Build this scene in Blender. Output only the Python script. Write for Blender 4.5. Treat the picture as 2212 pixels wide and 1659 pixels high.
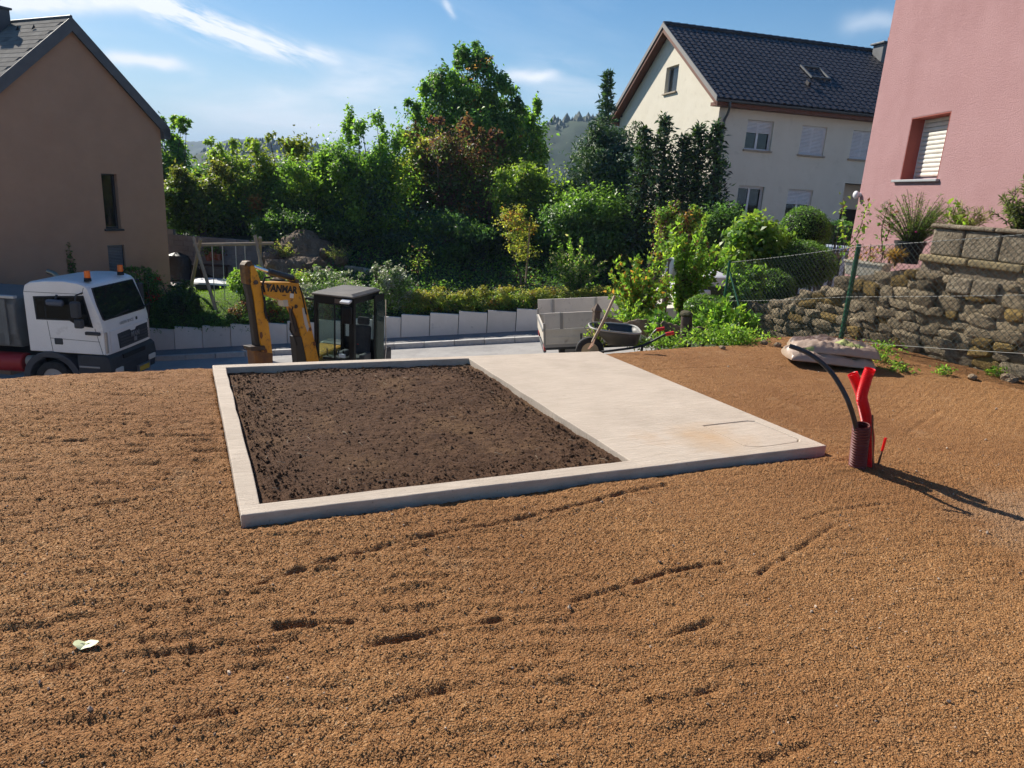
import bpy, bmesh, math, random
import numpy as np
from mathutils import Vector, Matrix
from mathutils.geometry import tessellate_polygon
from math import sin, cos, radians, pi, sqrt, atan2

for o in list(bpy.data.objects): bpy.data.objects.remove(o)
SC = bpy.context.scene
COL = SC.collection

# ------------------------------------------------------------------ camera
W, H = 2212, 1659                      # measuring frame for photo points
FPX = 2630/3840*W; PITCH = radians(15.5); ROLL = radians(3.6); CH = 1.7
_f = np.array([0, cos(PITCH), -sin(PITCH)]); _up = np.array([0, sin(PITCH), cos(PITCH)]); _rt = np.array([1., 0, 0])
_r = cos(ROLL)*_rt+sin(ROLL)*_up; _u = -sin(ROLL)*_rt+cos(ROLL)*_up
CAMP = np.array([0, 0, CH])
cam = bpy.data.cameras.new('camera'); cam.sensor_width = 36; cam.sensor_fit = 'HORIZONTAL'
cam.lens = 36*2630/3840; cam.clip_start = .05; cam.clip_end = 12000
camo = bpy.data.objects.new('camera', cam); COL.objects.link(camo)
camo.matrix_world = Matrix([[_r[0], _u[0], -_f[0], 0], [_r[1], _u[1], -_f[1], 0], [_r[2], _u[2], -_f[2], CH], [0, 0, 0, 1]])
SC.camera = camo
def ray(x, y): return _f+(x-W/2)/FPX*_r-(y-H/2)/FPX*_u
def AZ(x, y, z=0): d = ray(x, y); return CAMP+d*((z-CH)/d[2])
def AY(x, y, Y): d = ray(x, y); return CAMP+d*(Y/d[1])
def AP(x, y, p0, n): d = ray(x, y); n = np.array(n, float); return CAMP+d*(((np.array(p0)-CAMP)@n)/(d@n))

# ------------------------------------------------------------------ light
SUN_AZ, SUN_EL = radians(-47.5), radians(36)       # azimuth from +Y towards +X
EXPOSURE = 0.72
world = bpy.data.worlds.new('World'); SC.world = world; world.use_nodes = True
SC.view_settings.view_transform = 'Standard'; SC.view_settings.look = 'None'
SC.view_settings.exposure = EXPOSURE; SC.view_settings.gamma = 1
SC.cycles.use_denoising = True
SC.cycles.adaptive_threshold = .02; SC.cycles.max_bounces = 6; SC.cycles.diffuse_bounces = 3; SC.cycles.transparent_max_bounces = 12
SC.cycles.volume_bounces = 0
sd = bpy.data.lights.new('sun', 'SUN'); sd.energy = 5.0; sd.angle = radians(.53); sd.color = (1, .93, .82)
so = bpy.data.objects.new('sun', sd); COL.objects.link(so)
sdir = Vector((sin(SUN_AZ)*cos(SUN_EL), cos(SUN_AZ)*cos(SUN_EL), sin(SUN_EL)))
so.rotation_euler = sdir.to_track_quat('Z', 'Y').to_euler(); so.location = sdir*60

def build_sky():
    nt = world.node_tree; N = nt.nodes; L = nt.links; N.clear()
    out = N.new('ShaderNodeOutputWorld'); bg = N.new('ShaderNodeBackground')
    L.new(bg.outputs[0], out.inputs[0]); bg.inputs[1].default_value = .136
    sky = N.new('ShaderNodeTexSky'); sky.sky_type = 'NISHITA'; sky.sun_disc = False
    sky.sun_elevation = SUN_EL; sky.sun_rotation = SUN_AZ; sky.altitude = 250
    sky.air_density = 1.0; sky.dust_density = .35; sky.ozone_density = 1.6
    tc = N.new('ShaderNodeTexCoord')
    sx = N.new('ShaderNodeSeparateXYZ'); L.new(tc.outputs['Generated'], sx.inputs[0])
    def m(op, a, b=None, c=None, clamp=False):
        n = N.new('ShaderNodeMath'); n.operation = op; n.use_clamp = clamp
        for i, v in enumerate((a, b, c)):
            if v is None: continue
            if isinstance(v, (int, float)): n.inputs[i].default_value = v
            else: L.new(v, n.inputs[i])
        return n.outputs[0]
    az = m('ARCTAN2', sx.outputs[0], sx.outputs[1]); el = m('ARCSINE', sx.outputs[2])
    def noise(sa, se, rot, scale, detail=6, rough=.6, seed=0):
        c, s = cos(rot), sin(rot)
        a = m('ADD', m('MULTIPLY', az, c*sa), m('MULTIPLY', el, s*sa))
        e = m('ADD', m('MULTIPLY', az, -s*se), m('MULTIPLY', el, c*se))
        cb = N.new('ShaderNodeCombineXYZ'); L.new(a, cb.inputs[0]); L.new(e, cb.inputs[1]); cb.inputs[2].default_value = seed
        n = N.new('ShaderNodeTexNoise'); n.inputs['Scale'].default_value = scale; n.inputs['Detail'].default_value = detail
        n.inputs['Roughness'].default_value = rough; n.inputs['Distortion'].default_value = .4
        L.new(cb.outputs[0], n.inputs['Vector']); return n.outputs[0]
    def aed(x, y):
        d = ray(x, y); d = d/np.linalg.norm(d); return atan2(d[0], d[1]), math.asin(d[2])
    wob = noise(1, 1, 0, 9, 3, .6, 3)
    wobv = m('MULTIPLY', m('SUBTRACT', wob, .5), .03)
    NS = [noise(.16, 1, -.3, 60, 4, .68, 1.7), noise(.22, 1, -.02, 24, 4, .65, 5.1)]
    def streak(p, q, width, amt, seed, sharp=2.0, nscale=30, thr=.35):
        a0, e0 = aed(*p); a1, e1 = aed(*q); cx, cy = (a0+a1)/2, (e0+e1)/2
        ln = math.hypot(a1-a0, e1-e0)/2; rot = atan2(e1-e0, a1-a0); c, s = cos(rot), sin(rot)
        dx, dy = m('SUBTRACT', az, cx), m('ADD', m('SUBTRACT', el, cy), wobv)
        u = m('DIVIDE', m('ADD', m('MULTIPLY', dx, c), m('MULTIPLY', dy, s)), ln)
        v = m('DIVIDE', m('ADD', m('MULTIPLY', dx, -s), m('MULTIPLY', dy, c)), width)
        r2 = m('ADD', m('MULTIPLY', m('MULTIPLY', u, u), m('MULTIPLY', u, u)), m('MULTIPLY', v, v))
        g = m('EXPONENT', m('MULTIPLY', r2, -1.1))
        n = NS[0] if rot < -.12 else NS[1]
        k = m('MULTIPLY', m('SUBTRACT', n, thr), sharp, clamp=True)
        return m('MULTIPLY', m('MULTIPLY', g, k), amt)
    parts = [streak((305, 8), (662, 120), .0135, 1.7, 1.7, 4.2, 34, .38), streak((-420, -4), (350, 2), .013, 1.1, 5.1, 3.4, 22, .30),
             streak((215, 134), (400, 138), .0075, 1.0, 9.3, 4, 26, .18), streak((400, 150), (450, 152), .010, .4, 2.2, 3, 30),
             streak((700, 170), (930, 135), .030, .55, 4.4, 3, 16, .3), streak((1080, 168), (1205, 170), .007, .7, 7.9, 4, 20, .2),
             streak((1120, 140), (1290, 160), .022, .35, 8.8, 2.4, 18), streak((1140, 210), (1330, 214), .02, .42, 3.1, 2.4, 14),
             streak((330, 195), (760, 262), .035, .40, 6.6, 2.2, 11, .34), streak((370, 250), (900, 285), .028, .42, 12.6, 2.2, 10, .3),
             streak((958, 0), (982, 44), .0045, .5, 15, 3, 30, .2), streak((660, 105), (740, 128), .010, .55, 16, 3, 34, .25),
             streak((1820, 46), (1960, 48), .011, .35, 17, 3, 20, .25), streak((500, 195), (900, 205), .015, .3, 21, 2.4, 14, .3)]
    tot = parts[0]
    for p in parts[1:]: tot = m('ADD', tot, p)
    # a thin veil everywhere, streaky and fading towards the zenith
    veil = m('MULTIPLY', m('SUBTRACT', noise(.35, 1.6, -.15, 5.5, 5, .62, 31), .50, clamp=True), 1.0)
    veil = m('MULTIPLY', veil, m('SUBTRACT', 1, m('MULTIPLY', el, .9), clamp=True))
    tot = m('MULTIPLY', m('ADD', tot, m('MULTIPLY', veil, .6)), 1.15, clamp=True)
    tot = m('MULTIPLY', tot, m('MULTIPLY', m('ADD', el, .01), 40, clamp=True))
    mix = N.new('ShaderNodeMix'); mix.data_type = 'RGBA'
    hs = N.new('ShaderNodeHueSaturation'); hs.inputs['Saturation'].default_value = 1.46; hs.inputs['Value'].default_value = .48; L.new(sky.outputs[0], hs.inputs['Color'])
    hz = N.new('ShaderNodeMix'); hz.data_type = 'RGBA'; L.new(m('EXPONENT', m('MULTIPLY', m('MAXIMUM', el, 0), -8.5)), hz.inputs[0])
    L.new(hs.outputs[0], hz.inputs[6]); hz.inputs[7].default_value = (2.0, 2.9, 3.9, 1)
    L.new(tot, mix.inputs[0]); L.new(hz.outputs[2], mix.inputs[6]); mix.inputs[7].default_value = (4.6, 4.8, 5.1, 1)
    L.new(mix.outputs[2], bg.inputs[0])
build_sky()
world.cycles.sampling_method = 'MANUAL'; world.cycles.sample_map_resolution = 256

# ------------------------------------------------------------------ materials
def new_mat(name):
    m = bpy.data.materials.new(name); m.use_nodes = True; nt = m.node_tree
    b = nt.nodes['Principled BSDF']; return m, nt, b
def PM(name, col, rough=.75, metal=0, col2=None, vs=6, vr=.65, vlo=.35, vhi=.65, bump=None, spec=.4, col3=None, v3=(1.2, .45, .7), rnd=0, coat=0):
    """procedural surface: two- or three-tone noise colour, optional bump (scale, strength, distance) list, per-object random value"""
    m, nt, b = new_mat(name); N = nt.nodes; L = nt.links
    b.inputs['Roughness'].default_value = rough; b.inputs['Metallic'].default_value = metal
    b.inputs['Specular IOR Level'].default_value = spec; b.inputs['Coat Weight'].default_value = coat
    tc = N.new('ShaderNodeTexCoord'); vec = tc.outputs['Object']
    if rnd:
        oi = N.new('ShaderNodeObjectInfo'); ad = N.new('ShaderNodeVectorMath'); ad.operation = 'ADD'
        cb = N.new('ShaderNodeCombineXYZ'); ml = N.new('ShaderNodeMath'); ml.operation = 'MULTIPLY'; ml.inputs[1].default_value = 37
        L.new(oi.outputs['Random'], ml.inputs[0])
        for i in range(3): L.new(ml.outputs[0], cb.inputs[i])
        L.new(vec, ad.inputs[0]); L.new(cb.outputs[0], ad.inputs[1]); vec = ad.outputs[0]
    def nz(scale, detail=5, r=vr):
        n = N.new('ShaderNodeTexNoise'); n.inputs['Scale'].default_value = scale; n.inputs['Detail'].default_value = detail
        n.inputs['Roughness'].default_value = r; L.new(vec, n.inputs['Vector']); return n.outputs[0]
    def rampmix(fac, lo, hi, A, B):
        mr = N.new('ShaderNodeMapRange'); mr.inputs[1].default_value = lo; mr.inputs[2].default_value = hi; L.new(fac, mr.inputs[0])
        mx = N.new('ShaderNodeMix'); mx.data_type = 'RGBA'; L.new(mr.outputs[0], mx.inputs[0])
        for i, v in ((6, A), (7, B)):
            if isinstance(v, tuple): mx.inputs[i].default_value = (*v[:3], 1)
            else: L.new(v, mx.inputs[i])
        return mx.outputs[2]
    c = tuple(col)
    if col2: c = rampmix(nz(vs), vlo, vhi, c, tuple(col2))
    if col3: c = rampmix(nz(v3[0], 6, .7), v3[1], v3[2], c, tuple(col3))
    if rnd:
        hv = N.new('ShaderNodeHueSaturation'); mr = N.new('ShaderNodeMapRange'); mr.inputs[3].default_value = 1-rnd; mr.inputs[4].default_value = 1+rnd
        L.new(oi.outputs['Random'], mr.inputs[0]); L.new(mr.outputs[0], hv.inputs['Value'])
        if isinstance(c, tuple): hv.inputs['Color'].default_value = (*c[:3], 1)
        else: L.new(c, hv.inputs['Color'])
        c = hv.outputs[0]
    if isinstance(c, tuple): b.inputs['Base Color'].default_value = (*c[:3], 1)
    else: L.new(c, b.inputs['Base Color'])
    if bump:
        prev = None
        for (s, st, d) in (bump if isinstance(bump, list) else [bump]):
            bn = N.new('ShaderNodeBump'); bn.inputs['Strength'].default_value = st; bn.inputs['Distance'].default_value = d
            L.new(nz(s, 4, .6), bn.inputs['Height'])
            if prev: L.new(prev, bn.inputs['Normal'])
            prev = bn.outputs[0]
        L.new(prev, b.inputs['Normal'])
    return m
def leaf_mat(name, trans=.4, rough=.5, spec=.35, yellow=(1.0, 1.08, .5), gain=1.0):
    m, nt, b = new_mat(name); N = nt.nodes; L = nt.links
    at = N.new('ShaderNodeAttribute'); at.attribute_name = 'Col'
    b.inputs['Roughness'].default_value = rough; b.inputs['Specular IOR Level'].default_value = spec
    L.new(at.outputs[0], b.inputs['Base Color'])
    mu = N.new('ShaderNodeMix'); mu.data_type = 'RGBA'; mu.blend_type = 'MULTIPLY'; mu.inputs[0].default_value = 1
    L.new(at.outputs[0], mu.inputs[6]); mu.inputs[7].default_value = (*[c*gain*2.1 for c in yellow], 1)
    t = N.new('ShaderNodeBsdfTranslucent'); L.new(mu.outputs[2], t.inputs[0])
    mx = N.new('ShaderNodeMixShader'); mx.inputs[0].default_value = trans
    L.new(b.outputs[0], mx.inputs[1]); L.new(t.outputs[0], mx.inputs[2]); L.new(mx.outputs[0], N['Material Output'].inputs[0])
    return m
def glass_mat(name, tint=(.02, .03, .035), alpha=.55, rough=.04, ior=1.6, spec=.5):
    m, nt, b = new_mat(name); N = nt.nodes; L = nt.links
    b.inputs['Base Color'].default_value = (*tint, 1); b.inputs['Roughness'].default_value = rough; b.inputs['Specular IOR Level'].default_value = spec; b.inputs['IOR'].default_value = ior
    t = N.new('ShaderNodeBsdfTransparent'); t.inputs[0].default_value = (.85, .93, .9, 1)
    mx = N.new('ShaderNodeMixShader'); mx.inputs[0].default_value = alpha
    L.new(t.outputs[0], mx.inputs[1]); L.new(b.outputs[0], mx.inputs[2]); L.new(mx.outputs[0], N['Material Output'].inputs[0])
    return m

# ------------------------------------------------------------------ helpers
def tag(o, label=None, cat=None, group=None, kind=None):
    if label: o['label'] = label
    if cat: o['category'] = cat
    if group: o['group'] = group
    if kind: o['kind'] = kind
    return o
def thing(name, label, cat, loc=(0, 0, 0), rz=0, group=None):
    o = bpy.data.objects.new(name, None); COL.objects.link(o); o.empty_display_size = .2
    o.location = tuple(float(c) for c in loc); o.rotation_euler = (0, 0, rz)
    return tag(o, label, cat, group)
def link(name, me, mat=None, parent=None, loc=(0, 0, 0), rot=(0, 0, 0), scale=(1, 1, 1)):
    o = bpy.data.objects.new(name, me); COL.objects.link(o)
    if mat and not me.materials: me.materials.append(mat)
    o.parent = parent; o.location = tuple(float(c) for c in loc); o.rotation_euler = rot; o.scale = scale
    return o
def ortho(d):
    d = np.array(d, float); d /= np.linalg.norm(d)
    a = np.array([0, 0, 1.]) if abs(d[2]) < .9 else np.array([1., 0, 0])
    s = np.cross(d, a); s /= np.linalg.norm(s); return d, s, np.cross(s, d)
class MB:
    def __init__(s, off=None): s.v = []; s.f = []; s.off = np.array(off, float) if off is not None else None
    def add(s, vs, fs):
        n = len(s.v); s.v += [tuple(float(c) for c in p) for p in vs]; s.f += [tuple(i+n for i in f) for f in fs]; return s
    def box(s, c, d, rz=0, rx=0, ry=0):
        x, y, z = d[0]/2, d[1]/2, d[2]/2
        M = Matrix.Rotation(rz, 3, 'Z') @ Matrix.Rotation(ry, 3, 'Y') @ Matrix.Rotation(rx, 3, 'X')
        P = [M @ Vector(p)+Vector([float(k) for k in c]) for p in ((-x, -y, -z), (x, -y, -z), (x, y, -z), (-x, y, -z), (-x, -y, z), (x, -y, z), (x, y, z), (-x, y, z))]
        return s.add(P, [(0, 3, 2, 1), (4, 5, 6, 7), (0, 1, 5, 4), (1, 2, 6, 5), (2, 3, 7, 6), (3, 0, 4, 7)])
    def bx(s, x0, x1, y0, y1, z0, z1): return s.box(((x0+x1)/2, (y0+y1)/2, (z0+z1)/2), (abs(x1-x0), abs(y1-y0), abs(z1-z0)))
    def cyl(s, a, b, r0, r1=None, n=12, cap=True):
        r1 = r0 if r1 is None else r1; a = np.array(a, float); b = np.array(b, float); d, e, g = ortho(b-a)
        P = []
        for c, r in ((a, r0), (b, r1)):
            P += [c+r*(cos(t)*e+sin(t)*g) for t in np.arange(n)*2*pi/n]
        F = [(i, (i+1) % n, n+(i+1) % n, n+i) for i in range(n)]
        if cap: F += [tuple(range(n))[::-1], tuple(range(n, 2*n))]
        return s.add(P, F)
    def tube(s, pts, r, n=8, cap=True):
        pts = [np.array(p, float) for p in pts]; k = len(pts); rs = r if hasattr(r, '__len__') else [r]*k
        d, e, g = ortho(pts[1]-pts[0]); P = []
        for i, p in enumerate(pts):
            t = pts[min(i+1, k-1)]-pts[max(i-1, 0)]; t /= (np.linalg.norm(t)+1e-9)
            e = e-t*(e@t); e /= (np.linalg.norm(e)+1e-9); g = np.cross(t, e)
            P += [p+rs[i]*(cos(a)*e+sin(a)*g) for a in np.arange(n)*2*pi/n]
        F = [(j*n+i, j*n+(i+1) % n, (j+1)*n+(i+1) % n, (j+1)*n+i) for j in range(k-1) for i in range(n)]
        if cap: F += [tuple(range(n))[::-1], tuple(range((k-1)*n, k*n))]
        return s.add(P, F)
    def prism(s, outer, t0, t1, ax='y', holes=(), fn=None):
        """2-d outline (a, b) with holes, extruded from t0 to t1; ax says which axis the extrusion runs along"""
        loops = [list(outer)]+[list(h) for h in holes]; flat = [p for lp in loops for p in lp]
        tris = tessellate_polygon([[Vector((p[0], p[1], 0)) for p in lp] for lp in loops])
        if fn is None:
            fn = {'y': lambda a, b, t: (a, t, b), 'x': lambda a, b, t: (t, a, b), 'z': lambda a, b, t: (a, b, t)}[ax]
        n = len(flat); P = [fn(p[0], p[1], t0) for p in flat]+[fn(p[0], p[1], t1) for p in flat]
        F = [tuple(t) for t in tris]+[tuple(i+n for i in t[::-1]) for t in tris]; k = 0
        for lp in loops:
            m = len(lp); F += [(k+i, k+(i+1) % m, n+k+(i+1) % m, n+k+i) for i in range(m)]; k += m
        return s.add(P, F)
    def loft(s, rings, cap=True):
        n = len(rings[0]); P = [p for r in rings for p in r]
        F = [(j*n+i, j*n+(i+1) % n, (j+1)*n+(i+1) % n, (j+1)*n+i) for j in range(len(rings)-1) for i in range(n)]
        if cap: F += [tuple(range(n))[::-1], tuple(range((len(rings)-1)*n, len(rings)*n))]
        return s.add(P, F)
    def mesh(s, name):
        me = bpy.data.meshes.new(name); V = s.v
        if s.off is not None: V = [tuple(np.array(p)-s.off) for p in V]
        me.from_pydata(V, [], s.f); me.update()
        bm = bmesh.new(); bm.from_mesh(me); bmesh.ops.recalc_face_normals(bm, faces=bm.faces); bm.to_mesh(me); bm.free()
        return me
    def build(s, name, mat, parent=None, smooth=False, bevel=0, seg=2, label=None, **k):
        me = s.mesh(name); o = link(name, me, mat, parent, **k)
        if bevel:
            bv = o.modifiers.new('bevel', 'BEVEL'); bv.width = bevel; bv.segments = seg; bv.limit_method = 'ANGLE'; bv.angle_limit = radians(35)
        if smooth:
            me.polygons.foreach_set('use_smooth', [True]*len(me.polygons))
            me.set_sharp_from_angle(angle=radians(38))
        if label: o['label'] = label
        return o
def lump(seed, sub=2, amp=.22, sq=(1, 1, 1), blocky=0):
    """uneven stone: an icosphere pushed about, optionally squared off"""
    rg = np.random.default_rng(seed); bm = bmesh.new(); bmesh.ops.create_icosphere(bm, subdivisions=sub, radius=1)
    ks = rg.normal(size=(6, 3)); ph = rg.uniform(0, 6.3, 6)
    for v in bm.verts:
        p = np.array(v.co); n = sum(np.sin(k@p*1.9+h) for k, h in zip(ks, ph))/6
        q = p*(1+amp*n*1.6+amp*.35*rg.normal())
        if blocky: q = np.sign(q)*np.abs(q)**(1-blocky*.6)
        v.co = q*np.array(sq)
    me = bpy.data.meshes.new('lump'); bm.to_mesh(me); bm.free(); return me
def quads(name, V, C, mat, parent=None, smooth=False, loc=(0, 0, 0)):
    """V: (n,4,3) quads; C: (n,3) colour per quad, stored in the colour attribute Col"""
    n = len(V); me = bpy.data.meshes.new(name); me.vertices.add(4*n); me.loops.add(4*n); me.polygons.add(n)
    me.vertices.foreach_set('co', np.ascontiguousarray(V, np.float32).ravel())
    me.loops.foreach_set('vertex_index', np.arange(4*n, dtype=np.int32))
    me.polygons.foreach_set('loop_start', np.arange(0, 4*n, 4, dtype=np.int32))
    a = me.color_attributes.new('Col', 'FLOAT_COLOR', 'POINT')
    cc = np.ones((n, 4, 4), np.float32); cc[:, :, :3] = np.asarray(C)[:, None, :]
    a.data.foreach_set('color', cc.ravel()); me.update(calc_edges=True); me.validate()
    me.materials.append(mat)
    return link(name, me, None, parent, loc=loc)
def unit(a): return a/(np.linalg.norm(a, axis=-1, keepdims=True)+1e-9)
def leaf_quads(P, size, rng, out=None, up=.5, aspect=.5, droop=.35, fold=.18, align=None):
    n = len(P); nr = rng.normal(size=(n, 3))
    if out is not None: nr = nr*.75+out*.6
    nr[:, 2] += up; nr = unit(nr)
    t = rng.normal(size=(n, 3)); t[:, 2] -= droop
    if align is not None: t = t*.35+align
    t = unit(t-nr*(t*nr).sum(1, keepdims=True)); s = np.cross(nr, t)
    Ln = (size*rng.uniform(.6, 1.4, n))[:, None]; w = Ln*aspect*.5
    return np.stack([P, P+t*Ln*.45+s*w+nr*Ln*fold, P+t*Ln, P+t*Ln*.45-s*w+nr*Ln*fold], 1)
def palette_cols(pal, idx_clump, n, rng, jit=.22):
    cols = np.array([p[0] for p in pal]); wts = np.array([p[1] for p in pal], float); wts /= wts.sum()
    nc = idx_clump.max()+1; cc = rng.choice(len(pal), nc, p=wts); own = rng.choice(len(pal), n, p=wts)
    k = np.where(rng.random(n) < .72, cc[idx_clump], own)
    return cols[k]*np.exp(rng.normal(0, jit, n))[:, None]
def crown_points(blobs, n, rng, clumps=60, cr=.28, inner=.45):
    """blobs: (centre, radii); leaves gather in clumps that sit through the outer part of each blob"""
    vol = np.array([abs(np.prod(b[1]))**.67 for b in blobs]); vol /= vol.sum(); P, O, I = [], [], []; base = 0
    for (c, r), wv in zip(blobs, vol):
        c = np.array(c, float); r = np.array(r, float); k = max(4, int(clumps*wv)); m = int(n*wv)
        d = unit(rng.normal(size=(k, 3))); rad = rng.uniform(inner**2, 1, k)**.5*rng.uniform(.88, 1.14, k)
        cen = d*rad[:, None]; q = rng.integers(0, k, m)
        off = rng.normal(size=(m, 3))*cr*rng.uniform(.6, 1.25, (k, 1))[q]
        loc = cen[q]+off*np.array([1, 1, .8]); P.append(c+loc*r); O.append(unit(loc*r)); I.append(q+base); base += k
    return np.concatenate(P), np.concatenate(O), np.concatenate(I)
MT = {}
def M(name, *a, **k):
    if name not in MT: MT[name] = PM(name, *a, **k)
    return MT[name]
def text_mesh(txt, size, depth=.004, bold=0):
    cu = bpy.data.curves.new('lettering', 'FONT'); cu.body = txt; cu.size = size; cu.extrude = depth; cu.offset = bold
    cu.align_x = 'CENTER'; cu.align_y = 'CENTER'; cu.resolution_u = 2
    o = bpy.data.objects.new('tmp', cu); COL.objects.link(o); bpy.context.view_layer.update()
    me = bpy.data.meshes.new_from_object(o.evaluated_get(bpy.context.evaluated_depsgraph_get()))
    bpy.data.objects.remove(o); me.materials.clear(); return me
# value noise on arrays
_tab = np.random.default_rng(5).random((256, 256))
def vn(x, y, s, seed=0):
    x = np.asarray(x, float)/s+seed*17.3; y = np.asarray(y, float)/s+seed*9.7
    xi = np.floor(x).astype(int); yi = np.floor(y).astype(int); fx = x-xi; fy = y-yi
    fx = fx*fx*(3-2*fx); fy = fy*fy*(3-2*fy)
    t = lambda a, b: _tab[a & 255, b & 255]
    return (t(xi, yi)*(1-fx)+t(xi+1, yi)*fx)*(1-fy)+(t(xi, yi+1)*(1-fx)+t(xi+1, yi+1)*fx)*fy
def grid_mesh(name, X, Y, Z, mat, parent=None, smooth=True, keep=None):
    ny, nx = X.shape; idx = np.arange(nx*ny).reshape(ny, nx)
    q = np.stack([idx[:-1, :-1], idx[:-1, 1:], idx[1:, 1:], idx[1:, :-1]], -1).reshape(-1, 4)
    if keep is not None: q = q[keep[:-1, :-1].ravel()]
    me = bpy.data.meshes.new(name); me.vertices.add(nx*ny)
    me.vertices.foreach_set('co', np.stack([X, Y, Z], -1).astype(np.float32).ravel())
    me.loops.add(4*len(q)); me.polygons.add(len(q))
    me.loops.foreach_set('vertex_index', q.astype(np.int32).ravel()); me.polygons.foreach_set('loop_start', np.arange(0, 4*len(q), 4, dtype=np.int32))
    if smooth: me.polygons.foreach_set('use_smooth', np.ones(len(q), bool))
    me.update(calc_edges=True); me.validate()
    return link(name, me, mat, parent)
def sstep(a, b, x): t = np.clip((x-a)/(b-a), 0, 1); return t*t*(3-2*t)
# ------------------------------------------------------------------ terrain
W0 = np.array([4.82, 9.35]); WD = np.array([.415, -.91])/np.hypot(.415, .91); WN = np.array([-WD[1], WD[0]])
def pave_z(x): return -3.07+.1177*np.clip(x, -60, 16)
def road_z(x): return pave_z(x)-.12
CRX = [-60, -30, -8, -4.1, -2.66, .92, 2.2, 3.6, 4.6, 30]; CRY = [-6, -5, 3.4, 5.3, 5.95, 7.5, 8.35, 9.0, 9.4, 12]
TX = [-60, -22, -14, -8, 0, 6, 10, 15, 60]; TZ = [-2.6, -2.4, -1.2, -1.2, -1.0, -.2, .45, .8, 1.2]
GT = [-8, -5, -3.5, -2.4, -.8, 0, 1.5, 4, 12]; GZ = [-1.2, -.7, -.25, 0, .6, .92, 1.32, 1.5, 1.6]
def ground_h(x, y):
    x = np.asarray(x, float); y = np.asarray(y, float)
    cr = np.interp(x, CRX, CRY); zs = road_z(x)-.04
    z = np.where(y < cr, -.06, -.06+(zs+.06)*np.clip((y-cr)/(14.3-cr), 0, 1))
    # neighbour's garden behind the stone wall
    sd = (x-W0[0])*WN[0]+(y-W0[1])*WN[1]; t = (x-W0[0])*WD[0]+(y-W0[1])*WD[1]
    wgt = np.where(t > -2.5, sstep(.55, 1.0, sd), sstep(-.6, 1.1, sd))*(1-sstep(15.3, 17.6, y))*sstep(-9, -4.5, t)
    z = z*(1-wgt)+np.interp(t, GT, GZ)*wgt
    z = np.where(y > 17.6, zs, z)
    # far side: behind the retaining wall the garden climbs
    T = np.interp(x, TX, TZ); u = np.clip((y-24.2)/7.8, 0, 1)
    far = (pave_z(x)+.62)*(1-u)+T*u
    gardl = sstep(-9.2, -12.5, x)                     # the level lawn in front of the block wall
    far = far*(1-gardl)+(pave_z(np.maximum(x, -13))+.62+.85*sstep(24.2, 26, y)+.25*u)*gardl*(y < 31.1)+far*gardl*(y >= 31.1)
    far = far+.25*(vn(x, y, 3., 4)-.5)*sstep(25, 28, y)*(1-gardl)
    z = np.where(y > 24.2, far, z)
    z = z-sstep(48, 260, y)*26-sstep(60, 400, np.abs(x))*8
    return z
def build_ground():
    a = np.concatenate([-np.geomspace(20, 2400, 26)[::-1], np.arange(-19.6, 20, .4), np.geomspace(20, 2400, 26)])
    b = np.concatenate([-np.geomspace(6, 300, 12)[::-1], np.arange(-5.6, 40, .4), np.geomspace(40.4, 2350, 36)])
    b = np.unique(np.concatenate([b, [24.19, 24.21, 14.3]])); X, Y = np.meshgrid(a, b)
    m = PM('earth', (.030, .036, .014), .95, col2=(.045, .034, .018), vs=1.6, col3=(.025, .045, .012), v3=(.4, .45, .65), bump=[(9, .8, .05), (40, .6, .02)])
    o = grid_mesh('ground', X, Y, ground_h(X, Y), m); tag(o, kind='structure')
build_ground()
def build_bank():  # hidden pale gravel sheet on the bank, added to bounce sunlight onto the vehicles
    X, Y = np.meshgrid(np.arange(-24, 2.01, .4), np.linspace(0, 1, 18)); cr = np.interp(X, CRX, CRY)+.3; YY = cr+(14.15-cr)*Y
    tag(grid_mesh('bounce_bank', X, YY, ground_h(X, YY)+.05+.05*(vn(X, YY, .5, 6)-.5), PM('bounce_bank_gravel', (.33, .26, .19), .95, col2=(.27, .21, .15), vs=3, bump=[(30, .8, .03), (90, .6, .01)])), kind='structure')
build_bank()

# ------------------------------------------------------------------ slab outline on the gravel
ZT = .05
NL, FL, FR, NR = [AZ(*p, ZT)[:2] for p in ((520.6, 1112.7), (458.5, 788.6), (1294, 758.6), (1786, 962.4))]
iNL, iFL, iFR, iNR = [AZ(*p, ZT)[:2] for p in ((560.8, 1087.6), (488.5, 793.8), (1012.4, 774), (1360.6, 994.5))]
def inside(poly, x, y):
    r = np.ones(np.shape(x), bool); n = len(poly); s = None
    ar = sum(poly[i][0]*poly[(i+1) % n][1]-poly[(i+1) % n][0]*poly[i][1] for i in range(n))
    for i in range(n):
        a, b = poly[i], poly[(i+1) % n]; c = (b[0]-a[0])*(y-a[1])-(b[1]-a[1])*(x-a[0]); r &= (c*np.sign(ar) > 0)
    return r
def seg_d(x, y, pts):
    d = np.full(np.shape(x), 9.); 
    for a, b in zip(pts[:-1], pts[1:]):
        a = np.array(a[:2]); b = np.array(b[:2]); ab = b-a; t = np.clip(((x-a[0])*ab[0]+(y-a[1])*ab[1])/(ab@ab), 0, 1)
        d = np.minimum(d, np.hypot(x-a[0]-t*ab[0], y-a[1]-t*ab[1]))
    return d
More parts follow.
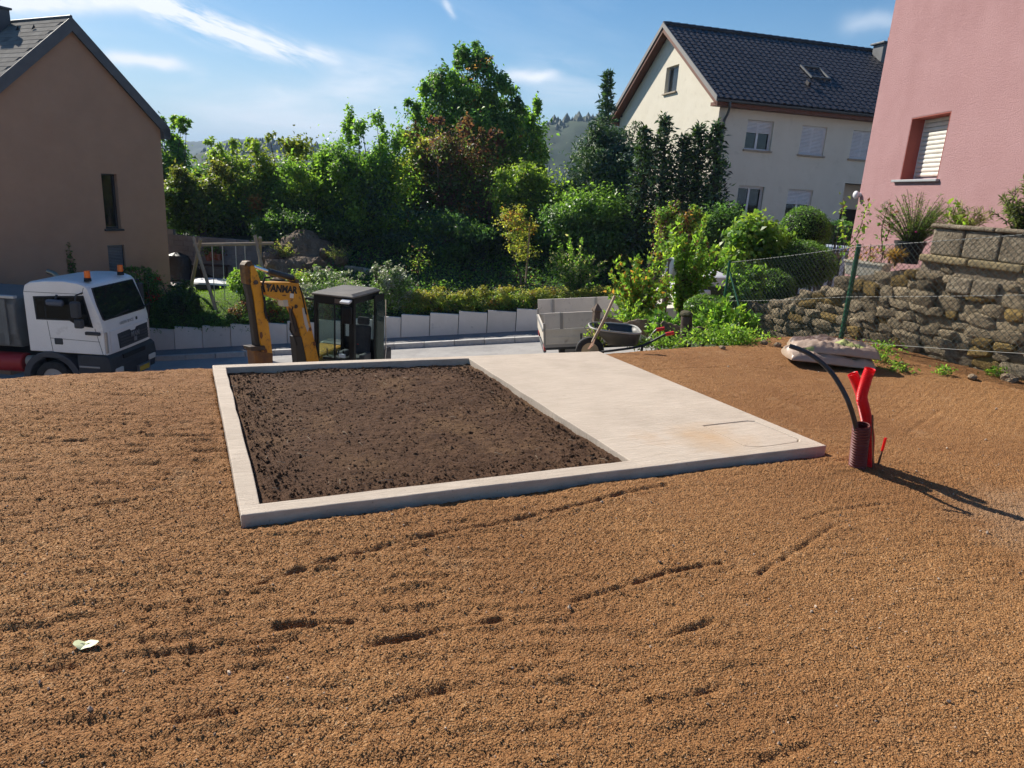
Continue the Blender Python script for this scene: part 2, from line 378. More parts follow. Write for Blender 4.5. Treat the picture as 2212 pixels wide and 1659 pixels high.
GROOVES = [([(560, 1262), (700, 1215), (880, 1168), (1120, 1120), (1300, 1080), (1440, 1048)], .016), ([(600, 1357), (690, 1352), (765, 1343)], .016),
           ([(800, 1395), (960, 1362), (1090, 1335)], .017), ([(1240, 1296), (1345, 1268), (1440, 1235), (1560, 1215)], .016),
           ([(860, 1520), (960, 1495)], .014), ([(100, 1437), (420, 1405), (640, 1385)], .011), ([(1440, 1375), (1540, 1342)], .014),
           ([(1640, 1240), (1720, 1190), (1800, 1135)], .010), ([(1960, 935), (2030, 885)], .010), ([(1500, 1500), (1580, 1478)], .012),
           ([(-60, 1120), (160, 1095), (330, 1075)], .009), ([(-40, 965), (200, 950), (420, 925)], .010), ([(380, 1560), (560, 1530)], .010),
           ([(1380, 800), (1600, 790), (1700, 800)], .008), ([(1740, 1120), (1800, 1100), (1900, 1088)], .011), ([(1650, 1640), (1760, 1600)], .012)]
GROOVES = [([AZ(*p) for p in g], d) for g, d in GROOVES]
def gravel_h(x, y, fine=True):
    z = .030*(vn(x, y, 1.4, 1)-.5)+.016*(vn(x, y, .45, 2)-.5)
    z = z+.014*(vn(x*.30+y*.12, y-x*.18, .042, 3)-.5)*(.5+1.0*vn(x, y, .9, 8))*(1.35-.75*sstep(-1.4, 1.2, x))      # rake ripples, rougher on the left
    if fine: z = z+(1.15-.35*sstep(-1.4, 1.2, x))*(.0075*(vn(x, y, .026, 5)-.5)+.009*(vn(x, y, .0135, 6)-.5))
    a_, b_ = x*.93+y*.36, y*.93-x*.36                                                # rows of dimples left by the tracks of the machine
    z = z+.0034*np.sin(a_*2*pi/.041)*np.sin(b_*2*pi/.034+1.2*np.sin(a_*3.1))*sstep(.42, .66, vn(x*.6+y*.3, y-x*.3, .8, 12))
    for g, d in GROOVES:
        r = seg_d(x, y, g); z = z-d*np.exp(-(r/.013)**2)*(.35+1.1*vn(x, y, .06, 7))+.25*d*np.exp(-((r-.035)/.02)**2)
    cr = np.interp(x, CRX, CRY); e = np.maximum(0, y-cr+.35)
    z = z-.16*e*e*np.where(x < 3, 1, .25)
    ds = seg_d(x, y, [NL, NR]); z = z-.026*np.exp(-(ds/.05)**2)
    return np.where(inside([NL, NR, FR, FL], x, y), -.05, z)
def gravel_mat():
    m, nt, b = new_mat('gravel'); N = nt.nodes; L = nt.links; b.inputs['Roughness'].default_value = .92; b.inputs['Specular IOR Level'].default_value = .25
    tc = N.new('ShaderNodeTexCoord'); v = tc.outputs['Object']
    def vor(s, rnd=1):
        n = N.new('ShaderNodeTexVoronoi'); n.inputs['Scale'].default_value = s; n.inputs['Randomness'].default_value = rnd; L.new(v, n.inputs['Vector']); return n
    def nz(s, d=5):
        n = N.new('ShaderNodeTexNoise'); n.inputs['Scale'].default_value = s; n.inputs['Detail'].default_value = d; n.inputs['Roughness'].default_value = .65; L.new(v, n.inputs['Vector']); return n.outputs[0]
    v1, v2 = vor(165), vor(85)
    sp = N.new('ShaderNodeSeparateColor'); L.new(v1.outputs['Color'], sp.inputs[0])
    rp = N.new('ShaderNodeValToRGB'); L.new(sp.outputs[0], rp.inputs[0]); e = rp.color_ramp.elements
    e[0].position = 0; e[0].color = (.19, .082, .028, 1); e[1].position = 1; e[1].color = (.52, .35, .20, 1)
    for p, c in ((.35, (.31, .148, .052)), (.75, (.38, .190, .070)), (.94, (.46, .255, .110))): k = e.new(p); k.color = (*c, 1)
    def mix(f, a, bb, t='MIX'):
        x = N.new('ShaderNodeMix'); x.data_type = 'RGBA'; x.blend_type = t
        for i, q in ((0, f), (6, a), (7, bb)):
            if isinstance(q, float): x.inputs[i].default_value = q
            elif isinstance(q, tuple): x.inputs[i].default_value = (*q, 1)
            else: L.new(q, x.inputs[i])
        return x.outputs[2]
    def mr(a, lo, hi, o0=0., o1=1.):
        n = N.new('ShaderNodeMapRange'); L.new(a, n.inputs[0])
        for i, q in enumerate((lo, hi, o0, o1)): n.inputs[i+1].default_value = q
        return n.outputs[0]
    c = mix(mr(nz(.55, 6), .36, .62, 0, .75), rp.outputs[0], (.22, .096, .033))          # damp patches
    c = mix(mr(nz(2.3, 5), .60, .74, 0, .5), c, (.43, .26, .135))                        # dry dusty patches
    # pale dusty patch of dried fines by the right edge
    vd = N.new('ShaderNodeVectorMath'); vd.operation = 'DISTANCE'; L.new(v, vd.inputs[0]); vd.inputs[1].default_value = (3.35, 3.75, 0)
    ad = N.new('ShaderNodeMath'); ad.operation = 'MULTIPLY_ADD'; L.new(nz(2.2, 5), ad.inputs[0]); ad.inputs[1].default_value = 1.1; L.new(vd.outputs['Value'], ad.inputs[2])
    c = mix(mr(ad.outputs[0], 1.35, .75, 0, .4), c, (.42, .31, .21))
    L.new(c, b.inputs['Base Color'])
    prev = None
    for src, st, d in ((v2.outputs['Distance'], .85, .012), (v1.outputs['Distance'], .85, .006), (nz(260, 3), .6, .004)):
        bn = N.new('ShaderNodeBump'); bn.inputs['Strength'].default_value = st; bn.inputs['Distance'].default_value = d; bn.invert = src is not None and (src == v1.outputs['Distance'] or src == v2.outputs['Distance'])
        L.new(src, bn.inputs['Height'])
        if prev: L.new(prev, bn.inputs['Normal'])
        prev = bn.outputs[0]
    L.new(prev, b.inputs['Normal']); return m
GRAVEL = gravel_mat()
def build_gravel():
    root = thing('gravel', 'raked brown gravel ground around the concrete foundation', 'gravel'); root['kind'] = 'structure'
    del root['category']
    def part(x0, x1, y0, y1, s):
        X, Y = np.meshgrid(np.arange(x0, x1+s/2, s), np.arange(y0, y1+s/2, s))
        cr = np.interp(X, CRX, CRY); sd = (X-W0[0])*WN[0]+(Y-W0[1])*WN[1]
        keep = (Y < cr+.45) & (sd < .03) & ~inside([NL+(.06, .1), NR+(-.12, .02), FR+(0, -.12), FL+(.12, -.04)], X, Y)
        grid_mesh('gravel_bed', X, Y, gravel_h(X, Y), GRAVEL, root, keep=keep)
    part(-4.8, 5.2, .6, 4.704, .0118); part(-9, 7.2, 4.70, 10.2, .0215); part(-9, -4.8, -1, 4.70, .08); part(5.2, 7.2, -1, 4.70, .08); part(-4.8, 5.2, -1, .6, .08)
build_gravel()
def scatter(name, P, S, lumps, mat, kind='stuff', label=None, parent=None):
    """tens of thousands of small stones: one point mesh, stones set on it by geometry nodes"""
    me = bpy.data.meshes.new(name); me.from_pydata([tuple(p) for p in P.tolist()], [], [])
    at = me.attributes.new('sc', 'FLOAT', 'POINT'); at.data.foreach_set('value', S.astype(np.float32))
    o = link(name, me, None, parent); o['kind'] = kind
    if label: o['label'] = label
    c = bpy.data.collections.new(name+'_shapes')
    for i, l in enumerate(lumps):
        if not l.materials: l.materials.append(mat)
        c.objects.link(bpy.data.objects.new(name+'_shape', l))
    g = bpy.data.node_groups.new(name, 'GeometryNodeTree'); g.interface.new_socket('Geometry', in_out='INPUT', socket_type='NodeSocketGeometry'); g.interface.new_socket('Geometry', in_out='OUTPUT', socket_type='NodeSocketGeometry')
    N = g.nodes; L = g.links; i = N.new('NodeGroupInput'); ou = N.new('NodeGroupOutput'); ip = N.new('GeometryNodeInstanceOnPoints'); ci = N.new('GeometryNodeCollectionInfo')
    ci.inputs[0].default_value = c; ci.inputs[1].default_value = True; ci.inputs[2].default_value = True
    na = N.new('GeometryNodeInputNamedAttribute'); na.data_type = 'FLOAT'; na.inputs[0].default_value = 'sc'
    rv = N.new('FunctionNodeRandomValue'); rv.data_type = 'FLOAT_VECTOR'; rv.inputs[1].default_value = (6.28, 6.28, 6.28)
    m2p = N.new('GeometryNodeMeshToPoints')
    L.new(i.outputs[0], m2p.inputs[0]); L.new(m2p.outputs[0], ip.inputs['Points']); L.new(ci.outputs[0], ip.inputs['Instance']); ip.inputs['Pick Instance'].default_value = True
    L.new(rv.outputs[0], ip.inputs['Rotation']); L.new(na.outputs[0], ip.inputs['Scale']); L.new(ip.outputs[0], ou.inputs[0])
    md = o.modifiers.new('scatter', 'NODES'); md.node_group = g; return o
PEB = PM('pebble', (.32, .155, .056), .85, col2=(.45, .25, .105), vs=1.1, vlo=.4, vhi=.6, rnd=.3, spec=.3)
PEBP = PM('pale_pebble', (.46, .37, .28), .7, col2=(.34, .23, .15), vs=2, rnd=.35)
def build_pebbles():
    rg = np.random.default_rng(11)
    for name, n, lo, hi, mat, near in (('pebbles', 150000, .002, .0052, PEB, 1), ('pale_pebbles', 1700, .0028, .0065, PEBP, 1), ('large_pebbles', 130, .007, .014, PEBP, 0)):
        y = rg.uniform(.9, 5.4, n)**(1.0) if near else rg.uniform(.9, 8.4, n)
        y = np.where(rg.random(n) < .45, .9+(y-.9)*.6, y)
        x = rg.uniform(-1, 1, n)*(1.2+.82*y)
        k = (y < np.interp(x, CRX, CRY)) & ~inside([NL+(-.02, -.02), NR+(.02, -.02), FR+(.02, .02), FL+(-.02, .02)], x, y) & ((x-W0[0])*WN[0]+(y-W0[1])*WN[1] < -.1)
        x, y = x[k], y[k]; s = lo+(hi-lo)*rg.random(len(x))**2.4
        scatter(name, np.stack([x, y, gravel_h(x, y)+s*.25], 1), s, [lump(50+i, 1, .25, (1, .8, .6)) for i in range(4)], mat, label=f'loose {name.replace("_", " ")} strewn over the raked gravel')
build_pebbles()

# ------------------------------------------------------------------ concrete foundation with soil bed
def conc_mat(name, col, col2, stains=False):
    m, nt, b = new_mat(name); N = nt.nodes; L = nt.links; b.inputs['Roughness'].default_value = .85; b.inputs['Specular IOR Level'].default_value = .25
    tc = N.new('ShaderNodeTexCoord'); mp = N.new('ShaderNodeMapping'); L.new(tc.outputs['Object'], mp.inputs[0])
    ang = atan2(NR[1]-NL[1], NR[0]-NL[0]); mp.inputs['Rotation'].default_value = (0, 0, -ang); mp2 = N.new('ShaderNodeMapping'); L.new(mp.outputs[0], mp2.inputs[0]); mp2.inputs['Scale'].default_value = (.35, 9, 1)
    def nz(s, d=5, vec=tc.outputs['Object'], r=.6):
        n = N.new('ShaderNodeTexNoise'); n.inputs['Scale'].default_value = s; n.inputs['Detail'].default_value = d; n.inputs['Roughness'].default_value = r; L.new(vec, n.inputs['Vector']); return n.outputs[0]
    def mixc(f, lo, hi, A, B, top=1.):
        mr = N.new('ShaderNodeMapRange'); mr.inputs[1].default_value = lo; mr.inputs[2].default_value = hi; mr.inputs[4].default_value = top; L.new(f, mr.inputs[0])
        x = N.new('ShaderNodeMix'); x.data_type = 'RGBA'; L.new(mr.outputs[0], x.inputs[0])
        for i, q in ((6, A), (7, B)):
            if isinstance(q, tuple): x.inputs[i].default_value = (*q, 1)
            else: L.new(q, x.inputs[i])
        return x.outputs[2]
    br = nz(14, 4, mp2.outputs[0], .7)
    c = mixc(br, .35, .7, col, col2); c = mixc(nz(1.7, 6), .45, .75, c, tuple(k*.80 for k in col2), .6)
    c = mixc(nz(60, 3), .64, .70, c, (.20, .13, .085), .45)           # crumbs of dirt
    if stains:
        vd = N.new('ShaderNodeVectorMath'); vd.operation = 'DISTANCE'; L.new(tc.outputs['Object'], vd.inputs[0]); vd.inputs[1].default_value = (*AZ(1535, 945, ZT)[:2], ZT)
        nn = nz(5, 5); ad = N.new('ShaderNodeMath'); ad.operation = 'MULTIPLY_ADD'; L.new(nn, ad.inputs[0]); ad.inputs[1].default_value = .55; L.new(vd.outputs['Value'], ad.inputs[2])
        c = mixc(ad.outputs[0], .66, .24, c, (.47, .29, .14), .6)
        vd2 = N.new('ShaderNodeVectorMath'); vd2.operation = 'DISTANCE'; L.new(tc.outputs['Object'], vd2.inputs[0]); vd2.inputs[1].default_value = (*AZ(1395, 945, ZT)[:2], ZT)
        ad2 = N.new('ShaderNodeMath'); ad2.operation = 'MULTIPLY_ADD'; L.new(nn, ad2.inputs[0]); ad2.inputs[1].default_value = .5; L.new(vd2.outputs['Value'], ad2.inputs[2])
        c = mixc(ad2.outputs[0], .42, .22, c, (.45, .26, .12), .4)
    L.new(c, b.inputs['Base Color'])
    prev = None
    for s, st, d, vec in ((14, .8, .006, mp2.outputs[0]), (90, .5, .004, tc.outputs['Object']), (9, .3, .004, tc.outputs['Object'])):
        bn = N.new('ShaderNodeBump'); bn.inputs['Strength'].default_value = st; bn.inputs['Distance'].default_value = d; L.new(nz(s, 4, vec), bn.inputs['Height'])
        if prev: L.new(prev, bn.inputs['Normal'])
        prev = bn.outputs[0]
    L.new(prev, b.inputs['Normal']); return m
CONC = conc_mat('pale_concrete', (.56, .475, .385), (.42, .345, .27), True)
def build_foundation():
    t = thing('concrete_foundation', 'pale concrete foundation slab with a raised edge framing dark soil', 'foundation', (0, 0, 0))
    zz = lambda x, y: ((2200+.7414*x)/1.736, (1280+.7414*y)/1.736)
    cov = [AZ(*zz(*p), ZT)[:2] for p in ((592, 426), (700, 414), (815, 402), (850, 404), (960, 448), (1072, 494), (1068, 506), (950, 524), (868, 532), (795, 526), (690, 474))]
    cc = sum(cov)/len(cov); hole = [cc+(p-cc)*1.018 for p in cov]; plug = [cc+(p-cc)*.984 for p in cov]
    def wob(a, b, n=9, amp=.0012):
        rg = np.random.default_rng(int(abs(a[0])*97)); return [a+(b-a)*i/n+((rg.normal(size=2)*amp) if i else 0) for i in range(n)]
    outer = [NL, NR, FR, FL]; outer = sum([wob(outer[i], outer[(i+1) % 4]) for i in range(4)], [])
    inner = [iNL, iNR, iFR, iFL]; inner = sum([wob(inner[i], inner[(i+1) % 4], 14, .0025) for i in range(4)], [])
    MB().prism(outer, -.12, ZT, 'z', holes=[inner, hole]).build('slab', CONC, t, bevel=.006)
    MB().prism(plug, -.1, ZT-.003, 'z').build('access_cover', CONC, t, bevel=.003, label='rounded access cover cast flush into the slab corner')
    # soil bed
    soil = PM('soil', (.072, .036, .018), .95, col2=(.105, .054, .028), vs=7, col3=(.16, .09, .043), v3=(1.4, .5, .72), bump=[(60, .9, .02), (190, .8, .008)], spec=.2)
    s = .0125; X, Y = np.meshgrid(np.arange(-2.8, 1.1, s), np.arange(3.1, 7.1, s))
    z = .004+.030*(vn(X, Y, .5, 21)-.5)+.014*(vn(X, Y, .16, 22)-.5)+.009*(vn(X, Y, .042, 23)-.5)+.009*(vn(X, Y, .02, 24)-.5)
    e = np.minimum.reduce([seg_d(X, Y, [iNL, iNR]), seg_d(X, Y, [iNR, iFR]), seg_d(X, Y, [iFR, iFL]), seg_d(X, Y, [iFL, iNL])])
    z = z+.006-.012*sstep(.4, 0, e)
    keep = inside([iNL, iNR, iFR, iFL], X, Y) | (e < .03)
    so_ = grid_mesh('soil', X, Y, z, soil, keep=keep); tag(so_, kind='structure')
    rg = np.random.default_rng(3); n = 42000; x = rg.uniform(-2.7, 1, n); y = rg.uniform(3.1, 7, n)
    k = inside([iNL+(.03, .03), iNR+(-.05, .02), iFR+(-.03, -.05), iFL+(.04, -.03)], x, y); x, y = x[k], y[k]
    sc = .0025+.009*rg.random(len(x))**8+.012*(rg.random(len(x)) < .004)
    zz2 = .012+.030*(vn(x, y, .5, 21)-.5)+.014*(vn(x, y, .16, 22)-.5)+.009*(vn(x, y, .042, 23)-.5)
    cl = M('clod', (.088, .047, .025), .95, col2=(.135, .075, .042), vs=1.3, rnd=.4, bump=(6, .6, .2), spec=.2)
    scatter('soil_clods', np.stack([x, y, zz2-.003-sc*.15], 1), sc, [lump(80+i, 2, .3, (1, .85, .7)) for i in range(4)], cl, label='loose dark soil clods on the framed soil bed')
    # pale roots and straw on the soil
    mb = MB()
    for i in range(110):
        px, py = rg.uniform(-2.6, .9), rg.uniform(3.2, 6.9)
        if not inside([iNL, iNR, iFR, iFL], np.array(px), np.array(py)): continue
        a = rg.uniform(0, 6.3); l = rg.uniform(.02, .07); q = np.array([px, py, .035]); d = np.array([cos(a), sin(a), rg.uniform(-.1, .25)])*l
        mb.tube([q, q+d*.5+np.array([0, 0, .006]), q+d], .0012, 4)
    tag(mb.build('straw', M('straw', (.42, .33, .22), .8)), 'thin pale root bits and straw on the dark soil', kind='stuff')
build_foundation()

# ------------------------------------------------------------------ pipes, stakes, leaf
def ribbed(path, r, pitch, depth, n=18, per=4):
    """corrugated tube along a smooth path"""
    path = [np.array(p, float) for p in path]; d = np.cumsum([0]+[np.linalg.norm(b-a) for a, b in zip(path[:-1], path[1:])])
    k = int(d[-1]/pitch*per); t = np.linspace(0, d[-1], k)
    pts = np.stack([np.interp(t, d, [p[i] for p in path]) for i in range(3)], 1)
    rs = [r+depth*(.5+.5*np.tanh(2.2*cos(2*pi*q/pitch))) for q in t]
    return MB().tube(list(pts), rs, n, cap=False)
def spline(P, n=24):
    P = [np.array(p, float) for p in P]; P = [2*P[0]-P[1]]+P+[2*P[-1]-P[-2]]; out = []
    for i in range(1, len(P)-2):
        for t in np.linspace(0, 1, n, endpoint=False):
            a, b, c, d = P[i-1:i+3]; out.append(.5*(2*b+(c-a)*t+(2*a-5*b+4*c-d)*t*t+(3*b-a-3*c+d)*t**3))
    return out+[P[-2]]
def hollow(o, th):
    s = o.modifiers.new('wall', 'SOLIDIFY'); s.thickness = th; s.offset = -1
def build_pipes():
    Yb = AZ(1851, 1014, 0)[1]
    cen = AZ(1852, 1008, 0); top = AY(1862, 916, Yb); top[2] = AY(1862, 918, Yb)[2]
    mar = PM('maroon_plastic', (.10, .016, .014), .55, col2=(.135, .03, .026), vs=9, col3=(.25, .12, .07), v3=(4, .6, .75), spec=.4)
    o = ribbed([cen+(0, 0, -.06), cen, cen+(top-cen)*.5, top], .0505, .0208, .0075, 24, 6)
    o = o.build('corrugated_pipe', mar, smooth=True); hollow(o, .004); tag(o, 'dark maroon corrugated pipe standing upright in the gravel', 'pipe')
    red = PM('red_plastic', (.86, .016, .024), .34, col2=(.74, .012, .018), vs=5, spec=.5); _nt = red.node_tree; _t = _nt.nodes.new('ShaderNodeBsdfTranslucent'); _t.inputs[0].default_value = (.95, .03, .03, 1)
    _x = _nt.nodes.new('ShaderNodeMixShader'); _x.inputs[0].default_value = .35; _nt.links.new(_nt.nodes['Principled BSDF'].outputs[0], _x.inputs[1]); _nt.links.new(_t.outputs[0], _x.inputs[2]); _nt.links.new(_x.outputs[0], _nt.nodes['Material Output'].inputs[0])
    Y2 = Yb+.085
    zz = lambda x, y: ((3000+x*.3618)/1.736, (1200+y*.3618)/1.736)
    A = [AY(*zz(*p), Y) for p, Y in (((715, 1500), Y2), ((715, 1250), Y2), ((700, 1100), Y2), ((660, 900), Y2-.02), ((640, 800), Y2-.035), ((680, 640), Y2-.05), ((728, 505), Y2-.06))]
    B = [AY(*zz(*p), Y) for p, Y in (((690, 1450), Y2+.055), ((690, 1200), Y2+.055), ((685, 1000), Y2+.055), ((660, 880), Y2+.06), ((628, 760), Y2+.065), ((585, 640), Y2+.075), ((545, 555), Y2+.085))]
    A[0][2] = -.06; B[0][2] = -.06; B[0][:2] = AZ(1877, 996, 0)[:2]
    for P, lab in ((A, 'bright red ribbed conduit leaning right, in front of the other red one'), (B, 'bright red ribbed conduit leaning left, crossing behind the other red one')):
        q = ribbed(spline(P, 10), .0315, .0112, .0042, 20, 6).build('red_conduit', red, smooth=True); hollow(q, .002); tag(q, lab, 'conduit', 'red conduits by the maroon pipe')
    hose = PM('black_hose', (.018, .019, .021), .42, col2=(.035, .036, .04), vs=12, spec=.5)
    Hh = [AY(*zz(*p), Y) for p, Y in (((600, 1250), Yb-.005), ((572, 1075), Yb-.01), ((520, 900), Yb-.04), ((460, 760), Yb-.02), ((360, 590), Yb+.02), ((250, 465), Yb+.06), ((120, 365), Yb+.1), ((0, 305), Yb+.14), ((-110, 268), Yb+.17))]
    o = MB().tube(spline(Hh, 8), .0165, 12).build('black_hose', hose, smooth=True); hollow(o, .003); tag(o, 'black plastic hose arching left out of the maroon pipe', 'hose')
    rust = M('rusty_iron', (.11, .055, .032), .8, col2=(.2, .09, .045), vs=30)
    b0 = AZ(1897, 990, 0); p = [b0, b0]
    s0 = AZ(1892, 995, 0); s0[1] += .0; s1 = AY(1890.5, 898, s0[1]-.09)
    s0 = AY(1866, 990, Y2-.065); s0[2] = -.05; s1 = AY(*zz(752, 985), Y2-.06)
    b = thing('iron_rod', 'thin rusty iron rod leaning against the red conduits', 'rod', (s1[0], s1[1], 0))
    s0 = AZ(*zz(690, 1480), 0); s0[2] = -.05; s0[1] = Y2-.06
    MB(off=b.location).tube([s0, s1], .006, 8).build('shaft', rust, b)
    q0 = AZ(*zz(810, 1500), 0); q1 = AY(*zz(888, 1222), q0[1]); f = .52
    t = thing('marker_stake', 'short iron stake with a bright red painted top in the gravel', 'stake', q0)
    d = q1-q0; MB(off=q0).tube([q0-d*.3, q0+d*f], .0075, 8).build('shaft', rust, t)
    MB(off=q0).tube([q0+d*f, q1], .0092, 8).build('painted_top', red, t, label='bright red painted top of the stake')
    # pale leaf lying in the foreground
    c = AZ(185, 1396, 0); L = .034; P = []; n = 14
    outl = [(L*1.25*cos(a)*(1+.08*cos(3*a)), L*.72*sin(a)*(1+.1*cos(a))) for a in np.arange(n)*2*pi/n]
    mb = MB(); vs = [(0, 0, .010)]+[(x, y, .012+.006*cos(2*atan2(y, x))+.004*sin(5*x/L)) for x, y in outl]
    vs += [(x, y, z-.0012) for x, y, z in vs]
    mb.add(vs, [(0, i+1, (i+1) % n+1) for i in range(n)]+[(n+1, n+1+(i+1) % n+1, n+2+i) for i in range(n)]+[(1+i, n+2+i, n+2+(i+1) % n, 1+(i+1) % n) for i in range(n)])
    lf = thing('fallen_leaf', 'pale yellow fallen leaf lying on the gravel', 'leaf', (c[0], c[1], gravel_h(c[0], c[1], False)+.004), .2)
    mb.build('leaf_blade', M('pale_leaf', (.62, .66, .36), .6, col2=(.7, .72, .45), vs=20), lf, smooth=True)
    MB().tube([(-L*1.2, 0, .014), (0, 0, .0135), (L*1.2, .002, .013), (L*1.55, -.006, .006)], .0011, 5).build('leaf_stalk', M('leaf_stalk', (.4, .36, .18)), lf)
build_pipes()
# ------------------------------------------------------------------ street
def build_street():
    xs = np.arange(-60, 60.1, 1.5)
    def strip(name, y0, y1, zf, mat):
        X, Y = np.meshgrid(xs, np.linspace(y0, y1, 4)); o = grid_mesh(name, X, Y, zf(X), mat); tag(o, kind='structure'); return o
    asp = PM('asphalt', (.29, .275, .265), .9, col2=(.34, .325, .31), vs=3, col3=(.23, .22, .215), v3=(.6, .5, .7), bump=(140, .5, .006))
    strip('road', 14.2, 22.78, road_z, asp)
    strip('pavement', 22.93, 24.12, lambda x: pave_z(x), PM('pavement', (.20, .195, .195), .9, col2=(.16, .155, .16), vs=4, bump=(120, .4, .005)))
    k = thing('kerb', 'pale stone kerb along the far pavement edge', 'kerb', (0, 0, 0)); k['kind'] = 'structure'; del k['category']
    km = PM('kerb_stone', (.50, .48, .45), .85, col2=(.40, .38, .36), vs=8, rnd=.12, bump=(50, .3, .005))
    me = MB().box((0, 0, -.1), (.985, .155, .36)).mesh('kerb_stone')
    for i in range(24):
        x = -18.5+i; link('kerb_stone', me, km, k, loc=(x, 22.855, pave_z(x)-.035), rot=(0, -math.atan(.1177), 0))
    # retaining wall of concrete panels, stepping up with the street
    t = thing('retaining_wall', 'low stepped retaining wall of grey concrete panels beside the pavement', 'wall', (-6, 24.14, -4))
    pm = PM('panel_concrete', (.68, .625, .555), .85, col2=(.74, .68, .61), vs=1.7, col3=(.30, .28, .25), v3=(3.2, .62, .78), rnd=.10, bump=[(70, .25, .004), (8, .3, .006)])
    rg = random.Random(4)
    for i in range(26):
        x = -19.5+i; b = -.45; top = float(pave_z(x))+.745+rg.uniform(-.02, .02)
        mb = MB(off=t.location).bx(x-.488, x+.488, 24.09, 24.215, float(pave_z(x))+b, top)
        mb.build('panel', pm, t, bevel=.008)
build_street()

# ------------------------------------------------------------------ building helpers
def rect(x0, x1, z0, z1): return [(x0, z0), (x1, z0), (x1, z1), (x0, z1)]
WHITE = PM('white_pvc', (.74, .74, .75), .4, col2=(.66, .66, .67), vs=4)
GLASS = glass_mat('window_glass', (.02, .03, .04), .75)
DARKG = glass_mat('dark_glass', (.008, .010, .012), .93)
DARK = PM('dark_interior', (.012, .012, .014), .8)
def window(parent, mp, x0, x1, z0, z1, depth, shutter=1.0, sashes=2, frame=WHITE, slat=None, sillm=None, glass=GLASS, slat_h=.055, sill_over=.06, tilt=False, name='window'):
    """mp maps (x, y, z) of the wall's plane to the house's own axes; y = 0 is the wall face, +y goes inwards"""
    def add(mb): mb.v = [mp(*p) for p in mb.v]; return mb
    fw = .06; mb = MB().prism(rect(x0, x1, z0, z1), depth, depth+.07, 'y', holes=[rect(x0+fw, x1-fw, z0+fw, z1-fw)])
    if sashes == 2: mb.bx((x0+x1)/2-.045, (x0+x1)/2+.045, depth-.01, depth+.06, z0+fw, z1-fw)
    w = add(mb).build(name, frame, parent, bevel=.006)
    zs = z1-(z1-z0)*shutter
    n = 2 if sashes == 2 else 1
    for i in range(n):
        a, b = (x0+fw, (x0+x1)/2-.045) if (n == 2 and i == 0) else (((x0+x1)/2+.045, x1-fw) if n == 2 else (x0+fw, x1-fw))
        p = MB().bx(a, b, depth+.03, depth+.042, z0+fw, z1-fw)
        add(p).build('pane', glass, w)
    add(MB().bx(x0, x1, depth+.3, depth+.32, z0, z1)).build('room_interior', DARK, w)
    if shutter > 0:
        k = int(round((z1-zs)/slat_h)); h = (z1-zs)/k
        for i in range(k):
            a = zs+i*h; s = MB().prism([(depth-.035, a+.004), (depth-.048, a+h*.35), (depth-.046, a+h*.7), (depth-.035, a+h-.004), (depth-.022, a+h-.004), (depth-.022, a+.004)], x0+.028, x1-.028, fn=lambda yy, zz, t: (t, yy, zz))
            add(s).build('slat', slat or WHITE, w)
        for xa in (x0+.014, x1-.014): add(MB().bx(xa-.014, xa+.014, depth-.05, depth, z0, z1)).build('guide_rail', frame, w)
    if sillm:
        add(MB().bx(x0-sill_over, x1+sill_over, -.09, depth, z0-.07, z0-.003)).build('sill', sillm, w, bevel=.008)
    return w
RENDERB = [(160, .45, .006), (45, .3, .006)]

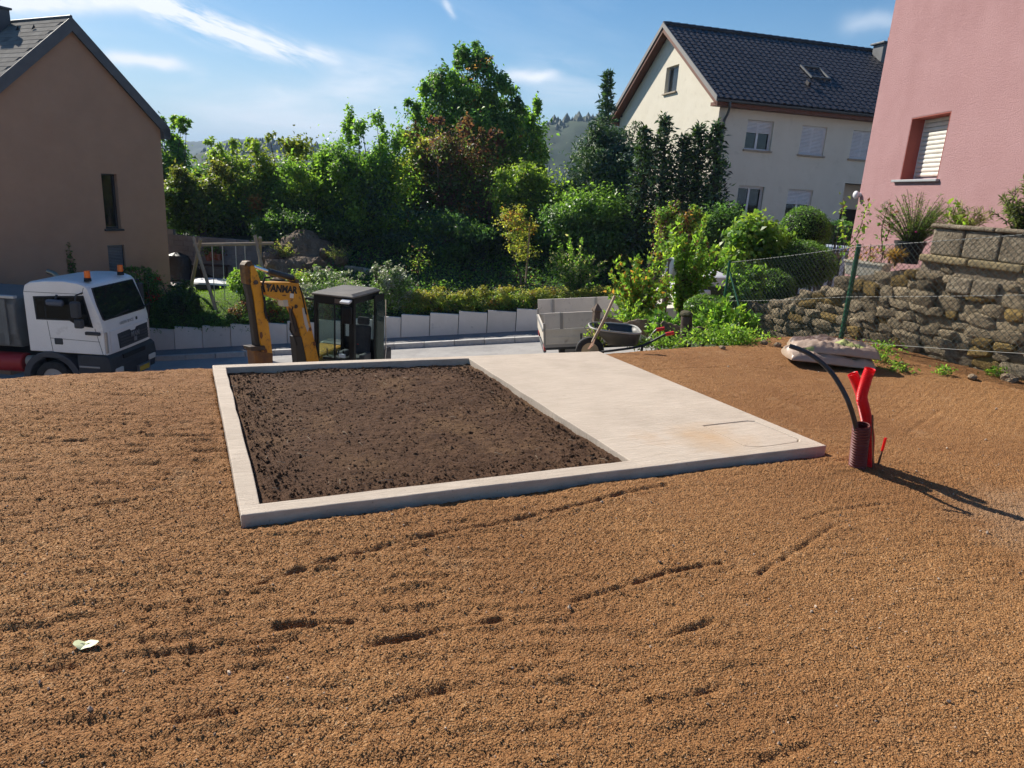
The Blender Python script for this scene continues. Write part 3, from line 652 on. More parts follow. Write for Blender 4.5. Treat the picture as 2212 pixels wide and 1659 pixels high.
# ------------------------------------------------------------------ brown house
def build_brown_house():
    a = radians(27); w = np.array([sin(a), cos(a), 0]); n = np.array([w[1], -w[0], 0]); A = AY(146.3, 36.3, 24.5); z0 = -4.2
    t = thing('brown_house', 'tall brown rendered house with steep grey slate roof and narrow windows', 'house', (A[0], A[1], z0), atan2(w[1], w[0]))
    R = lambda z: z-z0; tp = R(A[2]); tn = .916; hw = 3.03
    wallm = PM('brown_render', (.40, .255, .175), .95, col2=(.355, .225, .155), vs=1.1, bump=[(110, .6, .008), (35, .35, .008)], spec=.15, col3=(.44, .29, .205), v3=(30, .5, .8))
    wall = MB(); wt = tp-.34
    wall.prism([(-hw, -1.5), (hw, -1.5), (hw, wt-tn*hw), (0, wt), (-hw, wt-tn*hw)], 0, .3, 'y', holes=[rect(.62, 1.19, R(-.52), R(1.36)), rect(.61, 1.24, R(-2.5), R(-1.09))])
    wall.build('gable_wall', wallm, t)
    MB().bx(hw-.3, hw, .302, 11, -1.5, wt-tn*hw).build('wall', wallm, t); MB().bx(-hw, -hw+.3, .302, 11, -1.5, wt-tn*hw).build('wall', wallm, t)
    MB().prism([(-hw, -1.5), (hw, -1.5), (hw, wt-tn*hw), (0, wt), (-hw, wt-tn*hw)], 11.002, 11.3, 'y').build('wall', wallm, t)
    zinc = PM('grey_zinc', (.085, .09, .10), .6, col2=(.11, .115, .125), vs=4, metal=.2)
    ov = 3.30; tk = .22
    roof = MB()
    for s in (-1, 1):
        roof.prism([(0, tp-.03), (s*ov, tp-.03-tn*ov), (s*ov, tp-.03-tn*ov-tk), (0, tp-.03-tk)], -.16, 11.45, 'y')
    slate = PM('grey_slate', (.15, .14, .13), .95, col2=(.19, .18, .165), vs=3, rnd=.16, bump=(25, .3, .006), spec=.08)
    rf = roof.build('roof', slate, t)
    # verge cladding
    vg = MB()
    for s in (-1, 1): vg.prism([(0, tp+.0), (s*ov, tp-tn*ov), (s*ov, tp-tn*ov-.40), (s*(hw-.02), tp-tn*(hw-.02)-.42), (0, tp-.42)], -.19, -.163, 'y')
    vg.build('verge_board', zinc, rf)
    MB().bx(hw+.002, ov+.02, -.19, 11.4, tp-tn*ov-.41, tp-tn*ov-.05).build('eaves_box', zinc, rf)
    MB().cyl((0, -.17, tp+.0), (0, 11.4, tp+.0), .05, n=10).build('ridge_cap', zinc, rf)
    # slates on the sunlit slope, courses from eaves to ridge
    L = ov/cos(math.atan(tn)); ang = math.atan(tn); ch = .235; sw = .40
    me = MB().box((0, 0, 0), (sw-.006, .30, .011)).mesh('slate'); rg = random.Random(2); cnt = 0
    for r in range(int(L/ch)):
        v = r*ch+.13
        for c in range(28):
            u = -.14+sw*(c+.5+(.5 if r % 2 else 0))
            if u > 6.2 or cnt >= 300: continue
            x = -ov+v*cos(ang); z = tp-.03-tn*ov+v*sin(ang)
            o = link('slate', me, slate, rf, loc=(x-sin(ang)*.016, u, z+cos(ang)*.016)); o.rotation_euler = (0, -(ang)+.035+rg.uniform(-.006, .006), pi/2)
            o.rotation_mode = 'XYZ'; M3 = Matrix.Rotation(-ang+.03, 4, 'Y') @ Matrix.Rotation(pi/2, 4, 'Z')
            o.matrix_local = Matrix.Translation((x-sin(ang)*.016, u, z+cos(ang)*.016)) @ M3; cnt += 1
    # chimney
    ck = MB().bx(-.62, -.08, 3.05, 3.60, tp-1.0, tp+.33).build('chimney', zinc, rf, bevel=.01)
    MB().bx(-.68, -.02, 2.99, 3.66, tp+.332, tp+.40).build('chimney_cap', zinc, rf, bevel=.015)
    MB().cyl((-.35, 3.32, tp+.40), (-.35, 3.32, tp+.85), .12, n=14).build('flue', zinc, rf, smooth=True)
    for yy in (1.15, 2.05):
        MB().add([(-.42, yy-.05, tp-.36), (-.42, yy+.05, tp-.36), (-.42, yy, tp-.24), (-.52, yy, tp-.44)], [(0, 1, 2), (0, 3, 1), (1, 3, 2), (2, 3, 0)]).build('snow_hook', DARK, rf)
    dk = PM('anthracite_frame', (.03, .032, .036), .5)
    idm = lambda x, y, z: (x, y, z)
    sl = PM('grey_slat', (.13, .14, .16), .5, col2=(.16, .17, .19), vs=3)
    window(t, idm, .62, 1.19, R(-.52), R(1.36), .16, 0, 1, dk, sillm=dk, glass=DARKG)
    window(t, idm, .61, 1.24, R(-2.5), R(-1.09), .14, 1, 1, dk, slat=sl, glass=DARKG)
    return t
build_brown_house()

# ------------------------------------------------------------------ cream house
def build_cream_house():
    rz = radians(15); z0 = .2; C0 = np.array([7.57, 30.0, z0])
    t = thing('cream_house', 'cream rendered house with dark tiled gable roof and white roller shutters', 'house', C0, rz)
    R = lambda z: z-z0
    ux = np.array([cos(rz), sin(rz), 0]); uy = np.array([-sin(rz), cos(rz), 0])
    def loc(p): d = np.array(p)-C0; return d@ux, d@uy, d[2]
    tn = .64; ry = 5.2; rzh = R(9.3); Ln = 15.; Dp = 10.4
    rt = lambda y: rzh-tn*abs(y-ry)                      # roof top height
    cream = PM('cream_render', (.66, .61, .50), .92, col2=(.70, .65, .54), vs=1.3, col3=(.57, .52, .42), v3=(2.5, .56, .75), bump=[(120, .4, .006), (30, .3, .006)], spec=.15)
    cz = rt(0)-.24
    f = MB().prism(rect(0, Ln, -2, cz), 0, .3, 'y', holes=[rect(1.34, 2.55, R(3.85), R(4.99)), rect(3.9, 5.1, R(3.83), R(4.97)), rect(6.38, 7.58, R(3.83), R(4.97)),
        rect(1.34, 2.55, R(.95), R(2.42)), rect(3.71, 4.92, R(1.2), R(2.42)), rect(6.44, 8.1, R(.35), R(2.82))])
    f.build('wall', cream, t)
    gw = [(.3, -2), (Dp-.302, -2), (Dp-.302, rt(Dp)-.1), (ry, rzh-.24), (.3, rt(.3)-.24)]
    MB().prism(gw, 0, .3, 'x', holes=[rect(4.05, 5.3, R(6.38), R(7.5))]).build('gable_wall', cream, t)
    MB().prism(gw, Ln-.3, Ln, 'x').build('gable_wall', cream, t)
    MB().bx(0, Ln, Dp-.3, Dp, -2, rt(Dp)-.24).build('wall', cream, t)
    MB().bx(.31, Ln-.31, .31, Dp-.31, R(2.9), R(3.0)).build('floor_slab', DARK, t)
    tile = PM('dark_roof_tile', (.026, .023, .027), .5, col2=(.038, .034, .039), vs=5, rnd=.22, spec=.4)
    base = MB(); e0, e1 = -.52, Dp+.5; xo = .45
    for s in (0, 1):
        y = e0 if s == 0 else e1
        base.prism([(ry, rzh-.05), (y, rt(y)-.05), (y, rt(y)-.16), (ry, rzh-.16)], -xo, Ln+xo, 'x')
    rf = base.build('roof', tile, t)
    wood = PM('brown_wood', (.135, .052, .030), .7, col2=(.17, .07, .042), vs=4)
    for y0_, y1_ in ((e0, -.01), (Dp+.01, e1)):
        MB().bx(-xo+.02, Ln+xo-.02, y0_+.03, y1_, rt(e0)-.30, rt(e0)-.165).build('eaves_soffit', wood, rf)
    for s, y in ((0, e0), (1, e1)):
        MB().prism([(ry, rzh-.165), (y, rt(y)-.165), (y, rt(y)-.34), (ry, rzh-.36)], -xo+.02, -xo+.07, 'x').build('barge_board', wood, rf)
        MB().prism([(ry, rzh-.163), (y, rt(y)-.163), (y, rt(y)-.22), (ry, rzh-.22)], -xo+.08, -.005, 'x').build('verge_soffit', wood, rf)
        MB().prism([(ry, rzh+.045), (y, rt(y)+.045), (y, rt(y)-.16), (ry, rzh-.16)], -xo-.03, -xo+.018, 'x').build('verge_strip', PM('verge_grey', (.22, .21, .20), .7), rf)
    # interlocking tiles on the street slope
    sl = (ry-e0)*sqrt(1+tn*tn); ang = math.atan(tn); tw, th = .305, .345
    prof = [(0, .006), (.05, .0), (.12, .004), (.17, .022), (.22, .038), (.27, .034), (.305, .012)]
    def tile_mb(mb, fn):
        k = len(prof); P = []
        for v, dz in ((0, .026), (.40, .004)): P += [fn(a, v, b+dz) for a, b in prof]
        P += [fn(a, 0, b-.006) for a, b in prof]
        return mb.add(P, [(i, i+1, k+i+1, k+i) for i in range(k-1)]+[(2*k+i, 2*k+i+1, i+1, i) for i in range(k-1)])
    me = tile_mb(MB(), lambda a, b, c: (a, b, c)).mesh('roof_tile'); me.polygons.foreach_set('use_smooth', [True]*len(me.polygons)); me.set_sharp_from_angle(angle=radians(60))
    Mr = lambda u, v: Matrix.Translation((-xo+u, e0-.02+v*cos(ang), rt(e0)-.035+v*sin(ang)-.0)) @ Matrix.Rotation(ang, 4, 'X')
    spots = []
    for r in range(int(sl/th)):
        for c in range(int((Ln+2*xo)/tw)): spots.append((c*tw+(0.0 if r % 2 else .0), r*th, c, r))
    spots.sort(key=lambda s: (s[0]*.75)**2+(s[1])**2*.9)
    rest = MB()
    for i, (u, v, c, r) in enumerate(spots):
        if i < 300:
            o = link('roof_tile', me, tile, rf); o.matrix_local = Mr(u, v)
        else:
            m4 = Mr(u, v); tile_mb(rest, lambda a, b, c_: m4 @ Vector((a, b, c_)))
    o = rest.build('roof_tiles_beyond', tile, rf); o['kind'] = 'stuff'; o.data.polygons.foreach_set('use_smooth', [True]*len(o.data.polygons)); o.data.set_sharp_from_angle(angle=radians(60))
    rme = MB().cyl((0, 0, 0), (.40, 0, .015), .115, .125, 10).mesh('ridge_tile')
    for i in range(40): link('ridge_tile', rme, tile, rf, loc=(-xo+i*.395, ry, rzh-.02))
    # gutter and downpipe
    zg = PM('gutter_zinc', (.10, .105, .112), .5, metal=.3, col2=(.13, .135, .14), vs=3)
    gy, gz = e0-.07, rt(e0)-.09
    pts = [(gy+.075*cos(a), gz+.075*sin(a)) for a in np.linspace(pi, 2*pi, 9)]+[(gy+.065*cos(a), gz+.065*sin(a)) for a in np.linspace(2*pi, pi, 9)]
    MB().prism(pts, -xo-.02, Ln+xo, 'x').build('gutter', zg, t, smooth=True)
    x_ = .22; MB().tube(spline([(x_-.15, gy, gz-.06), (x_-.12, gy, gz-.2), (x_, gy+.3, gz-.45), (x_+.02, -.07, gz-.7), (x_+.02, -.07, gz-1.2), (x_+.02, -.07, .1)], 6), .05, 10).build('downpipe', zg, t, smooth=True)
    # windows
    sill = PM('sandstone_sill', (.33, .27, .20), .85, col2=(.40, .33, .25), vs=6, bump=(40, .3, .005)); idm = lambda x, y, z: (x, y, z)
    window(t, idm, 1.34, 2.55, R(3.85), R(4.99), .17, .42, 2, sillm=sill)
    window(t, idm, 3.9, 5.1, R(3.83), R(4.97), .13, 1, 2, sillm=sill); window(t, idm, 6.38, 7.58, R(3.83), R(4.97), .13, 1, 2, sillm=sill)
    window(t, idm, 1.34, 2.55, R(.95), R(2.42), .17, .07, 2, sillm=sill, glass=DARKG); window(t, idm, 3.71, 4.92, R(1.2), R(2.42), .15, .5, 2, sillm=sill, glass=DARKG)
    window(t, lambda x, y, z: (y, x, z), 4.05, 5.3, R(6.38), R(7.5), .16, 0, 1, sillm=sill, frame=PM('grey_window_frame', (.33, .34, .36), .5))
    # entrance recess with its lettering
    e = MB().bx(6.44, 8.1, .9, .95, R(1.75), R(2.82)).build('entrance_panel', cream, t)
    MB().bx(6.44, 8.1, .85, .9, R(.35), R(1.75)).build('entrance_door', PM('brown_door', (.035, .018, .012), .5), t)
    MB().bx(8.1, 8.2, .3, .95, R(.35), R(2.82)).build('entrance_side', cream, t)
    o = link('lettering', text_mesh('ne', .26, .006), M('letter_dark', (.03, .03, .03), .6), e, loc=(6.78, .89, R(2.2)), rot=(pi/2, 0, 0))
    # skylight and chimney
    nrm = -sin(ang)*uy+cos(ang)*np.array([0, 0, 1]); p0 = C0+uy*e0+np.array([0, 0, rt(e0)+.03])
    z6 = lambda x, y: ((2640+x*.5425)/1.736, (40+y*.5425)/1.736)
    a = loc(AP(*z6(655, 385), p0, nrm)); b = loc(AP(*z6(860, 482), p0, nrm)); x0s, x1s = a[0]+.05, b[0]; y0s, y1s = b[1], a[1]
    x1s = x0s+1.0; mid = ((x0s+x1s)/2, (y0s+y1s)/2, rt((y0s+y1s)/2)+.05); ls = (y1s-y0s)/cos(ang)
    fr = MB().prism([(-.5, -ls/2), (.5, -ls/2), (.5, ls/2), (-.5, ls/2)], 0, .07, 'z', holes=[[(-.42, -ls/2+.08), (.42, -ls/2+.08), (.42, ls/2-.08), (-.42, ls/2-.08)]]).build('skylight', zg, rf)
    fr.matrix_local = Matrix.Translation(mid) @ Matrix.Rotation(ang, 4, 'X')
    pn = MB().box((0, 0, .03), (.84, ls-.16, .012)).build('skylight_pane', glass_mat('sky_pane', (.25, .32, .34), .9, .08), rf); pn.matrix_local = fr.matrix_local.copy()
    vp = MB().box((0, 0, .08), (.12, .25, .14)).build('vent_tile', tile, rf); vp.matrix_local = Matrix.Translation((x0s-.5, y0s-.55, rt(y0s-.55)+.02)) @ Matrix.Rotation(ang, 4, 'X')
    q = loc(AP(*z6(1190, 270), C0+uy*ry, uy)); cx = q[0]
    ch = MB().bx(cx-.55, cx+.55, ry-1.15, ry-.45, rt(ry-1)-.3, rzh+.12).build('chimney', zg, rf, bevel=.01)
    MB().bx(cx-.66, cx+.66, ry-1.26, ry-.34, rzh+.122, rzh+.2).build('chimney_cap', zg, rf, bevel=.01)
    MB().cyl((cx+.05, ry-.8, rzh+.2), (cx+.05, ry-.8, rzh+.48), .12, n=12).build('chimney_pot', PM('clay_pot', (.22, .08, .045), .8), rf, smooth=True)
    MB().cyl((cx+.42, ry-.8, rzh+.2), (cx+.42, ry-.8, rzh+.70), .07, n=12).build('flue', PM('steel', (.55, .56, .58), .3, metal=.9), rf, smooth=True)
    return t
build_cream_house()

# ------------------------------------------------------------------ pink house
def build_pink_house():
    z0 = .0; t = thing('pink_house', 'pink rendered house wall with one deep shuttered window', 'house', (7.4, 16.2, z0), -pi/2)
    pink = PM('pink_render', (.355, .205, .205), .95, col2=(.38, .225, .225), vs=1.2, col3=(.30, .165, .165), v3=(.5, .5, .8), bump=[(95, .9, .014), (28, .6, .014)], spec=.12)
    Ln, Dp, Hh = 12.5, 9., 9.6
    x0, x1, za, zb = 1.63, 2.92, 2.34, 3.48
    MB().prism(rect(0, Ln, -.8, Hh), 0, .42, 'y', holes=[rect(x0, x1, za, zb)]).build('wall', pink, t, bevel=.02)
    MB().bx(0, .4, .422, Dp, -1.5, Hh).build('wall', pink, t); MB().bx(Ln-.4, Ln, .422, Dp, -.8, Hh).build('wall', pink, t)
    MB().bx(0, Ln, Dp+.002, Dp+.4, -.8, Hh).build('wall', pink, t)
    rfm = PM('pink_roof', (.05, .035, .03), .7)
    MB().prism([(-.6, Hh-.3), (Dp/2, Hh+3.2), (Dp+1, Hh-.3), (Dp+1, Hh-.1), (Dp/2, Hh+3.45), (-.6, Hh-.1)], -.5, Ln+.5, 'x').build('roof', rfm, t)
    met = PM('alu_sill', (.36, .37, .38), .45, metal=.3); slat = PM('aged_slat', (.66, .64, .58), .5, col2=(.56, .53, .46), vs=5)
    w = window(t, lambda x, y, z: (x, y, z), x0, x1, za, zb, .30, .94, 1, WHITE, slat=slat, slat_h=.082)
    MB().bx(x0-.2, x1+.1, -.07, .3, za-.045, za-.002).build('sill', met, w, bevel=.006)
    rv = PM('reveal_shade_red', (.36, .105, .08), .95, bump=[(95, .8, .012)])  # redder lining: the reveal's shade and pink bounce light put into the colour
    MB().prism(rect(x0-.0, x1, za, zb), .004, .3, 'y', holes=[rect(x0+.012, x1-.012, za+.006, zb-.012)]).build('shaded_reveal_lining', rv, w)
    lm = thing('wall_lamp', 'round white lamp on the corner of the pink house', 'lamp', (7.36, 15.9, .0))
    p = AP(1853, 421, (7.34, 0, 0), (1, 0, 0)); lm.location = (7.4, p[1], p[2])
    MB().cyl((0, 0, 0), (-.05, 0, 0), .05, n=12).build('mount', WHITE, lm)
    o = link('globe', lump(9, 3, 0.0, (.06, .085, .085)), WHITE, lm, loc=(-.10, 0, 0)); o.data.polygons.foreach_set('use_smooth', [True]*len(o.data.polygons))
    return t
build_pink_house()
# ------------------------------------------------------------------ vegetation
LEAF = leaf_mat('leaf', .48); GLOSSY = leaf_mat('glossy_leaf', .40, .42, .4); NEEDLE = leaf_mat('needle', .15, .6, .3); SILVER = leaf_mat('silver_leaf', .25, .45, .5, (1.05, 1.05, .85))
BARK = PM('bark', (.075, .055, .04), .95, col2=(.12, .09, .065), vs=14, bump=(30, .8, .02))
DG, MG, LG, YG, BY, RB, OR, GR, BG, SG = (.022, .042, .012), (.045, .085, .018), (.075, .125, .022), (.135, .165, .028), (.23, .21, .04), (.105, .038, .030), (.27, .115, .028), (.03, .066, .022), (.020, .042, .030), (.33, .35, .27)
DG, MG, LG, YG, BY, RB, OR, GR, BG = [tuple(2.25*k for k in c) for c in (DG, MG, LG, YG, BY, RB, OR, GR, BG)]
DG = tuple(1.35*k for k in DG); YG = (.21, .285, .052); BY = (.30, .29, .065); RB = (.115, .050, .048); OR = (.30, .15, .045)
def gz(x, y): return float(ground_h(np.array(float(x)), np.array(float(y))))
def box_at(x0, x1, y0, y1, Y):
    """photo box at depth Y -> world centre and half sizes"""
    c = AY((x0+x1)/2, (y0+y1)/2, Y); a = AY(x0, (y0+y1)/2, Y); b = AY(x1, (y0+y1)/2, Y); t = AY((x0+x1)/2, y0, Y); u = AY((x0+x1)/2, y1, Y)
    return c, abs(b[0]-a[0])/2, abs(t[2]-u[2])/2
def stems(mb, base, targets, r0, rg):
    for k, tg in enumerate(targets):
        tg = np.array(tg, float); m = base+(tg-base)*.45+rg.normal(size=3)*np.array([.06, .06, .03])*np.linalg.norm(tg-base); m[2] = max(m[2], base[2]+.1)
        pts = spline([base+np.array([rg.normal()*r0, rg.normal()*r0, 0]), m, tg], 4); n = len(pts)
        mb.tube(pts, [r0*(1-.82*i/(n-1)) for i in range(n)], 6)
def woody(name, label, cat, base, blobs, pal, n, leaf, seed, mat=None, r0=.06, clumps=60, cr=.26, inner=.45, up=.5, aspect=.55, droop=.35, group=None, trunk=None, jit=.22, align=None, top_col=None):
    rg = np.random.default_rng(seed); base = np.array(base, float)
    t = thing(name, label, cat, base, group=group)
    P, O, I = crown_points(blobs, n, rg, clumps, cr, inner); k = P[:, 2] > base[2]+.02; P, O, I = P[k], O[k], I[k]
    C = palette_cols(pal, I, len(P), rg, jit)
    if top_col is not None:        # upper leaves shift colour: tip tones, with sunlit tops painted in
        zt = P[:, 2].max(); zb = P[:, 2].min(); w = np.clip((P[:, 2]-zb)/(zt-zb)*1.5-.55+rg.normal(0, .22, len(P)), 0, 1)[:, None]
        C = C*(1-w)+np.array(top_col)*np.exp(rg.normal(0, .25, len(P)))[:, None]*w
    V = leaf_quads(P, leaf, rg, O, up, aspect, droop, align=None if align is None else unit(O*align[0]+np.array([0, 0, align[1]])))
    quads('crown', V-base, C, mat or LEAF, t)
    mb = MB(); cs = [np.array(b[0]) for b in blobs]
    if trunk:
        zt = min(c[2] for c in cs); tp = np.array([base[0]*.4+cs[0][0]*.6, base[1], base[2]+(zt-base[2])*.75]); hi = max(cs, key=lambda c: c[2])
        pts = spline([base-np.array([0, 0, .1]), base+(tp-base)*.5+(.05, 0, 0), tp, hi], 5); m = len(pts); mb.tube(pts, [trunk*(1-.85*i/(m-1)) for i in range(m)], 10)
        stems(mb, tp, cs, trunk*.45, rg)
    else: stems(mb, base-np.array([0, 0, .05]), cs, r0, rg)
    mb.v = [tuple(np.array(v)-base) for v in mb.v]; mb.build('trunk' if trunk else 'stems', BARK, t, smooth=True)
    return t
def shrub(label, bx, Y, pal, n, leaf, seed, nb=7, name='shrub', cat='shrub', ys=.85, spiky=.0, **k):
    c, rx, rz = box_at(*bx, Y); rx *= 1.14; rz *= 1.10; n = int(n*1.5); leaf *= 1.08; rg = np.random.default_rng(seed+1000); bl = []
    for i in range(nb):
        a = rg.uniform(-1, 1); b = rg.uniform(-1, 1); zz = rg.uniform(-.75, .62)*(1-.35*abs(a))
        s = rg.uniform(.34, .52)
        bl.append((c+np.array([a*rx*.62, b*rx*ys*.5, zz*rz]), (rx*s*1.0, rx*s*ys, max(rz*s*.95, rx*s*.5))))
    bl.append((c+np.array([0, 0, -.15*rz]), (rx*.78, rx*ys*.7, rz*.80)))
    if spiky:
        for i in range(int(5+spiky*4)):
            a = rg.uniform(-.8, .8); bl.append((c+np.array([a*rx, rg.uniform(-.3, .3)*rx, rz*(.62+.30*rg.random())*(1-.35*a*a)]), (rx*.11, rx*.11, rz*.22*spiky)))
    base = np.array([c[0], Y, min(gz(c[0], Y), c[2]-rz*.6)])
    return woody(name, label, cat, base, bl, pal, n, leaf, seed, **k)
HB = 'shrubs in the overgrown bank behind the street'
shrub('fresh green tree rising behind the brown house corner', (332, 432, 258, 460), 41, [(MG, 2), (LG, 4), (YG, 1)], 9000, .2, 1, 9, 'leafy_tree', 'tree', spiky=.8, cr=.2, inner=.3)
shrub('dark shrub with pale outer leaves at the block wall top', (352, 520, 345, 520), 32.6, [(DG, 4), (MG, 2), (YG, .6)], 12000, .15, 2, 9, group=HB, top_col=(.14, .13, .03))
shrub('yellow green shrub left of the tallest bank shrubs', (420, 580, 300, 500), 34.5, [(MG, 2), (YG, 3), (LG, 2), (BY, .5)], 11000, .15, 3, 9, group=HB, top_col=YG, spiky=.5)
shrub('yellow green bush behind the swing with an orange tinge', (535, 680, 296, 500), 34.2, [(MG, 3), (YG, 3), (OR, .25), (DG, 1)], 11000, .15, 4, 9, group=HB, top_col=(.17, .18, .03), spiky=.5)
shrub('dark bush with light tips beside the tall green bank shrub', (590, 740, 315, 525), 33.0, [(DG, 3), (MG, 3), (YG, 1.5)], 12000, .15, 5, 9, group=HB, top_col=LG)
shrub('tall fresh green shrub with feathery top in the bank', (702, 885, 248, 535), 32.5, [(MG, 4), (LG, 3), (BG, 1)], 18000, .145, 6, 11, group=HB, spiky=1.0, top_col=LG)
shrub('yellow leaved shrub in front of the tall pointed tree', (840, 965, 285, 480), 34.5, [(YG, 3), (MG, 2), (BY, 1.2)], 9000, .15, 7, 8, group=HB, top_col=BY)
shrub('red brown leaved shrub below the tall pointed tree', (885, 1125, 258, 540), 33.6, [(RB, 3), (DG, 3), (MG, 2), (OR, .3)], 18000, .14, 8, 11, group=HB, top_col=RB, spiky=.5)
shrub('slim light green tree just right of the tall pointed tree', (1105, 1185, 222, 440), 39, [(MG, 3), (LG, 3)], 7000, .18, 9, 8, 'slim_tree', 'tree', spiky=.8, inner=.3, trunk=.14)
shrub('yellow topped shrub between red brown shrub and spruce', (1078, 1232, 335, 540), 31, [(DG, 3), (MG, 3), (YG, 1), (RB, .6)], 13000, .14, 10, 9, group=HB, top_col=YG)
shrub('large dark laurel shrub with light tips left of the conifers', (1190, 1405, 368, 570), 28.6, [(DG, 4), (GR, 3), (MG, 2)], 18000, .13, 11, 11, group=HB, mat=GLOSSY, top_col=LG)
shrub('dark low shrub filling the bank above the pale stone terrace', (560, 760, 440, 545), 31.4, [(DG, 4), (BG, 2), (MG, 1)], 9000, .14, 12, 8, group=HB)
shrub('dark shadowy shrub under the red brown shrub', (760, 1080, 440, 560), 31.2, [(DG, 4), (BG, 2), (MG, 1.5)], 12000, .14, 13, 9, group=HB)
# the tall tree: pointed crown of hanging clumps
def tall_tree():
    Y = 38; top = AY(1005, 100, Y); c = lambda x, y: AY(x, y, Y)
    rg = np.random.default_rng(77); bl = []
    for (x, y, rx, rz) in ((1010, 135, .75, 1.2), (1050, 140, .6, .95), (975, 200, 1.0, 1.3), (1035, 215, 1.5, 1.7), (925, 185, .55, .95), (1085, 205, .8, 1.1), (950, 265, 1.8, 1.5), (1040, 290, 2.2, 1.7), (1100, 280, 1.2, 1.4), (905, 300, 1.0, 1.1), (980, 350, 2.2, 1.7), (1080, 360, 1.9, 1.6), (895, 250, .5, .8), (1120, 235, .5, .8), (985, 110, .3, .6), (1030, 108, .35, .6)):
        bl.append((c(x, y)+np.array([0, rg.uniform(-.9, .9), 0]), (rx*.92, rx*.9, rz*.92)))
    b = AY(1010, 520, Y); base = np.array([b[0], Y, gz(b[0], Y)])
    woody('tall_tree', 'tall pointed green tree towering over the bank shrubs', 'tree', base, bl, [(GR, 3), (MG, 3), (LG, 1.3), (YG, .5), (OR, .10)], 34000, .21, 55, trunk=.22, clumps=330, cr=.20, inner=.35, droop=1.1, up=.2, aspect=.5)
tall_tree()
def conifer(label, tipx, tipy, basex, basey, Y, rad, seed, levels=34, name='spruce_tree', needle=.2, skew=None, pal=((BG, 3), (DG, 2)), sag=.25, start=.0):
    rg = np.random.default_rng(seed); tip = AY(tipx, tipy, Y); bs = AY(basex, basey, Y); base = np.array([bs[0], Y, gz(bs[0], Y)]); Hh = tip[2]-base[2]
    t = thing(name, label, 'tree', base); P = []; A = []; mb = MB()
    mb.tube([(0, 0, -.1), ((tip[0]-base[0])*.5, 0, Hh*.5), (tip[0]-base[0], 0, Hh)], [.13, .07, .012], 8)
    for i in range(levels):
        f = start+(1-start)*(i/levels)**.9; z = Hh*f; r = rad(f); nb = int(5+7*min(1, r)); ax = (tip[0]-base[0])*f
        for k in range(nb):
            a = rg.uniform(0, 2*pi); L = r*rg.uniform(.6, 1.18); d = np.array([cos(a), sin(a), 0]); m = max(3, int(L*11))
            e = np.array([ax, 0, z])+d*L+np.array([0, 0, -sag*L+.12*L*rg.normal()])
            if L > .35 and rg.random() < .5: mb.tube([(ax, 0, z), np.array([ax, 0, z])*.5+e*.5+np.array([0, 0, .06*L]), e], [.018, .011, .004], 4)
            for q in np.linspace(.12, 1, m):
                for _ in range(3):
                    p = np.array([ax, 0, z])*(1-q)+e*q+np.array([0, 0, .1*L*q*(1-q)])+rg.normal(size=3)*.05*(1+r); P.append(p); A.append(d+rg.normal(size=3)*.5+np.array([0, 0, .25]))
    P = np.array(P); A = unit(np.array(A)); I = (rg.random(len(P))*60).astype(int)
    V = leaf_quads(P, needle, rg, None, .5, .34, .1, .1, align=A); quads('crown', V, palette_cols(pal, I, len(P), rg, .25), NEEDLE, t)
    mb.build('trunk', BARK, t, smooth=True); return t
conifer('dark spruce with a thin bare spire top', 1314, 150, 1300, 470, 33, lambda f: (1.75*(1-f)**.55 if f < .55 else .42*(1-f)/.45+.06)*(1.15 if f < .4 else 1), 21, 46, needle=.24)
for (tx, bxp, Y, k, sd_, lab) in ((1392, 1395, 27.4, 1.0, 31, 'dark narrow conifer nearest the spruce, beside cream gable'), (1436, 1440, 26.9, 1.12, 32, 'dark narrow conifer in the middle of the cream gable'), (1478, 1482, 26.6, .95, 36, 'dark narrow conifer between the two at the cream house corner'), (1510, 1515, 26.4, 1.0, 33, 'dark pointed conifer just left of the cream house corner'), (1548, 1552, 26.0, .95, 35, 'dark conifer covering the cream house corner and downpipe')):
    conifer(lab, tx, {31: 275, 32: 252, 36: 292, 33: 270, 35: 262}[sd_], bxp, 500, Y, lambda f, k=k: k*(.62*(1-f)**.55+.04)*(1 if f > .12 else .8), sd_, 44, 'cypress_tree', .20, pal=((BG, 2), (DG, 3), ((.02, .03, .018), 2)), sag=-.55)
shrub('dark blue green conifer bush at the spruce foot', (1222, 1400, 268, 420), 30.5, [(BG, 4), (DG, 3)], 11000, .18, 34, 9, 'conifer_bush', 'bush', mat=NEEDLE, aspect=.28, spiky=.6)
# mid-distance garden
shrub('reddish yellow shrub in front of the cream house front', (1405, 1510, 436, 560), 21, [(RB, 2), (YG, 3), (OR, .7), (MG, 2)], 7000, .085, 35, 8, spiky=.4)
shrub('dark green bush under the cream house front windows', (1490, 1612, 432, 545), 23.5, [(DG, 4), (GR, 2)], 8000, .09, 36, 7)
for i, (bx, Y, lab) in enumerate((((640, 800, 578, 665), 25.6, 'silver leaved shrub directly behind the excavator boom'), ((790, 890, 568, 700), 25.1, 'silver leaved shrub right behind the excavator cab'))):
    shrub(lab, bx, Y, [(SG, 4), (LG, 2), (MG, 2)], 7000, .085, 40+i, 8, mat=SILVER, spiky=.4, aspect=.5)
shrub('dense dark round shrub at the lawn edge above retaining wall', (348, 425, 600, 712), 24.75, [(DG, 4), ((.05, .075, .045), 2), (BG, 1)], 9000, .07, 43, 8, mat=GLOSSY, spiky=.3)
shrub('bright green bush behind the excavator arm', (498, 580, 565, 650), 25.6, [(LG, 4), (YG, 2), (MG, 2)], 5000, .08, 44, 6)
shrub('rust red low shrub left of the excavator arm', (498, 560, 640, 712), 24.7, [(RB, 3), (OR, 1.5), (MG, 2)], 4000, .06, 45, 6)
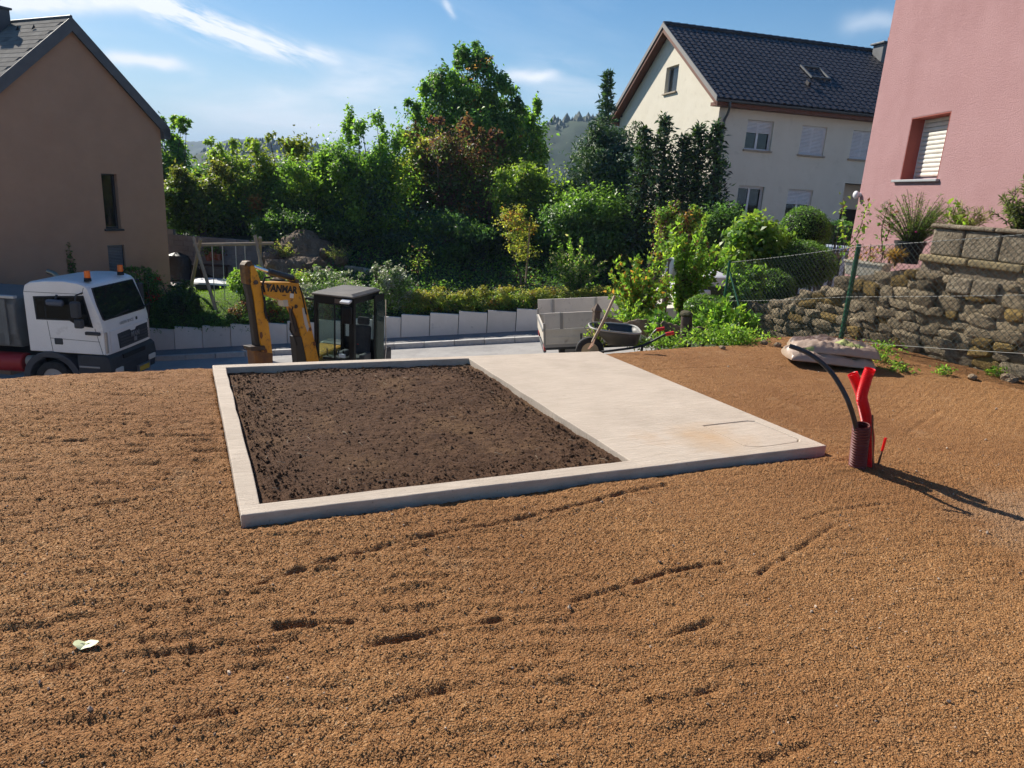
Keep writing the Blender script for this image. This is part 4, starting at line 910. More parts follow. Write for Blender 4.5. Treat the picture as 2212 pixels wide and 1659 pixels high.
shrub('red tipped bush between excavator boom and arm', (560, 668, 635, 705), 24.8, [(YG, 3), (RB, 2), (LG, 2), ((.35, .05, .03), .5)], 6000, .06, 46, 7)
shrub('yellow green bush next to the excavator boom top', (620, 690, 580, 660), 25.9, [(BY, 2), (YG, 3), (LG, 2)], 4000, .075, 47, 6)

SP = 'low golden shrubs along the wall top'
for i in range(11):
    x = 900+i*46; y = 632-i*1.2; shrub(('low golden shrub on the wall top, first' if i == 0 else 'low golden shrub along the retaining wall top'), (x-34, x+36, y-8, y+52), 24.75, [(YG, 3), (BY, 1.5), (MG, 3), (OR, .5)], 3200, .06, 60+i, 6, group=SP, ys=.8, top_col=(.24, .20, .05))
for i, (bx, lab) in enumerate((((400, 600, 360, 540), 'dense dark shrub mass behind the yellow green shrubs, at the left'), ((560, 760, 350, 540), 'dense dark shrub mass behind the swing'), ((740, 960, 345, 545), 'dense dark shrub mass behind the tall feathery shrub'), ((930, 1130, 380, 545), 'dense dark shrub mass under the tall pointed tree'), ((1090, 1290, 380, 545), 'dense dark shrub mass left of the spruce foot'))):
    shrub(lab, bx, 36, [(DG, 4), (MG, 2.5), (BG, 1.5)], 9000, .19, 170+i, 9, group=HB)
ORD = ['first', 'second', 'third', 'fourth', 'fifth', 'sixth', 'seventh', 'eighth', 'ninth', 'tenth', 'eleventh']
for k, o in enumerate(o for o in sorted(bpy.data.objects, key=lambda q: -q.location.x) if o.get('group') == SP): o['label'] = 'low golden shrub on the retaining wall top, %s counted from the right' % ORD[k]
for i, (x, y) in enumerate(((350, 705), (400, 700), (450, 700), (500, 700), (545, 705))):
    shrub('dark ground cover clump spilling over the retaining wall, %s from the lorry' % ORD[i], (x-32, x+32, y-28, y+18), 24.45, [(DG, 3), (MG, 2), (GR, 2)], 2600, .055, 80+i, 6, 'ground_cover_plant', 'plant', group='ground cover along the left wall top')
# young staked tree with yellow leaves
def young_tree():
    Y = 27; b = AY(1128, 622, Y); base = np.array([b[0], Y, gz(b[0], Y)])
    bl = [(AY(x, y, Y), (rx, rx, rz)) for x, y, rx, rz in ((1100, 475, .45, .42), (1130, 490, .45, .4), (1110, 510, .35, .3), (1128, 540, .55, .32), (1120, 462, .25, .3), (1088, 458, .2, .22))]
    woody('young_tree', 'young staked tree with sparse orange yellow leaves', 'tree', base, bl, [(BY, 3), (OR, 1.2), (YG, 3)], 2400, .085, 90, trunk=.035, clumps=60, cr=.3)
    s = thing('tree_stake', 'wooden stake beside the young yellow leaved tree', 'stake', base+np.array([.12, -.05, 0]))
    MB().cyl((0, 0, -.2), (.02, 0, AY(1132, 490, Y)[2]-base[2]), .04, .035, 8).build('stake_pole', M('stake_wood', (.28, .20, .13), .85, col2=(.36, .27, .18), vs=10), s)
young_tree()
shrub('red flowered rose bush at the brown house base', (262, 352, 578, 650), 24.7, [(DG, 3), (MG, 3), ((.45, .02, .02), .35)], 4200, .075, 91, 6, 'rose_bush', 'rose bush', spiky=.5)
c0 = AY(152, 560, 23.2)
shrub('thin climbing plant against the brown house wall', (140, 166, 528, 640), 23.9, [(DG, 3), (MG, 2)], 900, .07, 92, 6, 'climbing_plant', 'plant')
# undergrowth on the bank
def undergrowth():
    rg = np.random.default_rng(8); n = 30000; x = rg.uniform(-9.5, 7, n); y = rg.uniform(24.4, 33.5, n); k = (x > -8.3) | (y > 29); x, y = x[k], y[k]
    d = vn(x, y, 1.1, 3); z = ground_h(x, y)+rg.uniform(0, .32, len(x))*d*1.4; P = np.stack([x, y, z], 1); I = (d*40).astype(int)
    C = palette_cols([(DG, 4), (MG, 3), (BG, 2), (LG, .5), (RB, .25)], I, len(P), rg, .3)
    o = quads('undergrowth', leaf_quads(P, .12, rg, None, .7, .5, -.2), C, LEAF); tag(o, 'dark leafy undergrowth covering the bank', kind='stuff')
undergrowth()
# lawn
def lawn():
    X, Y = np.meshgrid(np.arange(-14.5, -7.2, .15), np.arange(24.3, 29.6, .15)); keep = np.ones(X.shape, bool)
    o = grid_mesh('lawn', X, Y, ground_h(X, Y)+.02, PM('turf', (.06, .115, .015), .95, col2=(.085, .14, .02), vs=4)); tag(o, kind='structure')
    rg = np.random.default_rng(6); n = 26000; x = rg.uniform(-14, -7.6, n); y = rg.uniform(24.9, 29.5, n); P = np.stack([x, y, ground_h(x, y)+.02], 1)
    V = leaf_quads(P, .075, rg, None, .2, .14, -1.6, .0); C = np.array([(.12, .20, .022)])*np.exp(rg.normal(0, .2, n))[:, None]
    tag(quads('grass', V, C, LEAF), 'short sunlit lawn grass below the swing', kind='stuff')
lawn()
# right-hand garden plants, close
def spiky_bush(label, bx, Y, n, leaf, pal, seed, name, aspect=.14, base_z=None, cat='shrub', flowers=0, stems_n=26):
    c, rx, rz = box_at(*bx, Y); rg = np.random.default_rng(seed); base = np.array([c[0], Y, c[2]-rz if base_z is None else base_z]); t = thing(name, label, cat, base); P = []; A = []; mb = MB()
    for i in range(stems_n):
        a = rg.uniform(0, 2*pi); k = rg.uniform(.2, 1)**.7; e = np.array([cos(a)*rx*k, sin(a)*rx*k*.7, (c[2]+rz-base[2])*rg.uniform(.55, 1.03)*(1.1-.45*k)])
        mid = e*np.array([.35, .35, .55]); pts = spline([(0, 0, -.02), mid, e], 6); m = len(pts); mb.tube(pts, [.007*(1-.7*j/m) for j in range(m)], 4)
        for _ in range(n//stems_n):
            q = rg.uniform(.18, 1); j = min(int(q*(m-1)), m-2); p = pts[j]+(pts[j+1]-pts[j])*(q*(m-1)-j); d = pts[j+1]-pts[j]; d = d/np.linalg.norm(d); P.append(p); A.append(d*.9+rg.normal(size=3)*.6)
    P = np.array(P); V = leaf_quads(P, leaf, rg, None, .2, aspect, .0, .03, align=unit(np.array(A)))
    quads('foliage', V, palette_cols(pal, (rg.random(len(P))*30).astype(int), len(P), rg, .25), LEAF, t); mb.build('stems', BARK, t)
    for i in range(flowers):
        p = P[rg.integers(len(P))]; link('flower', lump(i+5, 1, .2, (.02, .02, .015)), M('magenta_petal', (.5, .03, .16), .6), t, loc=p+(0, -.03, .01))
    return t
def clipped(label, cx, cy, rpx, Y, seed, zs=1., n=9000, leaf=.032, name='clipped_bush', pal=((DG, 3), (MG, 3), (LG, .6))):
    c = AY(cx, cy, Y); r = rpx/FPX*Y*1.03; rg = np.random.default_rng(seed); base = np.array([c[0], Y, min(gz(c[0], Y), c[2]-r*.9)])
    t = thing(name, label, 'bush', base, group='clipped round bushes'); d = unit(rg.normal(size=(n, 3))); bump = 1+.05*np.sin(d@rg.normal(size=3)*5)+.04*np.sin(d@rg.normal(size=3)*9)
    rr = rg.uniform(.9, 1.02, n)*bump; P = c+d*(rr*r)[:, None]*np.array([1, 1, zs])-base
    quads('crown', leaf_quads(P, leaf, rg, d*1.2, .1, .6, .2), palette_cols(list(pal), (rg.random(n)*50).astype(int), n, rg, .28), GLOSSY, t)
    o = link('shade_core', lump(seed, 3, .04, (r*.86, r*.86, r*.86*zs)), PM('bush_inner_shade', (.012, .018, .008), 1), t, loc=c-base)  # solid dark core: the bush's inner shade put into the colour
    MB().cyl((0, 0, -.05), tuple(c-base), .04, .02, 8).build('stems', BARK, t)
    return t
clipped('round clipped bush, the uppermost ball behind the wire fence', 1737, 498, 50, 14.6, 101, .92)
clipped('wide clipped bush ball below the uppermost one behind the fence', 1730, 572, 66, 13.6, 102, .72, 11000)
clipped('clipped bush at the low end of the stone wall', 1672, 625, 42, 12.6, 103, .95, 6000)
clipped('clipped mound beside the old round fence post', 1528, 668, 46, 11.6, 104, .62, 7000, pal=((MG, 3), (DG, 2), (YG, .8)))
shrub('bright green large leaved creeper heap behind the fence corner', (1545, 1712, 452, 640), 13.8, [(LG, 5), (YG, 3), (MG, 1.5)], 7000, .10, 105, 9, 'creeper', 'creeper', mat=GLOSSY, aspect=.62)
spiky_bush('yellow and red leaved climber over the left old fence post', (1300, 1470, 520, 735), 11.2, 4200, .075, [(YG, 3), (MG, 3), (OR, .8), (LG, 2)], 106, 'climber', .55, cat='climbing plant', stems_n=46)
spiky_bush('leggy shrub with bare stems in front of the white truck cab', (1395, 1575, 430, 705), 12.6, 5200, .085, [(YG, 3), (LG, 3), (OR, .5), (RB, .8), (MG, 2)], 107, 'leggy_shrub', .55, stems_n=44)
spiky_bush('low leafy plants around the wheelbarrow handles', (1380, 1500, 668, 750), 9.9, 1700, .085, [(MG, 3), (LG, 3), (GR, 2)], 108, 'leafy_plant', .5, cat='plant', stems_n=40)
spiky_bush('leafy tangle under the fence corner post', (1480, 1650, 640, 755), 9.9, 3200, .09, [(MG, 3), (LG, 4), (YG, 1)], 109, 'leafy_plant', .5, cat='plant', stems_n=60)
shrub('lush creeper leaves inside the fence behind the corner post', (1565, 1660, 565, 720), 12.2, [(LG, 3), (MG, 3), (DG, 2)], 4200, .085, 110, 8, 'leafy_plant', 'plant', mat=GLOSSY, r0=.012)
spiky_bush('thin weeds in front of the tipper tailboard', (1250, 1335, 680, 765), 8.9, 420, .06, [(MG, 2), (YG, 2), ((.3, .25, .15), 2)], 111, 'weed_clump', .3, cat='weeds', stems_n=22)
spiky_bush('vines hanging over the tipper truck side board', (1290, 1425, 628, 735), 10.6, 1500, .06, [(YG, 2), (LG, 3), (MG, 2)], 112, 'vine', .5, cat='vine', stems_n=30)
# plants on the stone wall
spiky_bush('leafy shrub with pale flowers behind the tipper truck', (1175, 1315, 500, 650), 26, 6000, .11, [(MG, 3), (LG, 2), ((.40, .37, .25), 1), (DG, 1)], 48, 'flowering_shrub', .5, stems_n=60)
spiky_bush('rosemary bush in a pot on the stone wall', (1890, 2070, 400, 545), 10.6, 10000, .045, [((.10, .12, .05), 3), (MG, 3), ((.16, .15, .08), 2)], 120, 'rosemary_bush', flowers=6, stems_n=120, base_z=1.12)
spiky_bush('olive leaved branch bush at the right photo edge on wall', (2140, 2300, 372, 520), 9.3, 2400, .075, [((.11, .13, .06), 3), ((.07, .09, .035), 3)], 121, 'olive_bush', .22, stems_n=30, base_z=1.45)
spiky_bush('grassy pale plant in front of the pink wall', (2030, 2150, 418, 500), 11.2, 1200, .10, [((.16, .15, .09), 3), ((.12, .14, .05), 2)], 122, 'grassy_plant', .12, stems_n=26, base_z=1.3, cat='plant')
def sparse_rose(label, pts_px, Y, seed, n=130, leaf=.07, pal=((MG, 3), (YG, 2), (RB, .8), (OR, .3)), r=.009, base=None):
    rg = np.random.default_rng(seed); P0 = [AY(x, y, Y) for x, y in pts_px[0]]; b = P0[0]; t = thing('rose_plant', label, 'rose', b, group='roses on the wall'); mb = MB(); P = []
    for line in pts_px:
        q = spline([AY(x, y, Y)-b+np.array([0, rg.uniform(-.06, .06), 0]) for x, y in line], 6); m = len(q); mb.tube(q, [r*(1-.6*i/m) for i in range(m)], 5)
        for _ in range(n//len(pts_px)): k = rg.integers(int(m*.25), m); P.append(q[k]+rg.normal(size=3)*np.array([.05, .05, .035]))
    P = np.array(P); quads('foliage', leaf_quads(P, leaf, rg, None, .4, .6, .6), palette_cols(list(pal), (rg.random(len(P))*20).astype(int), len(P), rg, .2), LEAF, t); mb.build('stems', M('rose_stem', (.10, .06, .035), .8), t)
sparse_rose('tall sparse rose at the pink house corner', [[(1826, 590), (1822, 540), (1818, 480), (1822, 428)], [(1824, 545), (1850, 510), (1868, 460), (1880, 438)]], 10.9, 130, 150)
sparse_rose('smaller sparse rose left of the rosemary bush', [[(1912, 560), (1905, 500), (1920, 440)], [(1908, 520), (1935, 470)]], 10.9, 131, 70, pal=((MG, 2), (RB, 2), (DG, 1)))
sparse_rose('broad leaved weed in front of the pink wall', [[(2065, 495), (2062, 470), (2070, 440)], [(2065, 480), (2090, 465)]], 10.4, 132, 40, .09, ((LG, 3), (YG, 2)))
# weeds along the gravel edge
def weeds(label, spots, seed, name='weeds', leaf=.05):
    rg = np.random.default_rng(seed); P = []; A = []
    for (x, y, Y, r, h, n) in spots:
        b = AZ(x, y, 0) if Y is None else AY(x, y, Y); 
        for _ in range(n):
            d = rg.normal(size=2)*r; z = rg.random()**1.3*h; P.append((b[0]+d[0], b[1]+d[1]*.7, b[2]+z)); A.append((d[0]*2, d[1]*2, .25))
    P = np.array(P); V = leaf_quads(P, leaf, rg, None, .4, .38, -.2, align=np.array(A)*.6); return quads(name, V, palette_cols([(LG, 3), (YG, 1.5), (MG, 3)], (rg.random(len(P))*30).astype(int), len(P), rg, .25), LEAF)
tag(weeds('', [(1520, 742, 9.2, .16, .18, 500), (1570, 745, 9.0, .18, .25, 700), (1610, 748, 9.0, .14, .22, 500), (1650, 748, 9.3, .12, .12, 300), (1440, 748, 8.9, .16, .14, 350), (1385, 750, 8.8, .1, .1, 150)], 140), 'green weeds and grass tufts along the far gravel edge', kind='stuff')
for i, (x, y, r, h, n, lab) in enumerate(((1900, 778, .10, .22, 420, 'weed tuft just behind the soil bags'), (1938, 800, .07, .09, 170, 'low weed tuft right of the soil bags'), (2038, 808, .05, .09, 130, 'small weed at the wall foot, middle one'), (2148, 812, .05, .10, 140, 'small weed at the wall foot, nearest the photo edge'))):
    t = thing('weed', lab, 'weed', AZ(x, y, 0), group='weeds at the stone wall foot'); o = weeds('', [(x, y, None, r, h, n)], 150+i, 'foliage', .04); o.data.transform(Matrix.Translation(-Vector(t.location))); o.parent = t
# far woods
def hills():
    hm = PM('forest_hill', (.030, .052, .022), .95, col2=(.05, .075, .028), vs=.05, col3=(.02, .034, .018), v3=(.02, .45, .65))
    rg = np.random.default_rng(2)
    for name, pts, Y, step in (('hill', [(-900, 300), (250, 335), (390, 318), (440, 308), (500, 314), (560, 300), (640, 318), (760, 330), (900, 340)], 1500, 14), ('hill', [(880, 345), (1000, 320), (1120, 290), (1190, 272), (1250, 262), (1330, 248), (1500, 225), (2600, 240)], 560, 6), ('hill', [(100, 380), (430, 346), (470, 330), (510, 322), (560, 316), (640, 322), (800, 345)], 620, 7)):
        a = [AY(x, y, Y) for x, y in pts]; X, D = np.meshgrid(np.arange(a[0][0], a[-1][0], step), np.arange(-1, 1.01, .03))
        top = np.interp(X, [p[0] for p in a], [p[2] for p in a]); YY = Y+D*Y*.28; b = -40
        Z = b+(top-b)*np.cos(np.clip(D, -1, 1)*pi/2)**1.0+step*.75*(vn(X, YY, step*1.7, 3)+.6*vn(X, YY, step*.9, 4)-.8)
        tag(grid_mesh(name, X, YY, Z, hm, smooth=False), 'wooded hill far behind the bank', kind='structure')
    # tree tops along the nearer ridges
    P = []; 
    for Y, pts, n, s in ((540, [(880, 345), (1190, 274), (1250, 264), (1500, 227)], 900, 1.0), (600, [(430, 348), (510, 324), (560, 318), (640, 324), (800, 347)], 700, 1.1)):
        a = [AY(x, y, Y) for x, y in pts]
        for _ in range(n):
            x = rg.uniform(a[0][0], a[-1][0]); f = rg.random()**1.5; top = np.interp(x, [p[0] for p in a], [p[2] for p in a]); z = top-f*.55*(top+40); P.append((x, Y-f*Y*.16, z, s*rg.uniform(4.5, 9), rg.random()))
    V = []; C = []
    for x, y, z, h, k in P:
        w = h*(.26 if k < .45 else .55); m = 7
        for j in range(m):
            a0, a1 = 2*pi*j/m, 2*pi*(j+1)/m; p0 = np.array([x+w*cos(a0), y+w*sin(a0), z]); p1 = np.array([x+w*cos(a1), y+w*sin(a1), z])
            V.append([p0, p1, p1*.55+np.array([x, y, z])*.45+np.array([0, 0, h*.55]), p0*.55+np.array([x, y, z])*.45+np.array([0, 0, h*.55])]); C.append((.02, .04, .02) if k < .45 else (.05, .075, .025))
            V.append([p1*.55+np.array([x, y, z])*.45+np.array([0, 0, h*.55]), np.array([x, y, z+h]), np.array([x, y, z+h*1.01]), p0*.55+np.array([x, y, z])*.45+np.array([0, 0, h*.55])]); C.append((.02, .04, .02) if k < .45 else (.05, .08, .025))
    tag(quads('forest', np.array(V), np.array(C)*1.0, leaf_mat('far_leaf', .1)), 'far wooded slopes of mixed trees on the hills', kind='stuff')
hills()
# ------------------------------------------------------------------ vehicles
TYRE = PM('tyre', (.016, .016, .017), .85, col2=(.035, .032, .03), vs=6, bump=(30, .5, .01))
def wheel(parent, c, r, w, axis='y', rim=(.35, .35, .36)):
    """tyre with a dished rim; axis is the axle direction"""
    def mp(p): return (c[0]+p[0], c[1]+p[1], c[2]+p[2])
    prof = [(.62, -.5), (.93, -.5), (1, -.38), (1, .38), (.93, .5), (.62, .5)]; n = 26
    ring = [[(r*a*cos(t), w*b, r*a*sin(t)) for a, b in prof] for t in np.arange(n)*2*pi/n]
    P = [mp(p) for rg_ in ring for p in rg_]; k = len(prof)
    F = [(i*k+j, i*k+(j+1) % k, ((i+1) % n)*k+(j+1) % k, ((i+1) % n)*k+j) for i in range(n) for j in range(k)]
    w_ = MB().add(P, F).build('wheel', TYRE, parent, smooth=True)
    m = MB(); m.cyl(mp((0, -w*.36, 0)), mp((0, w*.36, 0)), r*.63, n=20); m.cyl(mp((0, -w*.46, 0)), mp((0, -w*.34, 0)), r*.3, n=12)
    for t in np.arange(8)*2*pi/8: m.cyl(mp((r*.42*cos(t), -w*.40, r*.42*sin(t))), mp((r*.42*cos(t), -w*.34, r*.42*sin(t))), r*.04, n=6)
    m.build('rim', PM('rim_metal', rim, .5, metal=.4), w_); return w_
VG = glass_mat('vehicle_glass', (.012, .017, .015), .9, .03, 2.1); SIDEG = glass_mat('side_glass', (.008, .010, .010), .95, .05, 1.45, .12)
CLEAR = glass_mat('clear_green_glass', (.09, .14, .12), .16, .05)
TRIM = PM('dark_trim', (.028, .031, .038), .6, col2=(.04, .044, .052), vs=5)
def put_text(parent, txt, size, mat, o, e1, e2, depth=.003, bold=0, inv=None, name='lettering'):
    """lettering laid on a surface: o centre, e1 reading direction, e2 up (world or parent axes)"""
    e1 = unit(np.array(e1, float)); e2 = np.array(e2, float); e2 = unit(e2-e1*(e1@e2)); e3 = np.cross(e1, e2)
    ob = link(name, text_mesh(txt, size, depth, bold), mat, parent)
    M4 = Matrix([[e1[0], e2[0], e3[0], o[0]], [e1[1], e2[1], e3[1], o[1]], [e1[2], e2[2], e3[2], o[2]], [0, 0, 0, 1]])
    ob.matrix_local = (inv @ M4) if inv is not None else M4; return ob
def build_lorry():
    off = np.array([-12.2, 19.65, -4.6]); t = thing('lorry', 'white cab lorry with two orange beacons and grey skip behind', 'lorry', off)
    B = lambda: MB(off=off)
    wp = PM('white_lorry_paint', (.82, .81, .79), .35, col2=(.77, .76, .74), vs=1.5, col3=(.55, .53, .49), v3=(2.2, .6, .8), spec=.5, coat=.2)
    y0, y1 = 18.5, 20.85
    prof = [(-13.21, -3.36), (-13.21, -1.72), (-13.16, -1.54), (-13.02, -1.45), (-12.6, -1.385), (-12.1, -1.36), (-11.7, -1.40), (-11.53, -1.46), (-11.46, -1.53), (-11.17, -2.42), (-11.13, -2.6), (-11.12, -3.36)]
    def ring(y, s): return [((p[0]+12.2)*(1-.6*s)-12.2, y, -2.4+(p[1]+2.4)*(1-s)) for p in prof]
    b = B().loft([ring(y0, .03), ring(y0+.05, .004), ring(y0+.2, -.004), ring((y0+y1)/2, -.012), ring(y1-.2, -.004), ring(y1-.05, .004), ring(y1, .03)]).build('cab', wp, t, smooth=True)
    # windscreen on the raked front
    def ws(y, f, d=.012):  # f 0 top .. 1 bottom
        x = -11.46+.29*f; z = -1.53-.89*f; n = unit(np.array([.89, 0, .29])); return (x+n[0]*d, y, z+n[2]*d)
    def fpanel(pts, d0, d1):
        k = len(pts); P = [ws(y, f, d1) for y, f in pts]+[ws(y, f, d0) for y, f in pts]
        return B().add(P, [tuple(range(k)), tuple(range(k, 2*k))[::-1]]+[(i, (i+1) % k, k+(i+1) % k, k+i) for i in range(k)])
    fpanel([(18.66, .02), (20.69, .02), (20.76, .5), (20.76, .95), (20.70, 1.0), (18.65, 1.0), (18.59, .95), (18.59, .5)], .0, .022).build('windscreen_seal', DARK, b)
    fpanel([(18.70, .05), (20.65, .05), (20.71, .5), (20.71, .92), (20.66, .96), (18.69, .96), (18.64, .92), (18.64, .5)], .023, .030).build('windscreen', VG, b)
    for yy in (19.1, 20.3): B().box(ws(yy+.35, .93, .045), (.03, .75, .03), 0, .12).build('wiper', DARK, b)
    # nose panel, grille, lamps
    fx = -11.118
    B().bx(fx, fx+.02, 18.75, 20.72, -3.34, -2.72).build('nose_flap', wp, b, bevel=.012)
    g = B().prism([(19.08, -2.86), (19.7, -2.84), (19.76, -2.90), (20.0, -2.90), (20.06, -2.83), (20.66, -2.81), (20.67, -3.27), (19.14, -3.29)], fx+.021, fx+.034, 'x').build('grille', TRIM, b)
    for k in range(4): B().bx(fx+.035, fx+.055, 19.14, 20.64, -3.26+k*.085, -3.22+k*.085).build('grille_bar', PM('grille_bar', (.05, .055, .066), .5), g)
    ch = PM('badge_chrome', (.30, .31, .33), .35, metal=.7)
    put_text(g, 'MAN', .20, ch, np.array([fx+.062, 19.92, -3.0])-off, (0, 1, 0), (0, 0, 1), .008, .004)
    bd = B().bx(fx+.055, fx+.062, 19.84, 20.0, -3.21, -3.09).build('badge', ch, g, bevel=.02)
    put_text(b, 'GREEN SPACE', .115, PM('grey_print', (.30, .31, .30), .6), np.array([-11.128+.02, 19.62, -2.60])-off, (0, 1, 0), (0, 0, 1), .002)
    B().bx(-11.125, -11.108, 20.12, 20.2, -2.64, -2.55).build('logo_mark', PM('logo_dark', (.05, .06, .05), .6), b, bevel=.01)
    for yy in (18.56, 20.74): B().bx(-11.16, -11.09, yy-.035, yy+.055, -3.3, -2.72).build('corner_lamp', PM('amber_lens', (.45, .40, .34), .25), b, bevel=.02)
    bp = [(-11.9, -3.37), (-11.10, -3.37), (-11.02, -3.46), (-10.99, -3.72), (-11.06, -4.16), (-11.3, -4.2), (-11.9, -4.2)]
    bu = B().prism(bp, y0-.04, y1+.04, 'y').build('bumper', TRIM, t, bevel=.05)
    B().bx(-11.03, -10.975, 19.1, 20.25, -3.56, -3.45).build('step_recess', DARK, bu)
    for yy in (18.85, 20.62): 
        h = B().bx(-11.02, -10.962, yy-.19, yy+.19, -3.92, -3.76).build('headlight', PM('lamp_glass', (.62, .60, .55), .15, spec=.8), bu, bevel=.04)
    pl = B().bx(-11.04, -10.955, 19.85, 20.38, -4.13, -3.99).build('number_plate', PM('yellow_plate', (.62, .40, .03), .5), bu, bevel=.008)
    B().prism([(19.80, -4.17), (20.43, -4.17), (20.43, -3.94), (19.80, -3.94)], -11.03, -10.957, 'x', holes=[[(19.84, -4.14), (20.39, -4.14), (20.39, -3.98), (19.84, -3.98)]]).build('plate_frame', ch, bu)
    # side: door glass, seams, handle
    win = [(-12.95, -1.83), (-12.93, -2.46), (-12.03, -2.44), (-11.82, -2.56), (-11.40, -2.60), (-11.58, -1.73)]
    B().prism(win, y0-.004, y0+.06, 'y').build('side_window_seal', DARK, b)
    B().prism([(-12.90, -1.87), (-12.885, -2.42), (-12.03, -2.40), (-11.82, -2.51), (-11.46, -2.545), (-11.62, -1.77)], y0-.009, y0-.0045, 'y').build('side_window', SIDEG, b)
    B().bx(-12.66, -12.64, y0-.012, y0-.0095, -2.42, -1.85).build('window_post', DARK, b)
    sm = PM('seam', (.10, .10, .10), .8)
    for (xa, za, xb, zb) in ((-12.64, -2.48, -12.57, -3.34), (-11.36, -2.62, -11.20, -3.34), (-12.59, -2.95, -11.25, -2.98), (-13.18, -1.72, -11.62, -1.70), (-11.62, -1.70, -11.56, -1.52)):
        d = np.array([xb-xa, zb-za]); L = np.hypot(*d); B().box(((xa+xb)/2, y0+.002, (za+zb)/2), (L, .012, .012), ry=-atan2(d[1], d[0])).build('door_seam', sm, b)
    B().bx(-12.50, -12.27, y0-.02, y0+.03, -3.12, -2.94).build('door_handle', TRIM, b, bevel=.03)
    B().bx(-11.62, -11.22, y0-.06, y0+.03, -2.80, -2.71).build('cab_grip', TRIM, b, bevel=.02)
    # mirrors
    m = B().bx(-11.80, -11.56, 18.18, 18.34, -2.30, -1.86).build('mirror', TRIM, t, bevel=.05)
    B().bx(-11.74, -11.52, 18.2, 18.34, -2.58, -2.33).build('wide_angle_mirror', TRIM, m, bevel=.04)
    B().tube([(-11.6, 18.52, -1.66), (-11.66, 18.3, -1.70), (-11.68, 18.26, -1.9)], .022, 8).build('mirror_arm', TRIM, m)
    B().bx(-12.52, -12.06, 18.3, 18.44, -2.03, -1.86).build('kerb_mirror', PM('blue_grey_plastic', (.07, .085, .12), .4), m, bevel=.06)
    B().tube([(-12.3, 18.44, -1.86), (-12.3, 18.5, -1.76)], .03, 8).build('mirror_arm', TRIM, m)
    m2 = B().bx(-11.55, -11.36, 21.0, 21.16, -2.35, -1.7).build('mirror', TRIM, t, bevel=.05)
    B().tube([(-11.5, 20.8, -1.62), (-11.46, 21.05, -1.6), (-11.46, 21.08, -1.75)], .022, 8).build('mirror_arm', TRIM, m2)
    # beacons
    ob = PM('orange_lens', (.85, .16, .015), .2, spec=.6)
    for (x, y) in ((-11.62, 18.82), (-11.58, 20.35)):
        z = -1.37; bs = B().cyl((x, y, z-.02), (x, y, z+.07), .095, .085, 16).build('beacon', DARK, t, smooth=True)
        B().cyl((x, y, z+.072), (x, y, z+.27), .078, .072, 16).build('beacon_lens', ob, bs, smooth=True, bevel=.015)
    # arch, wheel, step
    pts = [(-13.42, -4.25)]+[(-12.63+.80*cos(a), -4.12+.80*sin(a)) for a in np.linspace(pi, .18, 14)]+[(-11.85, -4.2)]+[(-12.63+.62*cos(a), -4.12+.62*sin(a)) for a in np.linspace(.05, pi, 14)]
    for ya in (y0-.06, y1-.4): B().prism(pts, ya, ya+.45, 'y').build('wheel_arch', PM('blue_black_plastic', (.045, .050, .062), .55), t, bevel=.03)
    for ya in (18.62, 20.7): wheel(t, np.array([-12.63, ya, -4.12])-off, .5, .3)
    st = B().bx(-11.88, -11.2, y0-.03, y0+.3, -3.98, -3.38).build('step_box', TRIM, t, bevel=.03)
    B().bx(-11.86, -11.3, y0-.06, y0+.02, -3.72, -3.67).build('step', ch, st, bevel=.01)
    # exhaust, chassis, skip
    B().tube(spline([(-13.35, 20.2, -2.6), (-13.35, 20.2, -1.7), (-13.42, 20.2, -1.48), (-13.62, 20.2, -1.40)], 6), .075, 12).build('exhaust', PM('exhaust_steel', (.33, .27, .20), .35, metal=.8), t, smooth=True)
    B().bx(-20, -13.2, 19.1, 20.2, -3.9, -3.62).build('chassis', TRIM, t)
    sk = PM('grey_skip', (.115, .125, .128), .55, col2=(.15, .16, .16), vs=2, col3=(.08, .075, .065), v3=(2, .55, .75))
    prof2 = [(18.62, -3.3), (18.5, -2.9), (18.5, -2.1), (18.6, -1.92), (20.7, -1.92), (20.8, -2.1), (20.8, -2.9), (20.68, -3.3)]
    s_ = B().prism(prof2, -20, -13.5, 'x').build('skip', sk, t, bevel=.05)
    for x in (-13.75, -14.9, -16.1, -17.3): B().bx(x-.06, x+.06, 18.43, 18.5, -3.2, -1.95).build('skip_rib', sk, s_, bevel=.015)
    B().bx(-20, -13.45, 18.46, 18.6, -1.93, -1.86).build('skip_rim', PM('worn_steel', (.5, .49, .46), .5), s_, bevel=.01)
    B().cyl((-14.9, 18.75, -3.75), (-13.5, 18.75, -3.75), .27, n=20).build('red_tank', PM('red_tank', (.32, .018, .02), .5), t, smooth=True, bevel=.03)
    B().cyl((-13.45, 18.75, -3.7), (-13.3, 18.75, -3.7), .16, n=16).build('air_filter', PM('beige_metal', (.33, .30, .24), .5), t, smooth=True)
    for x in (-17.2, -18.5):
        for ya in (18.7, 20.6): wheel(t, np.array([x, ya, -4.12])-off, .5, .3)
build_lorry()

